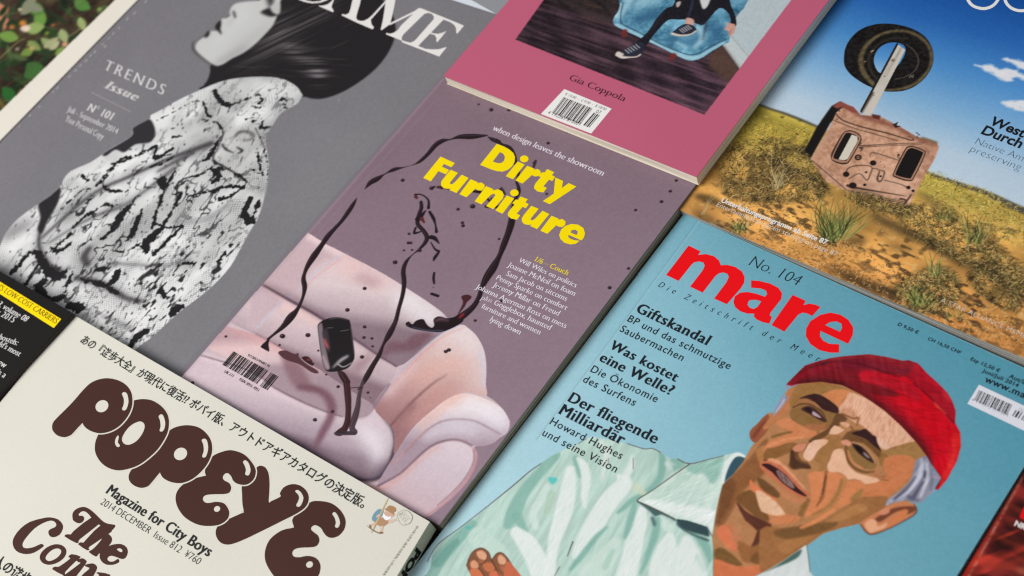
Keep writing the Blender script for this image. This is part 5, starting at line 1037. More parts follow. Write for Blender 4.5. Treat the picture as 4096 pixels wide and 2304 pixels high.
def art_blue():
    F0, F1, G0 = T(2, 2), T(3, 2), T(1, 2)
    q = np.array(Q_BLUE); dn = (q[3]-q[0])/np.linalg.norm(q[3]-q[0])
    reg = [q[0]+dn*.0003, q[1]+dn*.0003, q[1]+(q[2]-q[1])*.98, q[0]+(q[3]-q[0])*.98]
    # leave out what lies far outside the frame
    c = Canvas(blue, [np.array(x) for x in reg], .00027, bg=(120, 172, 188)); s, p, h, b3 = Pen(c, F0), Pen(c, F1), Pen(c, G0), Pen(c, T(3, 1))
    t = c.coord((3850, 1380), (2250, 1950))
    st = [(-.2, (82, 148, 168)), (0, (86, 151, 171)), (.35, (108, 166, 184)), (.6, (134, 184, 200)), (1, (166, 206, 218)), (1.4, (182, 216, 224))]
    c.img = np.stack([np.interp(t, [x for x, _ in st], [k[i] for _, k in st]) for i in range(3)], -1)
    t2 = np.clip(c.coord((4000, 1900), (3750, 2304)), 0, 1)*np.clip(c.coord((2900, 1700), (3600, 2100)), 0, 1); c.img = c.img*(1-.55*t2[..., None])+np.array([108, 164, 180.])*.55*t2[..., None]
    c.img += ((c.fbm(300, 101, 3)-.5)*7+(c.noise(8, 102)-.5)*5)[..., None]
    X2 = lambda pts: [(x+1932, y) for x, y in pts]      # T(3,2) point in T(2,2) coordinates
    # ---- shirt
    sh = s.m([(-60, 812), (0, 776), (130, 662), (300, 542), (490, 452), (560, 415), (610, 396), (650, 405), (760, 425), (860, 450), (930, 470), (1000, 490), (1060, 487), (1120, 515), (1190, 560), (1250, 565), (1300, 582), (1340, 600), (1480, 570), (1600, 540), (1690, 518), (1752, 548), (1720, 640), (1600, 740), (1560, 880), (1530, 1010), (1512, 1130), (1522, 1200), (1520, 1449), (1500, 2200), (-1500, 2200), (-900, 1560), (-650, 1440), (-600, 1290), (-550, 1200), (-400, 1090), (-200, 940)], sm=3, blur=1)
    c.paint(sh, (182, 208, 198)); c.lab[sh > .5] = 2
    br = c.noise(9, 103, (9, 1), c.ang(*F0((300, 1200), (650, 600)))); c.img += ((br-.5)*22)[..., None]*sh[..., None]
    W_, G_, DG = (224, 231, 228), (132, 178, 165), (92, 142, 132)
    for q2, col, a2 in (([(330, 540, 60), (200, 680, 70), (80, 830, 80), (20, 960, 100), (-30, 1060, 60)], G_, .85), ([(480, 560, 40), (520, 660, 50), (510, 700, 20)], G_, .9), ([(40, 1000, 60), (100, 1120, 40)], G_, .8), ([(-300, 1060, 60), (-420, 1180, 80), (-560, 1330, 90)], G_, .9), ([(-620, 1449, 90), (-500, 1280, 60), (-420, 1190, 40)], DG, .5), ([(-260, 1150, 120), (-120, 1300, 160)], (196, 218, 208), .8),
        ([(440, 650, 60), (425, 780, 96), (400, 920, 110), (360, 1060, 100), (320, 1180, 80), (300, 1300, 60), (285, 1449, 70)], W_, .95), ([(495, 560, 20), (540, 620, 54), (560, 720, 56), (545, 850, 40), (550, 930, 16)], W_, .95), ([(800, 690, 20), (850, 750, 90), (760, 850, 120), (680, 960, 120), (620, 1060, 120), (540, 1190, 90), (480, 1290, 50)], W_, .95), ([(905, 540, 14), (900, 610, 40), (860, 690, 50)], W_, .8), ([(670, 440, 30), (720, 520, 46), (700, 600, 36), (680, 720, 20)], (214, 224, 216), .9), ([(270, 770, 40), (210, 880, 60), (160, 980, 50), (180, 1080, 40)], (204, 222, 214), .9), ([(30, 1120, 70), (110, 1200, 110), (180, 1320, 120), (220, 1449, 120)], W_, .95), ([(300, 830, 50), (260, 960, 40)], (176, 200, 178), .7),
        ([(985, 945, 50), (970, 1040, 80), (930, 1170, 100), (900, 1300, 110), (860, 1449, 120)], W_, .95), ([(1190, 1150, 50), (1170, 1260, 130), (1150, 1400, 180)], W_, .9), ([(1320, 1180, 60), (1330, 1300, 140), (1350, 1440, 180)], W_, .95), ([(1120, 1020, 40), (1180, 1080, 60)], (206, 224, 216), .9), ([(600, 1449, 160), (700, 1320, 120), (780, 1200, 70)], (204, 222, 212), .8),
        ([(1130, 520, 36), (1135, 600, 46), (1120, 700, 44), (1050, 790, 36), (960, 850, 34), (890, 890, 34), (850, 930, 30), (800, 970, 20)], G_, .95), ([(930, 900, 30), (900, 1000, 40), (880, 1080, 40), (850, 1160, 18)], G_, .9), ([(720, 1080, 16), (640, 1150, 30), (570, 1240, 36), (500, 1330, 34), (440, 1400, 20)], G_, .95), ([(1100, 1020, 34), (1080, 1130, 46), (1040, 1250, 36), (1000, 1360, 26), (970, 1430, 16)], G_, .95), ([(1060, 1010, 20), (1075, 1060, 20)], (70, 100, 100), .9), ([(1370, 1130, 20), (1440, 1190, 50), (1480, 1270, 44), (1490, 1340, 16)], G_, .95), ([(1220, 570, 40), (1280, 600, 40), (1220, 640, 30)], G_, .9), ([(1170, 600, 30), (1200, 640, 24)], (206, 220, 216), .8), ([(1400, 1300, 30), (1440, 1400, 30)], (198, 218, 210), .8), ([(760, 1260, 30), (700, 1380, 40)], (160, 198, 182), .6), ([(940, 780, 60), (1000, 830, 30)], (204, 214, 190), .8)):
        s.l(q2, col, blur=3, alpha=a2, within=sh)
    s.f([(268, 708), (300, 704), (345, 712), (325, 748), (300, 756), (285, 738)], (98, 196, 190), sm=2, blur=2, within=sh); s.dot(-330, 1085, 14, (70, 180, 176), blur=3)
    s.f([(940, 880), (985, 920), (1040, 960), (1080, 1000), (1130, 985), (1240, 1040), (1300, 1090), (1390, 1140), (1480, 1168), (1482, 1190), (1400, 1160), (1300, 1110), (1240, 1060), (1236, 1020), (1130, 965), (1000, 905)], (72, 98, 98), sm=2, blur=2, within=sh)
    s.f([(1240, 1018), (1320, 1024), (1400, 1050), (1470, 1076), (1490, 1150), (1440, 1140), (1330, 1110), (1270, 1076)], (52, 74, 78), sm=3, blur=2, within=sh)
    co = s.m([(945, 876), (1060, 800), (1200, 700), (1340, 602), (1480, 570), (1620, 534), (1610, 650), (1585, 760), (1556, 890), (1532, 1010), (1512, 1128), (1498, 1120), (1470, 1076), (1400, 1052), (1320, 1028), (1230, 1016), (1120, 964), (1010, 908)], sm=0, blur=1)
    c.paint(co, (202, 220, 211)); c.lab[co > .5] = 3; c.img += ((br-.5)*14)[..., None]*co[..., None]
    s.f([(985, 880), (1100, 882), (1300, 905), (1400, 930), (1540, 960), (1520, 1110), (1490, 1090), (1450, 1060), (1300, 1010), (1130, 955), (1010, 905)], (226, 233, 230), sm=3, blur=5, within=co)
    s.f([(1330, 604), (1480, 570), (1600, 545), (1570, 680), (1540, 745), (1500, 752), (1470, 700), (1430, 672), (1380, 680), (1320, 650)], (154, 192, 180), sm=3, blur=4, within=co); s.l([(1340, 700, 40), (1200, 780, 40), (1100, 850, 30)], (190, 212, 200), blur=8, within=co)
    s.f([(1600, 680), (1620, 620), (1655, 575), (1700, 548), (1762, 556), (1740, 620), (1690, 670), (1640, 708), (1588, 752)], (54, 84, 98), sm=3, blur=1.5, lab=3)
    s.l([(1590, 750, 18), (1600, 680, 24), (1630, 600, 28), (1670, 545, 26), (1710, 528, 20), (1755, 548, 14)], (226, 232, 230), blur=1.5, lab=3)
    I = (70, 56, 52)
    for q2 in ([(-200, 935, 4), (0, 774, 6), (130, 662, 5), (220, 600, 4)], [(500, 450, 3), (560, 412, 4)], [(870, 450, 4), (930, 470, 4), (1000, 490, 4), (1060, 487, 4), (1120, 516, 4)], [(1250, 566, 4), (1340, 602, 5), (1480, 570, 4), (1600, 541, 3)], [(1340, 604, 6), (1200, 702, 5), (1060, 802, 5), (945, 878, 6), (1010, 910, 5), (1130, 968, 6), (1230, 1018, 4)], [(460, 1190, 7), (440, 1240, 6), (418, 1300, 4)], [(360, 1380, 4), (320, 1449, 4)], [(1470, 1076, 4), (1500, 1130, 4), (1520, 1190, 4), (1520, 1449, 4)], [(-200, 935, 4), (-400, 1090, 4), (-560, 1210, 4), (-640, 1340, 3)], [(730, 560, 3), (725, 600, 3)], [(915, 560, 3), (915, 640, 3)]):
        s.l(q2, I, blur=1)
    hd = Pen(c, frame(1600, 1840, 480/847))
    hd.f([(468, 745), (498, 668), (538, 630), (582, 621), (625, 652), (646, 706), (680, 662), (716, 654), (757, 690), (802, 760), (850, 822), (940, 960), (600, 1060), (500, 810)], (132, 86, 60), sm=2, lab=4)
    for q2, col in (([(538, 652), (578, 638), (614, 672), (602, 706), (560, 697)], (222, 164, 132)), ([(497, 722), (524, 707), (554, 734), (546, 766), (504, 763)], (216, 152, 120)), ([(689, 690), (712, 667), (750, 705), (736, 740), (700, 732)], (222, 164, 132)), ([(494, 772), (552, 770), (592, 822), (630, 920), (560, 960), (510, 840)], (208, 116, 78)), ([(584, 736), (640, 722), (672, 766), (632, 792), (598, 776)], (196, 112, 76)), ([(628, 802), (690, 786), (732, 850), (770, 960), (680, 980)], (210, 112, 78)), ([(702, 752), (760, 746), (800, 792), (742, 802)], (178, 104, 74)), ([(758, 812), (812, 792), (870, 880), (940, 980), (830, 980)], (208, 112, 78)), ([(560, 700), (600, 710), (580, 730), (556, 720)], (160, 98, 66)), ([(700, 736), (738, 742), (752, 748), (706, 756)], (156, 96, 66))):
        hd.f(q2, col, sm=2, blur=1.5, lab=4)
    for q2 in ([(468, 748, 3), (498, 668, 4), (538, 630, 4), (582, 621, 3), (625, 652, 4), (646, 706, 5), (690, 790, 4), (760, 940, 3)], [(646, 706, 4), (680, 662, 4), (716, 654, 4), (757, 690, 4), (802, 760, 4), (860, 840, 3)], [(556, 760, 3), (600, 830, 4), (640, 930, 3)], [(620, 660, 3), (600, 720, 3), (560, 740, 3)]): hd.l(q2, (76, 48, 36), blur=1)
    s.f([(-40, 1340), (10, 1375), (70, 1449), (110, 1520), (-60, 1520)], (196, 104, 74), sm=2, lab=4)
    # ---- face and neck
    N = lambda pts: F1(*pts)
    fc = p.m([(0, 225-5), (40, 215), (150, 40), (240, -10), (420, -30), (640, 30), (800, 110), (940, 220), (1080, 350), (1180, 470), (1215, 560), (1210, 700), (1150, 880), (1000, 900), (900, 960), (800, 1000), (715, 1048), (560, 1085), (420, 1128), (300, 1215), (120, 1330), (0, 1402), (-412, 1600), (-412, 1449), (-408, 1260), (-420, 1180), (-418, 1130), (-400, 1010), (-374, 880), (-342, 760), (-270, 690), (-190, 590), (-130, 480), (-100, 440), (-60, 350)], sm=0, blur=1)
    c.paint(fc, (180, 126, 84)); c.lab[fc > .5] = 5
    cn = c.noise(7, 104, (4, 1), c.ang(*F1((200, 560), (500, 700))))*.6+c.noise(16, 107)*.4
    PF = lambda pts, col, b2=2, a2=1, sm=2: p.f(pts, col, sm=sm, blur=b2*.55, alpha=a2, within=fc)
    PL = lambda pts, col, b2=2, a2=1: p.l(pts, col, blur=b2*.6, alpha=a2, within=fc)
    SF = lambda pts, col, b2=2, a2=1, sm=2: s.f(pts, col, sm=sm, blur=b2*.55, alpha=a2, within=fc)
    p.f([(-137, 355), (-82, 300), (0, 222), (10, 330), (-72, 430), (-107, 442), (-135, 410)], (152, 86, 58), sm=2, lab=5); p.l([(-110, 400, 20), (-60, 330, 20), (-10, 270, 14)], (118, 60, 44), blur=4)
    SF([(1600, 748), (1700, 655), (1790, 560), (1840, 500), (1932, 400), (1932, 620), (1880, 700), (1800, 760), (1720, 830), (1690, 900), (1600, 1060), (1545, 1060), (1570, 880)], (142, 92, 56), 6); SF([(1580, 760), (1650, 710), (1690, 760), (1650, 900), (1560, 1060), (1530, 1060), (1560, 900)], (112, 72, 44), 8, .8)
    SF([(1840, 500), (1932, 460), (1932, 560), (1900, 640), (1870, 600)], (176, 120, 70), 4); SF([(1905, 480), (1932, 470), (1960, 500), (1932, 545), (1890, 540)], (206, 126, 82), 3); SF([(1900, 570), (1960, 560), (1960, 640), (1920, 650)], (110, 50, 40), 4)
    SF([(1798, 718), (1830, 760), (1932, 800), (1990, 860), (1990, 990), (1930, 985), (1880, 870), (1800, 792)], (220, 126, 84), 2); SF([(1700, 840), (1800, 800), (1880, 880), (1932, 990), (1960, 1080), (1900, 1060), (1800, 970), (1700, 890)], (124, 84, 48), 3)
    SF([(1688, 880), (1760, 955), (1850, 1010), (1960, 1065), (1920, 1110), (1860, 1220), (1800, 1235), (1850, 1110), (1760, 1030)], (92, 50, 38), 3); SF([(1560, 1085), (1600, 1062), (1650, 1075), (1690, 1160), (1705, 1240), (1670, 1262), (1600, 1210), (1545, 1130)], (216, 122, 84), 3); SF([(1620, 1050), (1680, 1060), (1730, 1180), (1700, 1230), (1650, 1120)], (190, 122, 84), 3)
    SF([(1530, 1250), (1600, 1240), (1700, 1320), (1740, 1370), (1640, 1375), (1540, 1330)], (122, 86, 48), 3); SF([(1510, 1330), (1620, 1350), (1740, 1380), (1932, 1340), (2060, 1300), (1980, 1400), (1700, 1560), (1510, 1600)], (206, 116, 76), 4); SF([(1700, 1180), (1800, 1230), (1900, 1200), (1960, 1280), (1850, 1330), (1740, 1340)], (150, 98, 58), 5); SF([(1800, 1310), (1860, 1260), (1940, 1270), (1960, 1330), (1880, 1360), (1810, 1350)], (122, 82, 46), 4)
    PF([(0, 480), (100, 440), (200, 445), (230, 470), (160, 520), (60, 560), (0, 580), (-40, 540)], (140, 96, 54), 3)
    # forehead and temples
    PF([(240, -10), (400, -20), (560, 20), (620, 60), (600, 110), (545, 180), (480, 130), (400, 90), (300, 90), (220, 130), (170, 180), (150, 120), (190, 40)], (156, 112, 64), 3); PF([(400, 90), (450, 60), (520, 40), (620, 52), (605, 110), (548, 185), (500, 150), (450, 110)], (208, 132, 84), 3)
    PF([(40, 215), (150, 60), (200, 30), (160, 120), (170, 190), (120, 240), (60, 290), (0, 340), (-40, 330)], (188, 122, 80), 4)
    PF([(612, 62), (700, 92), (790, 140), (900, 222), (1010, 320), (1112, 430), (1040, 452), (950, 472), (890, 492), (850, 450), (800, 385), (740, 335), (690, 300), (668, 300), (640, 280), (600, 255), (545, 240), (528, 195), (560, 150), (590, 110)], (230, 180, 150), 2)
    PF([(540, 200), (600, 180), (660, 220), (700, 300), (640, 275), (590, 250), (545, 238)], (206, 148, 116), 4, .8); PF([(800, 400), (860, 420), (920, 480), (890, 500), (840, 470)], (232, 190, 164), 4)
    PL([(560, 225, 14), (640, 260, 12), (680, 255, 10), (670, 310, 10)], (140, 94, 58), 3); PL([(545, 285, 8), (600, 300, 10), (640, 340, 10)], (128, 84, 52), 3)
    PF([(868, 505), (980, 470), (1115, 432), (1190, 520), (1150, 560), (1060, 560), (960, 555), (900, 540)], (164, 122, 74), 3); PF([(830, 520), (880, 520), (930, 580), (900, 640), (840, 600)], (150, 108, 62), 4)
    PF([(880, 560), (1000, 535), (1095, 560), (1090, 660), (1050, 730), (960, 800), (900, 848), (800, 848), (725, 850), (730, 770), (840, 735), (900, 690), (870, 640)], (204, 124, 80), 3)
    PL([(860, 720, 12), (910, 730, 8)], (150, 100, 60), 2); PL([(800, 600, 10), (810, 660, 12), (860, 710, 10)], (190, 120, 86), 3)
    # brows and eyes
    PF([(175, 180), (230, 110), (330, 150), (420, 190), (520, 215), (545, 250), (500, 290), (450, 330), (380, 352), (290, 325), (200, 290), (165, 240)], (142, 103, 60), 3)
    PF([(236, 108), (350, 72), (425, 98), (500, 150), (532, 185), (530, 222), (470, 210), (410, 190), (350, 135), (290, 126)], (58, 32, 32), 2, 1, 2); PF([(250, 110), (320, 118), (400, 190), (330, 160), (260, 150), (220, 170), (180, 195), (210, 140)], (164, 112, 70), 3)
    PF([(245, 190), (300, 165), (350, 180), (400, 225), (440, 275), (430, 290), (370, 262), (300, 220)], (74, 44, 40), 2); PF([(268, 182), (310, 178), (335, 200), (330, 226), (290, 205)], (40, 24, 26), 2); PF([(338, 205), (372, 226), (405, 258), (360, 244), (335, 228)], (178, 158, 164), 1); PL([(190, 178, 7), (250, 150, 7), (330, 158, 7), (410, 215, 6), (440, 280, 5)], (80, 50, 38), 2)
    PF([(300, 300), (380, 310), (440, 290), (420, 340), (350, 352), (280, 330)], (176, 108, 72), 4, .8); PL([(170, 290, 10), (260, 340, 12), (380, 365, 10)], (110, 74, 44), 4)
    PF([(520, 215), (600, 260), (560, 300), (500, 340), (430, 400), (360, 430), (300, 445), (340, 400), (430, 350), (480, 300)], (104, 70, 42), 3)
    PF([(60, 285), (150, 255), (220, 300), (300, 340), (375, 362), (330, 400), (230, 420), (140, 445), (40, 480), (-10, 480), (0, 440), (90, 400), (180, 362), (100, 330)], (208, 130, 86), 3); PL([(0, 470, 10), (120, 420, 12), (260, 400, 8)], (224, 150, 104), 3); PL([(30, 400, 14), (110, 375, 14), (180, 362, 8)], (122, 88, 48), 4)
    PF([(500, 312), (560, 338), (575, 348), (520, 380), (490, 385), (460, 372)], (230, 182, 150), 2); PF([(560, 285), (620, 300), (600, 330), (540, 300)], (222, 168, 132), 3)
    PF([(400, 440), (470, 380), (560, 400), (570, 470), (520, 520), (470, 580), (440, 640), (380, 660), (330, 640), (340, 580), (380, 500)], (162, 114, 68), 3)
    PF([(180, 485), (230, 450), (295, 450), (280, 500), (235, 512), (230, 540), (260, 580), (300, 590), (330, 640), (260, 640), (190, 648), (150, 610), (180, 560), (172, 520)], (112, 76, 46), 3)
    PF([(185, 482), (235, 450), (292, 452), (268, 500), (230, 512), (200, 508)], (206, 136, 104), 2); PF([(345, 425), (452, 422), (420, 462), (370, 510), (330, 580), (290, 575), (265, 545), (285, 490)], (232, 188, 160), 2); PF([(400, 420), (455, 425), (430, 460), (390, 470)], (232, 180, 144), 2)
    PF([(172, 500), (200, 520), (205, 560), (250, 596), (310, 612), (322, 640), (250, 632), (190, 640), (165, 590)], (78, 50, 34), 3); PF([(330, 570), (390, 600), (390, 645), (340, 660), (325, 630)], (176, 122, 78), 3)
    PF([(555, 420), (600, 362), (680, 345), (760, 400), (850, 500), (840, 560), (800, 520), (720, 450), (640, 440), (570, 440)], (118, 80, 48), 3)
    PF([(628, 372), (690, 352), (738, 338), (790, 388), (815, 395), (825, 440), (857, 510), (830, 490), (780, 450), (730, 410), (680, 392)], (54, 30, 32), 2, 1, 2)
    PF([(580, 460), (640, 440), (720, 462), (780, 530), (815, 580), (808, 640), (720, 640), (650, 600), (600, 540)], (144, 107, 62), 3); PF([(550, 430), (600, 420), (632, 450), (610, 470), (565, 455)], (216, 150, 120), 3)
    PF([(632, 448), (690, 462), (745, 510), (795, 580), (805, 600), (750, 575), (690, 530), (655, 490)], (60, 38, 36), 2); PF([(655, 460), (690, 468), (720, 505), (700, 525), (668, 495)], (36, 22, 24), 1.5); PF([(718, 512), (745, 530), (772, 562), (735, 545)], (150, 124, 128), 1); PL([(640, 440, 6), (720, 470, 6), (790, 550, 7), (808, 600, 5)], (196, 142, 104), 2)
    PL([(588, 470, 14), (596, 560, 18), (650, 630, 18), (730, 665, 16), (800, 660, 10)], (118, 80, 48), 3); PL([(600, 500, 8), (640, 590, 12), (720, 640, 10)], (206, 134, 92), 3)
    PF([(495, 502), (560, 488), (585, 540), (600, 600), (660, 665), (740, 690), (840, 715), (838, 735), (780, 750), (725, 755), (700, 728), (640, 715), (600, 722), (570, 680), (520, 665), (470, 668), (446, 620), (470, 570)], (230, 180, 148), 2)
    PF([(780, 660), (840, 690), (900, 690), (850, 730), (830, 715)], (176, 110, 74), 4, .8)
    # cheeks, mouth, chin
    PF([(308, 672), (440, 662), (520, 672), (570, 690), (600, 730), (690, 728), (735, 762), (720, 800), (700, 860), (620, 900), (520, 940), (440, 985), (360, 1002), (268, 1000), (240, 960), (290, 900), (322, 850), (320, 760)], (212, 132, 86), 3)
    PF([(570, 700), (600, 725), (560, 830), (500, 930), (380, 1010), (300, 1010), (420, 930), (490, 840)], (176, 124, 76), 5, .7); PF([(620, 860), (700, 790), (720, 800), (690, 860), (640, 890)], (160, 116, 66), 4)
    PL([(440, 660, 16), (428, 760, 18), (408, 850, 20), (370, 920, 10)], (146, 92, 54), 3); PL([(436, 690, 6), (412, 830, 6)], (96, 58, 40), 2)
    PL([(555, 720, 12), (525, 830, 14), (450, 930, 12), (330, 990, 8)], (156, 112, 66), 4); PL([(300, 880, 30), (262, 950, 34), (240, 1010, 30)], (138, 98, 56), 5)
    PF([(680, 860), (800, 850), (905, 850), (882, 935), (800, 985), (715, 1048), (560, 1085), (420, 1128), (300, 1215), (120, 1330), (0, 1402), (-60, 1420), (-60, 1100), (60, 1085), (200, 1090), (330, 1070), (440, 1010), (560, 940), (620, 905)], (158, 106, 64), 4)
    PF([(560, 960), (680, 900), (760, 940), (640, 1000), (520, 1040), (420, 1060)], (178, 124, 76), 5); PF([(40, 1110), (300, 1060), (520, 1040), (480, 1090), (300, 1150), (120, 1170)], (120, 84, 48), 5); PF([(80, 1200), (240, 1160), (360, 1140), (240, 1220), (120, 1290)], (170, 116, 70), 5)
    PL([(250, 1085, 14), (330, 1050, 20), (420, 1000, 20), (500, 950, 16)], (222, 138, 90), 4)
    PF([(0, 572), (60, 578), (110, 610), (175, 680), (225, 745), (275, 800), (318, 828), (290, 858), (235, 850), (150, 805), (60, 730), (0, 690), (-50, 640), (-60, 600)], (198, 112, 80), 2); PF([(0, 560), (80, 575), (180, 670), (240, 740), (300, 810), (250, 770), (170, 690), (90, 610), (10, 585)], (228, 160, 122), 3, .9)
    PF([(-50, 610), (0, 600), (60, 630), (140, 690), (220, 780), (295, 845), (262, 842), (190, 805), (100, 740), (30, 665)], (58, 28, 30), 2); PF([(62, 655), (90, 655), (130, 690), (175, 730), (200, 775), (190, 790), (140, 760), (90, 715)], (140, 110, 106), 2.5); PL([(85, 665, 5), (110, 720, 4)], (80, 50, 50), 1.5); PL([(125, 700, 5), (145, 745, 4)], (80, 50, 50), 1.5)
    PF([(60, 760), (150, 815), (240, 862), (290, 870), (260, 900), (180, 890), (100, 840)], (200, 128, 88), 4, .8); PF([(-80, 700), (20, 760), (90, 830), (70, 860), (0, 830), (-60, 780)], (112, 76, 46), 4)
    PF([(-90, 800), (-20, 830), (60, 890), (132, 985), (90, 1000), (20, 985), (-50, 960), (-80, 880)], (230, 186, 152), 3); PF([(60, 1000), (160, 985), (260, 1010), (180, 1050), (80, 1060), (0, 1040)], (206, 128, 84), 4)
    c.img += ((cn-.5)*13)[..., None]*fc[..., None]
    def hatch(m, n, a, L, cols, al, seed, wd=1.3):
        rs = np.random.RandomState(seed); ys, xs = np.nonzero(m > .9)
        if len(ys) == 0: return
        for i in range(n):
            k = rs.randint(len(ys)); aa = math.radians(a+rs.uniform(-14, 14)); l = L*rs.uniform(.4, 1)/c.k(); d = np.array([math.cos(aa), math.sin(aa)])*l/2; o = np.array([xs[k], ys[k]], float); r = wd*rs.uniform(.5, 1.2)/c.k()/2+.3
            x0, y0 = np.maximum(np.floor(o-abs(d)-r-2), 0).astype(int); x1, y1 = np.minimum(np.ceil(o+abs(d)+r+3), [c.W, c.H]).astype(int)
            X, Y = np.meshgrid(np.arange(x0, x1)-o[0], np.arange(y0, y1)-o[1]); tt = np.clip((X*d[0]+Y*d[1])/(d@d), -1, 1); bend = rs.uniform(-.15, .15)
            q2 = np.clip(r*(1-tt*tt)-np.hypot(X-tt*d[0]-bend*d[1]*(1-tt*tt), Y-tt*d[1]+bend*d[0]*(1-tt*tt))+.5, 0, 1)*al*m[y0:y1, x0:x1]
            loc = c.img[y0:y1, x0:x1]; col = cols[rs.randint(len(cols))]
            c.img[y0:y1, x0:x1] = loc+(np.clip(loc*col, 0, 255)-loc)*q2[..., None]
    aF = c.ang(*F1((600, 200), (760, 60))); dkl = [np.array([.80, .74, .70]), np.array([1.12, 1.1, 1.08]), np.array([.88, .8, .74])]
    hatch(fc, 1500, aF, 30, dkl, .26, 1); hatch(p.m([(612, 62), (900, 222), (1112, 430), (890, 492), (680, 260), (545, 220)], sm=2), 500, c.ang(*F1((700, 300), (760, 120))), 40, [np.array([.84, .74, .7]), np.array([1.06, 1.06, 1.06])], .32, 2)
    # ---- ear, hair, cap
    er = p.f([(790, 985), (845, 955), (925, 912), (1005, 888), (1105, 905), (1124, 945), (1098, 990), (1000, 1045), (900, 1097), (772, 1136), (712, 1090), (698, 1050), (735, 1018)], (200, 126, 84), sm=3, lab=5)
    PE_ = lambda pts, col, b2=2: p.f(pts, col, sm=3, blur=b2, within=er)
    PE_([(925, 945), (1010, 925), (1108, 925), (1112, 955), (1050, 985), (1060, 950), (980, 960), (910, 1000), (850, 1040), (800, 1030), (830, 1000)], (116, 66, 46)); PE_([(728, 1062), (770, 1020), (815, 1030), (830, 1075), (900, 1045), (880, 1085), (800, 1115), (770, 1125)], (228, 168, 130)); PE_([(900, 1070), (960, 1010), (1020, 950), (1045, 955), (1010, 1010), (930, 1060)], (212, 124, 76)); PE_([(835, 965), (905, 930), (915, 970), (860, 990)], (212, 138, 106)); p.l([(700, 1060, 6), (770, 1134, 7), (900, 1096, 5), (1010, 1042, 5), (1098, 990, 6), (1122, 950, 6), (1100, 905, 4)], (86, 46, 36), blur=1.5)
    hr = p.f([(1112, 590), (1150, 556), (1203, 544), (1232, 610), (1275, 685), (1310, 712), (1265, 745), (1258, 808), (1205, 850), (1170, 890), (1110, 900), (1050, 878), (975, 892), (930, 900), (888, 922), (905, 872), (985, 815), (1060, 745), (1092, 680)], (142, 144, 162), sm=2, lab=6)
    for q2, col in (([(1160, 570, 20), (1150, 680, 26), (1080, 790, 20), (930, 890, 8)], (186, 188, 202)), ([(1200, 600, 14), (1200, 720, 20), (1150, 850, 14)], (196, 198, 208)), ([(1240, 690, 14), (1230, 800, 14)], (120, 118, 138)), ([(1110, 700, 10), (1040, 800, 14), (950, 870, 10)], (86, 82, 100)), ([(1170, 740, 10), (1100, 850, 14)], (96, 92, 112)), ([(1185, 660, 12), (1180, 700, 10)], (70, 66, 84)), ([(1060, 850, 20), (1130, 880, 16)], (110, 108, 128)), ([(1250, 700, 10), (1300, 710, 6)], (186, 160, 172))): p.l(q2, col, blur=2.5, within=hr)
    c.img += ((c.noise(8, 105, (8, 1), c.ang(*F1((930, 900), (1200, 560))))-.5)*44)[..., None]*hr[..., None]
    hl = p.f([(245, -5), (190, 20), (140, 30), (118, 75), (150, 95), (130, 140), (90, 190), (38, 245), (55, 180), (100, 105), (125, 60), (135, 10), (180, -20), (230, -25)], (148, 148, 172), sm=2, lab=8); p.l([(150, 60, 6), (110, 140, 6), (60, 210, 5)], (200, 202, 214), blur=1.5, within=hl); p.l([(170, 30, 8), (130, 110, 6)], (96, 92, 112), blur=2, within=hl)
    cap = p.m([(138, 4), (200, -59), (280, -139), (380, -172), (470, -194), (560, -208), (640, -214), (760, -224), (880, -206), (1020, -174), (1060, -180), (1130, -156), (1200, -80), (1290, 0), (1355, 68), (1390, 128), (1416, 200), (1412, 292), (1450, 362), (1456, 470), (1426, 580), (1350, 720), (1282, 802), (1264, 788), (1310, 712), (1272, 660), (1230, 600), (1196, 540), (1120, 440), (1000, 310), (880, 200), (700, 76), (560, 8), (400, -18), (240, -4), (180, 14)], sm=0, blur=1)
    c.paint(cap, (204, 10, 30)); c.lab[cap > .5] = 7
    CF = lambda pts, col, b2=4, a2=1: p.f(pts, col, sm=2, blur=b2*.7, alpha=a2, within=cap); CL = lambda pts, col, b2=4, a2=1: p.l(pts, col, blur=b2, alpha=a2, within=cap)
    CF([(100, 20), (280, -160), (470, -210), (640, -230), (760, -240), (1020, -190), (1130, -170), (1180, -100), (1240, -20), (1160, -10), (1060, -50), (900, -80), (700, -90), (600, -50), (500, 0), (400, 0), (240, 0)], (138, 26, 38), 4)
    CF([(140, 0), (280, -130), (420, -160), (600, -120), (760, -70), (900, 10), (1000, 90), (860, 90), (700, 70), (560, 10), (400, -15)], (122, 22, 32), 5)
    CF([(560, -180), (760, -190), (960, -130), (1080, -110), (1020, -70), (860, -100), (680, -110), (520, -110)], (122, 24, 40), 5); CL([(470, -186, 14), (640, -205, 14), (760, -214, 14), (960, -180, 12)], (150, 40, 48), 4)
    CL([(300, -120, 8), (500, -170, 9), (640, -160, 9), (820, -110, 9), (1000, -50, 8)], (86, 16, 28), 3); CL([(160, 0, 14), (300, -90, 20), (480, -120, 16)], (150, 24, 40), 6)
    CF([(700, -30), (800, -90), (900, -60), (1020, -20), (1110, 20), (1180, 120), (1080, 110), (960, 40), (820, 10)], (178, 18, 36), 6); CF([(680, -70), (740, -100), (820, -80), (800, -50), (720, -20)], (196, 20, 40), 6); CL([(720, -40, 10), (800, -20, 12), (900, 20, 8)], (214, 60, 70), 6, .5)
    CL([(240, -14, 26), (400, -24, 30), (560, 8, 40), (700, 78, 44), (860, 190, 56), (980, 300, 60), (1090, 420, 70), (1170, 520, 60), (1220, 600, 36)], (72, 20, 24), 5)
    CL([(640, 10, 60), (800, 100, 70), (960, 230, 80), (1100, 390, 90), (1200, 520, 60)], (116, 20, 30), 12, .7)
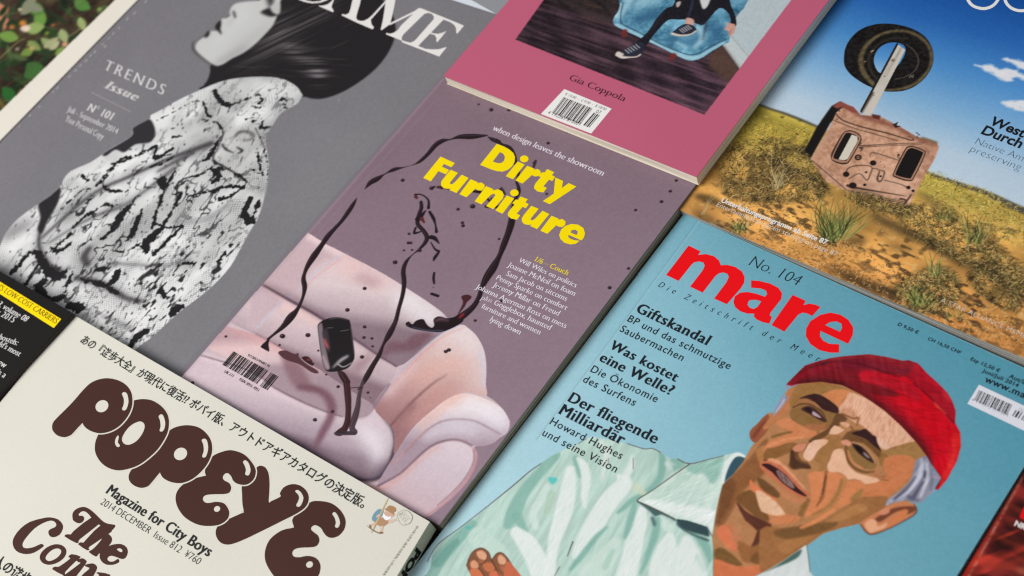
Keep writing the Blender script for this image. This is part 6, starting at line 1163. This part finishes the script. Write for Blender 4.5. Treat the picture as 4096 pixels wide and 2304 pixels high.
    CF([(1090, -120), (1130, -150), (1200, -80), (1290, 0), (1355, 68), (1390, 128), (1416, 200), (1412, 292), (1396, 290), (1300, 185), (1210, 90), (1120, 10), (1060, -30)], (164, 16, 34), 3); CL([(1120, -140, 20), (1200, -60, 30), (1280, 20, 20)], (196, 24, 44), 5); CL([(1100, -6, 7), (1200, 80, 8), (1300, 180, 9), (1402, 292, 8)], (92, 10, 24), 2)
    CF([(1248, 130), (1285, 160), (1355, 232), (1310, 205), (1270, 175)], (232, 62, 52), 3); CL([(1330, 60, 20), (1380, 130, 16)], (206, 36, 44), 4)
    CF([(1390, 380), (1452, 380), (1458, 470), (1426, 580), (1350, 720), (1290, 790), (1280, 750), (1360, 620), (1400, 500)], (218, 32, 34), 5); CL([(1400, 420, 14), (1390, 560, 14), (1330, 690, 12)], (232, 70, 60), 6, .6); CF([(1200, 560), (1260, 640), (1310, 712), (1265, 790), (1262, 720), (1240, 640)], (120, 18, 28), 5)
    c.img += ((c.noise(9, 106, (6, 1), c.ang(*F1((1200, 300), (1300, 700))))-.5)*16)[..., None]*cap[..., None]
    p.l([(1263, 790, 5), (1305, 720, 4)], (90, 14, 24), blur=1)
    hatch(cap, 700, c.ang(*F1((500, -100), (1000, 0))), 60, [np.array([.72, .6, .66]), np.array([1.14, 1.3, 1.25])], .34, 3); hatch(sh, 2600, c.ang(*F0((300, 1200), (650, 600))), 60, [np.array([.9, .95, .94]), np.array([1.07, 1.05, 1.05])], .4, 4, 2); hatch(co, 500, c.ang(*F0((1000, 900), (1500, 650))), 70, [np.array([.9, .95, .94]), np.array([1.07, 1.05, 1.05])], .4, 5, 2)
    # right collar
    rc = p.f([(-120, 1470), (0, 1402), (120, 1330), (200, 1275), (288, 1214), (304, 1300), (310, 1380), (330, 1440), (420, 1500), (700, 1700), (-120, 1700)], (212, 218, 217), sm=0, lab=3); c.img += ((br-.5)*12)[..., None]*rc[..., None]
    p.f([(-40, 1425), (60, 1370), (140, 1315), (220, 1262), (256, 1250), (230, 1305), (150, 1350), (60, 1385)], (72, 102, 96), sm=3, blur=2, within=rc); p.l([(292, 1216, 4), (304, 1300, 4), (318, 1420, 4)], (90, 96, 98), blur=1)
    wear(c, Q_BLUE[0], Q_BLUE[3], 50, (206, 222, 226), 26); wear(c, Q_BLUE[0], Q_BLUE[1], 50, (196, 214, 220), 27); wear(c, Q_BLUE[1], Q_BLUE[2], 30, (206, 222, 226), 28)
    # fold of the spine: its highlight and shade painted as two lines
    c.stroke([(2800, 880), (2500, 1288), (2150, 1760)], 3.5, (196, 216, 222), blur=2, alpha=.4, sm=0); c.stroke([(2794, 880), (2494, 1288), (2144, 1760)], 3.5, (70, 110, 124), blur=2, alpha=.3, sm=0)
    c.build({0: ('cover_picture', None), 2: ('shirt_picture', 0), 3: ('collar_picture', 0), 4: ('hand_picture', 0), 5: ('face_picture', 0), 6: ('hair_picture', 0), 8: ('sideburn_picture', 0), 7: ('cap_picture', 0)})
    blue.poly('masthead', [MA((385, 155), (505, 213), (482, 248), (560, 240), (640, 262), (690, 305), (708, 352), (770, 348), (850, 368), (918, 413), (946, 470), (940, 530), (905, 585), (768, 742), (640, 685), (765, 520), (786, 470), (775, 440), (735, 425), (690, 432), (655, 458), (526, 626), (400, 566), (528, 400), (546, 355), (532, 325), (490, 314), (440, 324), (412, 350), (286, 509), (160, 450)),
        (MA((1010, 502), (1100, 510), (1200, 535), (1282, 577), (1319, 630), (1312, 690), (1272, 740), (1204, 828), (1196, 852), (1219, 868), (1192, 936), (1120, 920), (1062, 892), (1036, 862), (1042, 836), (975, 836), (900, 812), (850, 770), (832, 720), (848, 662), (900, 626), (970, 618), (1060, 636), (1148, 666), (1170, 640), (1158, 605), (1108, 585), (1010, 577)), MA((1000, 700), (1060, 698), (1111, 713), (1075, 765), (1040, 788), (1000, 779), (975, 750), (980, 718))),
        MA((1425, 648), (1556, 708), (1532, 750), (1590, 735), (1650, 745), (1703, 768), (1620, 860), (1570, 834), (1522, 826), (1482, 845), (1342, 1016), (1212, 950)),
        (MA((1700, 848), (1800, 825), (1900, 845), (1982, 897), (2031, 975), (2026, 1050), (1980, 1138), (1702, 1008), (1698, 1060), (1730, 1105), (1790, 1136), (1890, 1141), (1890, 1226), (1800, 1226), (1690, 1200), (1602, 1140), (1556, 1060), (1560, 985), (1602, 910)), MA((1750, 950), (1800, 920), (1860, 914), (1912, 935), (1918, 975), (1899, 1016)))], (236, 14, 22))

def art_red():
    F = frame(3760, 1850, 336/1072); q = np.array(Q_RED)
    c = Canvas(red, [np.array(x) for x in (q[0], q[0]+(q[1]-q[0])*.4, q[3]+(q[2]-q[3])*.4, q[3])], .0004, bg=(70, 22, 20)); p = Pen(c, F)
    a = c.ang(*F((400, 1000), (1050, 1280))); n = c.fbm(60, 111, 4, (2.5, 1), a); n2 = c.noise(26, 112, (5, .7), a+50)
    c.img = np.array([26, 12, 12.])+np.clip((n-.38)*3.0, 0, 1)[..., None]*np.array([104, 30, 26.])+np.clip((n2-.7)*4, 0, 1)[..., None]*np.array([90, 24, 14.])
    p.l([(1120, -100, 70), (880, 420, 70), (640, 860, 80), (380, 1330, 90), (200, 1680, 90)], (196, 50, 42), blur=10, alpha=.85)
    for q2 in ([(640, 900, 20), (820, 980, 26), (1020, 1080, 20)], [(500, 1180, 14), (700, 1300, 24), (1072, 1390, 20)], [(880, 560, 14), (1072, 640, 20)], [(840, 700, 10), (960, 790, 14)], [(860, 1290, 16), (980, 1250, 22), (1072, 1200, 30)]): p.l(q2, (178, 62, 36), blur=8, alpha=.8)
    p.l([(1000, 1380, 20), (1090, 1390, 30)], (206, 150, 110), blur=8)
    rs = np.random.RandomState(3)
    for k in range(70):
        t = k/70; x, y = 1075-t*760, 150+t*1400
        if rs.rand() < .82: p.l([(x+rs.uniform(-6, 6), y, 9), (x-rs.uniform(4, 16), y+rs.uniform(6, 18), 9)], (214, 176, 146) if rs.rand() < .7 else (150, 120, 80), blur=2, alpha=.85)
    c.build({0: ('cover_picture', None)})
    red.poly('logo', [F((1075, 560), (1200, 620), (1140, 760), (1015, 700))], (226, 16, 22))
    lines(red, F, [('NR. 4', (945, 800), (1190, 905))], 'issue_number', (226, 222, 220), off=.04)

def art_leaf():
    F0 = T(0, 0)
    reg = [np.array(x) for x in P(F0((900, -30), (-30, 870), (-500, 1320), (-500, -300), (1160, -300)), Z_LEAF+.0001)]
    lw = (222, 216, 204)
    c = Canvas(leaf, reg, .00045, bg=(52, 40, 32)); p = Pen(c, F0)
    n = c.fbm(120, 121, 4); c.img = np.array([40, 32, 26.])+np.clip((n-.35)*2, 0, 1)[..., None]*np.array([54, 58, 34.])
    p.f([(-60, -60), (140, -60), (110, 80), (70, 220), (-60, 300)], (70, 50, 44), blur=20)
    p.f([(-80, 20), (20, 20), (70, 70), (82, 140), (40, 220), (-20, 262), (-80, 260)], (206, 146, 116), sm=3, blur=8); p.l([(100, 0, 40), (90, 140, 24), (30, 260, 20)], (60, 44, 44), blur=8)
    p.f([(90, 760), (120, 690), (180, 640), (230, 628), (140, 740)], (196, 132, 76), sm=3, blur=6)
    rs = np.random.RandomState(11)
    def leaf_(x, y, L, w_, a, col, b2=4):
        ca, sa = math.cos(a), math.sin(a); P2 = [(0, 0), (.25, .5), (.55, .55), (.85, .28), (1, 0), (.85, -.26), (.55, -.5), (.25, -.42)]
        p.f([(x+u*L*ca-v*w_*sa, y+u*L*sa+v*w_*ca) for u, v in P2], col, sm=3, blur=b2)
        p.l([(x, y, 5), (x+L*.9*ca, y+L*.9*sa, 2)], np.array(col)*1.25, blur=3, alpha=.6)
    G = [(40, 70, 38), (58, 92, 48), (34, 58, 36), (80, 108, 66), (48, 80, 42)]
    for k in range(150):
        x, y = rs.uniform(-120, 900), rs.uniform(-80, 980)
        if x*1+y > 1000: continue
        leaf_(x, y, rs.uniform(60, 170), rs.uniform(22, 56), rs.uniform(0, 6.28), np.array(G[rs.randint(5)])*rs.uniform(.55, 1.0), 5)
    for x, y, L, w_, a, col in ((330, 90, 130, 90, 2.0, (104, 160, 72)), (330, 100, 150, 90, 3.6, (86, 140, 66)), (560, 0, 140, 90, .5, (80, 140, 66)), (160, 110, 180, 80, -.9, (128, 146, 120)), (210, 40, 120, 60, .3, (128, 146, 124)), (600, 130, 110, 60, 1.2, (150, 184, 120)), (190, 225, 150, 80, -.2, (140, 180, 104)), (140, 290, 160, 80, 3.3, (112, 160, 74)), (210, 310, 120, 60, .6, (120, 156, 90)), (460, 220, 110, 70, 1.2, (150, 182, 128)), (310, 290, 140, 60, .6, (140, 172, 118)), (330, 360, 140, 50, -.6, (160, 180, 136)), (450, 310, 100, 44, 2.4, (170, 190, 150)), (200, 480, 180, 120, .6, (52, 104, 50)), (320, 500, 160, 110, 2.6, (60, 112, 54)), (20, 660, 140, 90, .8, (40, 104, 44)), (420, 420, 90, 50, -.8, (120, 160, 80)), (250, 380, 100, 60, 2.8, (110, 150, 70))): leaf_(x, y, L, w_, a, col, 4)
    p.l([(0, 440, 10), (130, 320, 12), (190, 290, 8)], (164, 170, 110), blur=4); p.l([(470, 300, 8), (560, 250, 10), (640, 190, 6)], (170, 176, 140), blur=4)
    p.f([(150, 215), (185, 188), (222, 195), (225, 225), (185, 242)], (226, 226, 208), sm=3, blur=5); p.dot(150, 72, 14, (214, 214, 190), blur=4)
    for x, y, r, col in ((172, 175, 26, (206, 146, 62)), (400, 190, 12, (200, 140, 70)), (90, 205, 20, (190, 130, 70)), (130, 370, 12, (200, 214, 200)), (210, 340, 10, (200, 190, 120)), (355, 250, 14, (150, 190, 60)), (490, 335, 24, (206, 178, 140)), (240, 365, 18, (200, 180, 120)), (750, 70, 16, (150, 190, 100))): p.dot(x, y, r, col, blur=6)
    p.l([(-60, 700, 20), (20, 800, 24), (60, 900, 20)], (150, 120, 50), blur=8)
    for k in range(26):
        x, y, a, L = rs.uniform(-60, 760), rs.uniform(-40, 860), rs.uniform(-.9, .2), rs.uniform(120, 300); p.l([(x, y, 6), (x+L*.5*math.cos(a), y+L*.5*math.sin(a)+rs.uniform(-20, 20), 5), (x+L*math.cos(a), y+L*math.sin(a), 3)], [(120, 116, 70), (96, 74, 50), (150, 156, 110)][k % 3], blur=3, alpha=.7)
    ins = p.m([(870, 0), (0, 842), (-520, 1340), (-520, -320), (1190, -320)], sm=0, blur=2)
    c.img = c.img*np.array([.98, .88, .86])
    c.img = c.img*ins[..., None]+np.array(lw, float)*(1-ins[..., None])
    c.build({0: ('leaf_picture', None)})

def art_cream():
    BR = (68, 40, 34); E1 = T(0, 2)
    L = [
     (PE, [(760, 890), (830, 880), (920, 897), (990, 950), (1028, 1020), (1022, 1088), (982, 1140), (930, 1160), (890, 1150), (862, 1120), (840, 1085), (802, 1064), (775, 1074), (768, 1095), (790, 1118), (820, 1142), (831, 1180), (815, 1215), (780, 1230), (680, 1236), (636, 1252), (625, 1280), (640, 1302), (680, 1306), (740, 1296), (800, 1310), (834, 1350), (838, 1400), (820, 1452), (770, 1500), (640, 1520), (520, 1480), (450, 1400), (417, 1320), (422, 1240), (460, 1165), (540, 1105), (620, 1084), (636, 1078), (628, 1050), (625, 1020), (660, 970)],
      [PE((928, 978), (945, 964), (968, 988), (986, 1040), (976, 1076), (960, 1083), (948, 1072), (955, 1045), (946, 1008)), ell(PE, 755, 1362, 27, 23)]),
     (PE, [(345, 632), (380, 612), (420, 626), (444, 670), (452, 740), (450, 820), (447, 888), (470, 878), (534, 846), (530, 822), (560, 776), (620, 752), (682, 762), (730, 800), (750, 850), (740, 902), (708, 942), (640, 985), (540, 1035), (400, 1105), (280, 1163), (190, 1200), (130, 1211), (80, 1195), (48, 1150), (45, 1100), (72, 1055), (130, 1022), (240, 972), (255, 963), (246, 900), (243, 830), (243, 760), (280, 690)],
      [PE((646, 806), (665, 796), (690, 815), (708, 852), (700, 892), (682, 920), (662, 923), (655, 910), (668, 884), (676, 855), (668, 830))]),
     (E1, [(1605, 545), (1680, 510), (1752, 500), (1840, 530), (1900, 590), (1930, 650), (1920, 710), (1882, 750), (1840, 762), (1790, 752), (1760, 730), (1745, 698), (1720, 674), (1695, 680), (1682, 704), (1692, 726), (1730, 748), (1745, 780), (1735, 815), (1700, 830), (1600, 833), (1548, 842), (1531, 868), (1548, 893), (1580, 897), (1630, 889), (1685, 898), (1716, 930), (1731, 975), (1715, 1022), (1660, 1060), (1580, 1072), (1490, 1060), (1400, 1010), (1345, 940), (1325, 870), (1337, 810), (1385, 755), (1460, 715), (1540, 694), (1553, 690), (1546, 660), (1560, 610)],
      [E1((1834, 588), (1853, 575), (1878, 600), (1891, 650), (1880, 684), (1866, 690), (1850, 680), (1856, 648), (1846, 615)), ell(E1, 1638, 943, 24, 21)]),
     (PO, [(1095, 925), (1170, 890), (1260, 880), (1350, 900), (1422, 957), (1462, 1030), (1466, 1120), (1432, 1210), (1370, 1290), (1290, 1355), (1200, 1388), (1110, 1380), (1040, 1345), (1012, 1304), (1005, 1300), (940, 1380), (900, 1418), (840, 1430), (775, 1405), (738, 1360), (738, 1310), (765, 1265), (810, 1230), (1000, 1020)],
      [ell(PO, 1190, 1132, 60, 52), PO((1376, 1012), (1398, 998), (1422, 1015), (1433, 1080), (1420, 1140), (1405, 1162), (1386, 1162), (1381, 1148), (1394, 1105), (1390, 1050))]),
     (PO, [(700, 690), (780, 662), (865, 650), (950, 666), (1030, 720), (1078, 790), (1089, 870), (1070, 962), (1000, 1080), (920, 1160), (840, 1220), (760, 1256), (650, 1277), (560, 1256), (490, 1205), (445, 1130), (438, 1060), (455, 990), (520, 860), (610, 750)],
      [PO((800, 856), (845, 848), (874, 876), (866, 930), (822, 1000), (770, 1040), (720, 1052), (685, 1032), (677, 995), (700, 945), (745, 890)), PO((998, 802), (1020, 784), (1040, 800), (1056, 860), (1046, 915), (1026, 936), (1006, 927), (1015, 890), (1010, 840)), PO((640, 970), (622, 995), (614, 1035), (630, 1068), (650, 1070), (657, 1055), (640, 1030), (648, 985))]),
     (PO, [(340, 565), (400, 510), (470, 478), (550, 467), (640, 485), (712, 527), (756, 590), (769, 670), (755, 745), (715, 820), (650, 890), (570, 935), (480, 951), (400, 930), (350, 895), (330, 864), (324, 864), (250, 946), (222, 970), (170, 986), (110, 970), (70, 930), (62, 888), (76, 848), (115, 805), (230, 690)],
      [ell(PO, 500, 713, 59, 50), PO((676, 604), (698, 589), (722, 608), (733, 670), (722, 722), (706, 747), (686, 749), (677, 735), (690, 700), (692, 650))]),
    ]
    vs, fs, v2, f2 = [], [], [], []
    def add(V_, F_, pts):
        z = cream.layer(); w2 = P(pts, z); b = len(V_); V_ += [(x, y, z) for x, y in w2]; F_ += tess(w2, b)
    mast = None
    for k, (fr, out, holes) in enumerate(L):
        o = smooth(fr(*out), 6)
        if k: o2 = ring(o, 5.0); r_ = cream.poly('letter_outline', [o2], CREAM, cream.root if mast is None else mast)
        m_ = cream.poly('bubble_letter', [o], BR, mast or cream.root)
        if mast is None:
            mast = m_; mast.name = 'masthead'
        cream.poly('letter_shine', [smooth(h_, 3) for h_ in holes], CREAM, mast)
    pieces = [[(850, 745), (848, 690), (875, 645), (930, 615), (990, 608), (1050, 635), (1110, 685), (1160, 735), (1210, 780), (1265, 805), (1345, 818), (1340, 850), (1290, 892), (1230, 850), (1150, 812), (1095, 770), (1045, 702), (1000, 664), (958, 660), (922, 690), (925, 710), (965, 712), (986, 740), (970, 780), (930, 800), (890, 790), (860, 768)],
        [(1080, 725), (1155, 790), (1130, 832), (935, 985), (920, 1012), (895, 1032), (755, 952), (790, 927), (830, 930), (862, 890)], [(1205, 800), (1310, 872), (1262, 930), (1045, 1075), (1046, 1100), (1020, 1116), (915, 1046), (945, 1022), (978, 1025), (1012, 985)],
        [(1250, 925), (1290, 943), (1312, 985), (1292, 1040), (1215, 1122), (1152, 1160), (1122, 1190), (1040, 1136), (1070, 1112), (1112, 1078), (1180, 1000), (1192, 966), (1150, 968), (1085, 1020), (1070, 1000), (1140, 950)],
        [(1340, 1045), (1420, 1043), (1480, 1080), (1496, 1140), (1470, 1202), (1430, 1219), (1380, 1202), (1310, 1180), (1272, 1190), (1255, 1220), (1280, 1246), (1330, 1246), (1380, 1215), (1396, 1240), (1384, 1262), (1320, 1286), (1240, 1282), (1185, 1240), (1164, 1180), (1190, 1120), (1260, 1070)],
        [(500, 740), (590, 730), (680, 755), (730, 810), (735, 862), (700, 930), (640, 961), (590, 955), (565, 910), (582, 872), (640, 846), (660, 818), (640, 782), (590, 768), (500, 798), (400, 862), (310, 960), (264, 1032), (270, 1080), (320, 1092), (400, 1076), (480, 1040), (511, 1060), (490, 1086), (400, 1142), (310, 1161), (220, 1142), (165, 1092), (147, 1020), (170, 950), (240, 860), (350, 782)],
        [(640, 1045), (720, 1055), (770, 1100), (772, 1160), (730, 1222), (650, 1270), (560, 1286), (490, 1256), (464, 1200), (485, 1140), (550, 1080)],
        [(798, 1196), (838, 1160), (942, 1190), (895, 1235), (762, 1368), (764, 1400), (740, 1408), (610, 1336), (650, 1306), (692, 1306), (822, 1212)], [(895, 1232), (960, 1208), (1006, 1235), (1004, 1270), (890, 1420), (840, 1480), (720, 1440), (760, 1400), (935, 1270), (920, 1256)], [(985, 1290), (1080, 1268), (1130, 1300), (1126, 1352), (1050, 1460), (930, 1440), (1042, 1335), (1030, 1316)], [(1130, 1385), (1150, 1372), (1292, 1402), (1230, 1480), (1080, 1500), (1160, 1410)]]
    tt = cream.poly('script_title', [TH(*q) for q in pieces], BR, sm=2)
    cream.poly('letter_counter', [TH((1368, 1102), (1408, 1094), (1432, 1114), (1426, 1136), (1400, 1130))], CREAM, tt, sm=3); cream.poly('letter_counter', [TH((660, 1095), (705, 1105), (716, 1140), (680, 1192), (620, 1230), (568, 1241), (535, 1216), (546, 1175), (600, 1120))], CREAM, tt, sm=3)
    # small drawing of an old hiker
    F = frame(1240, 1980, 560/2504); HK = lambda nm, col, *ps: cream.poly(nm, [F(*q) for q in ps], col, hk, sm=2)
    hk = cream.poly('hiker_drawing', [F((1130, 470), (1105, 410), (1150, 320), (1200, 270), (1250, 250), (1310, 280), (1300, 350), (1240, 420), (1180, 460))], (112, 150, 168), sm=3)
    HK('tunic', (176, 138, 106), [(1240, 420), (1310, 400), (1390, 450), (1430, 480), (1360, 530), (1320, 560), (1250, 560), (1170, 510), (1150, 480)])
    HK('leg', (214, 186, 168), [(1155, 485), (1175, 505), (1100, 550), (1080, 530)], [(1260, 555), (1310, 560), (1290, 660), (1255, 660)], [(1400, 500), (1420, 440), (1510, 440), (1535, 410), (1535, 450), (1470, 490)], [(1180, 390), (1230, 340), (1262, 350), (1220, 400)])
    HK('boot', (150, 112, 78), [(1055, 530), (1090, 540), (1095, 590), (1065, 575)], [(1245, 655), (1300, 660), (1310, 685), (1240, 690)])
    HK('face', (206, 168, 146), [(1330, 300), (1400, 290), (1500, 330), (1500, 370), (1440, 400), (1350, 360)])
    HK('beard', (240, 238, 240), [(1310, 320), (1345, 360), (1400, 390), (1450, 380), (1450, 410), (1390, 450), (1340, 440), (1305, 390)])
    HK('hat', (170, 130, 94), [(1360, 240), (1410, 190), (1470, 195), (1535, 240), (1525, 300), (1490, 310), (1510, 360), (1400, 290), (1330, 260)])
    HK('walking_stick', (196, 172, 128), [(1365, 100), (1385, 106), (1140, 625), (1112, 618)]); HK('ground_line', (120, 104, 84), [(1005, 540), (1110, 610), (1240, 680), (1290, 690), (1230, 692), (1100, 622)])
    def outl(pts, wd): q = smooth(F(*pts), 4); return [np.vstack([q[i:i+2], ring(q, -wd)[i:i+2][::-1]]) for i in range(0, len(q)-1)]
    bub = F((1560, 360), (1600, 300), (1680, 265), (1760, 290), (1820, 350), (1832, 420), (1800, 490), (1740, 530), (1660, 540), (1610, 500), (1590, 460), (1540, 455), (1580, 440))
    q = smooth(bub, 4); cream.poly('speech_bubble', [q], (120, 114, 104), hk); cream.poly('bubble_inside', [ring(q, -1.6)], CREAM, hk)
    lines(cream, F, [('アウトドア', (1660, 300), (1775, 450)), ('をもっと', (1620, 320), (1730, 470)), ('楽しもう。', (1580, 345), (1705, 520))], 'bubble_text', (120, 112, 100), hk)
    # lettering on the spine, standing on the side of the block
    z0, z1 = .0062, Z_POP; e0 = np.array(Q_POP[1]); d = nrm(np.array(Q_POP[2])-e0); nn = np.array([-d[1], d[0]])
    if nn @ (np.array(Q_POP[0])-e0) > 0: nn = -nn
    v, f, _ = glyphs('POPEYE ポパイ', .07, 1.05); vs = []
    isl = islands(len(v), f); s_ = (z1-z0)*.62/.70; u0 = .011
    for (x, y), k in zip(v, isl):
        pxy = e0+d*(u0+x*s_)+nn*(.00004+4e-6*(k % 3)); vs.append((pxy[0], pxy[1], z1-(z1-z0)*.24-y*s_))
    mesh('spine_lettering', vs, [q[::-1] for q in f], ink((20, 18, 18), .6, .1), cream.root)
    v, f = prism([Q_POP[1]+nn*.0, Q_POP[2]+nn*.0, Q_POP[2]+nn*.00003, Q_POP[1]+nn*.00003], z0+.0001, z1-.0001); mesh('spine', v, f, ink((188, 184, 164), .55, .1), cream.root)

def art_masthead_grey():
    DA = frame(1200, 0, 800/2576)
    ps = [[(690, -60), (792, -60), (772, 50), (735, 170), (722, 228), (738, 258), (775, 270), (825, 268), (880, 240), (920, 205), (912, 260), (920, 310), (952, 352), (935, 378), (720, 285), (535, 195), (545, 182), (590, 190), (630, 170), (652, 110)],
        [(900, 228), (1100, 12), (1160, -60), (1185, -60), (1120, 18), (918, 246)], [(1115, -60), (1238, -60), (1216, 70), (1192, 180), (1160, 310), (1052, 388), (1040, 380), (1066, 270), (1090, 120)], [(1150, 302), (1480, 140), (1530, 103), (1548, 116), (1470, 170), (1160, 322)],
        [(1530, 103), (1572, 110), (1650, 145), (1600, 182), (1560, 218), (1332, 442), (1311, 480), (1310, 508), (1332, 532), (1240, 495), (1105, 440), (1115, 425), (1160, 435), (1212, 420), (1262, 385), (1300, 330), (1470, 165)],
        [(1556, 106), (1840, 218), (2112, 330), (2026, 434), (2012, 420), (2010, 360), (1985, 320), (1930, 282), (1845, 252), (1722, 212), (1702, 182), (1660, 166), (1600, 176)], [(1716, 190), (1852, 248), (1537, 575), (1522, 602), (1420, 560), (1432, 545), (1470, 530), (1500, 500), (1720, 250), (1726, 222)],
        [(1318, 522), (1380, 541), (1422, 548), (1530, 596), (1620, 630), (1720, 637), (1800, 632), (1850, 616), (1892, 605), (1792, 728), (1310, 542)], [(1672, 412), (1720, 430), (1780, 436), (1842, 420), (1888, 400), (1766, 546), (1755, 530), (1758, 490), (1735, 450), (1662, 430)],
        [(235, 75), (300, 72), (360, 55), (410, 15), (432, -40), (452, -40), (416, 50), (405, 90), (432, 140), (426, 157)], [(-60, -30), (0, 2), (60, 24), (150, 42), (260, 34), (350, 2), (400, -40), (340, -40), (260, 14), (160, 22), (80, 6), (20, -40)]]
    grey.poly('masthead', [DA(*q) for q in ps], (228, 225, 222))
    # inner page showing beyond the cover's top edge
    a, b2 = [P(T(1, 0)(q), Z_GREY-.0008)[0] for q in ((1400, -60), (1812, 112))]; u = nrm(b2-a); nn = np.array([-u[1], u[0]])
    if nn @ (P([(1900, -40)], .007)[0]-a) < 0: nn = -nn
    v, f = prism([a-nn*.006, b2-nn*.006, b2+nn*.0003, a+nn*.0045], Z_GREY-.0009, Z_GREY-.0005); mesh('inner_page', v, f, ink((214, 220, 228), .6, .1), grey.root)
art_blue(); art_red(); art_leaf(); art_cream(); art_masthead_grey()
text_desert(); text_mauve(); text_pink(); text_blue(); text_cream(); text_black(); text_grey()
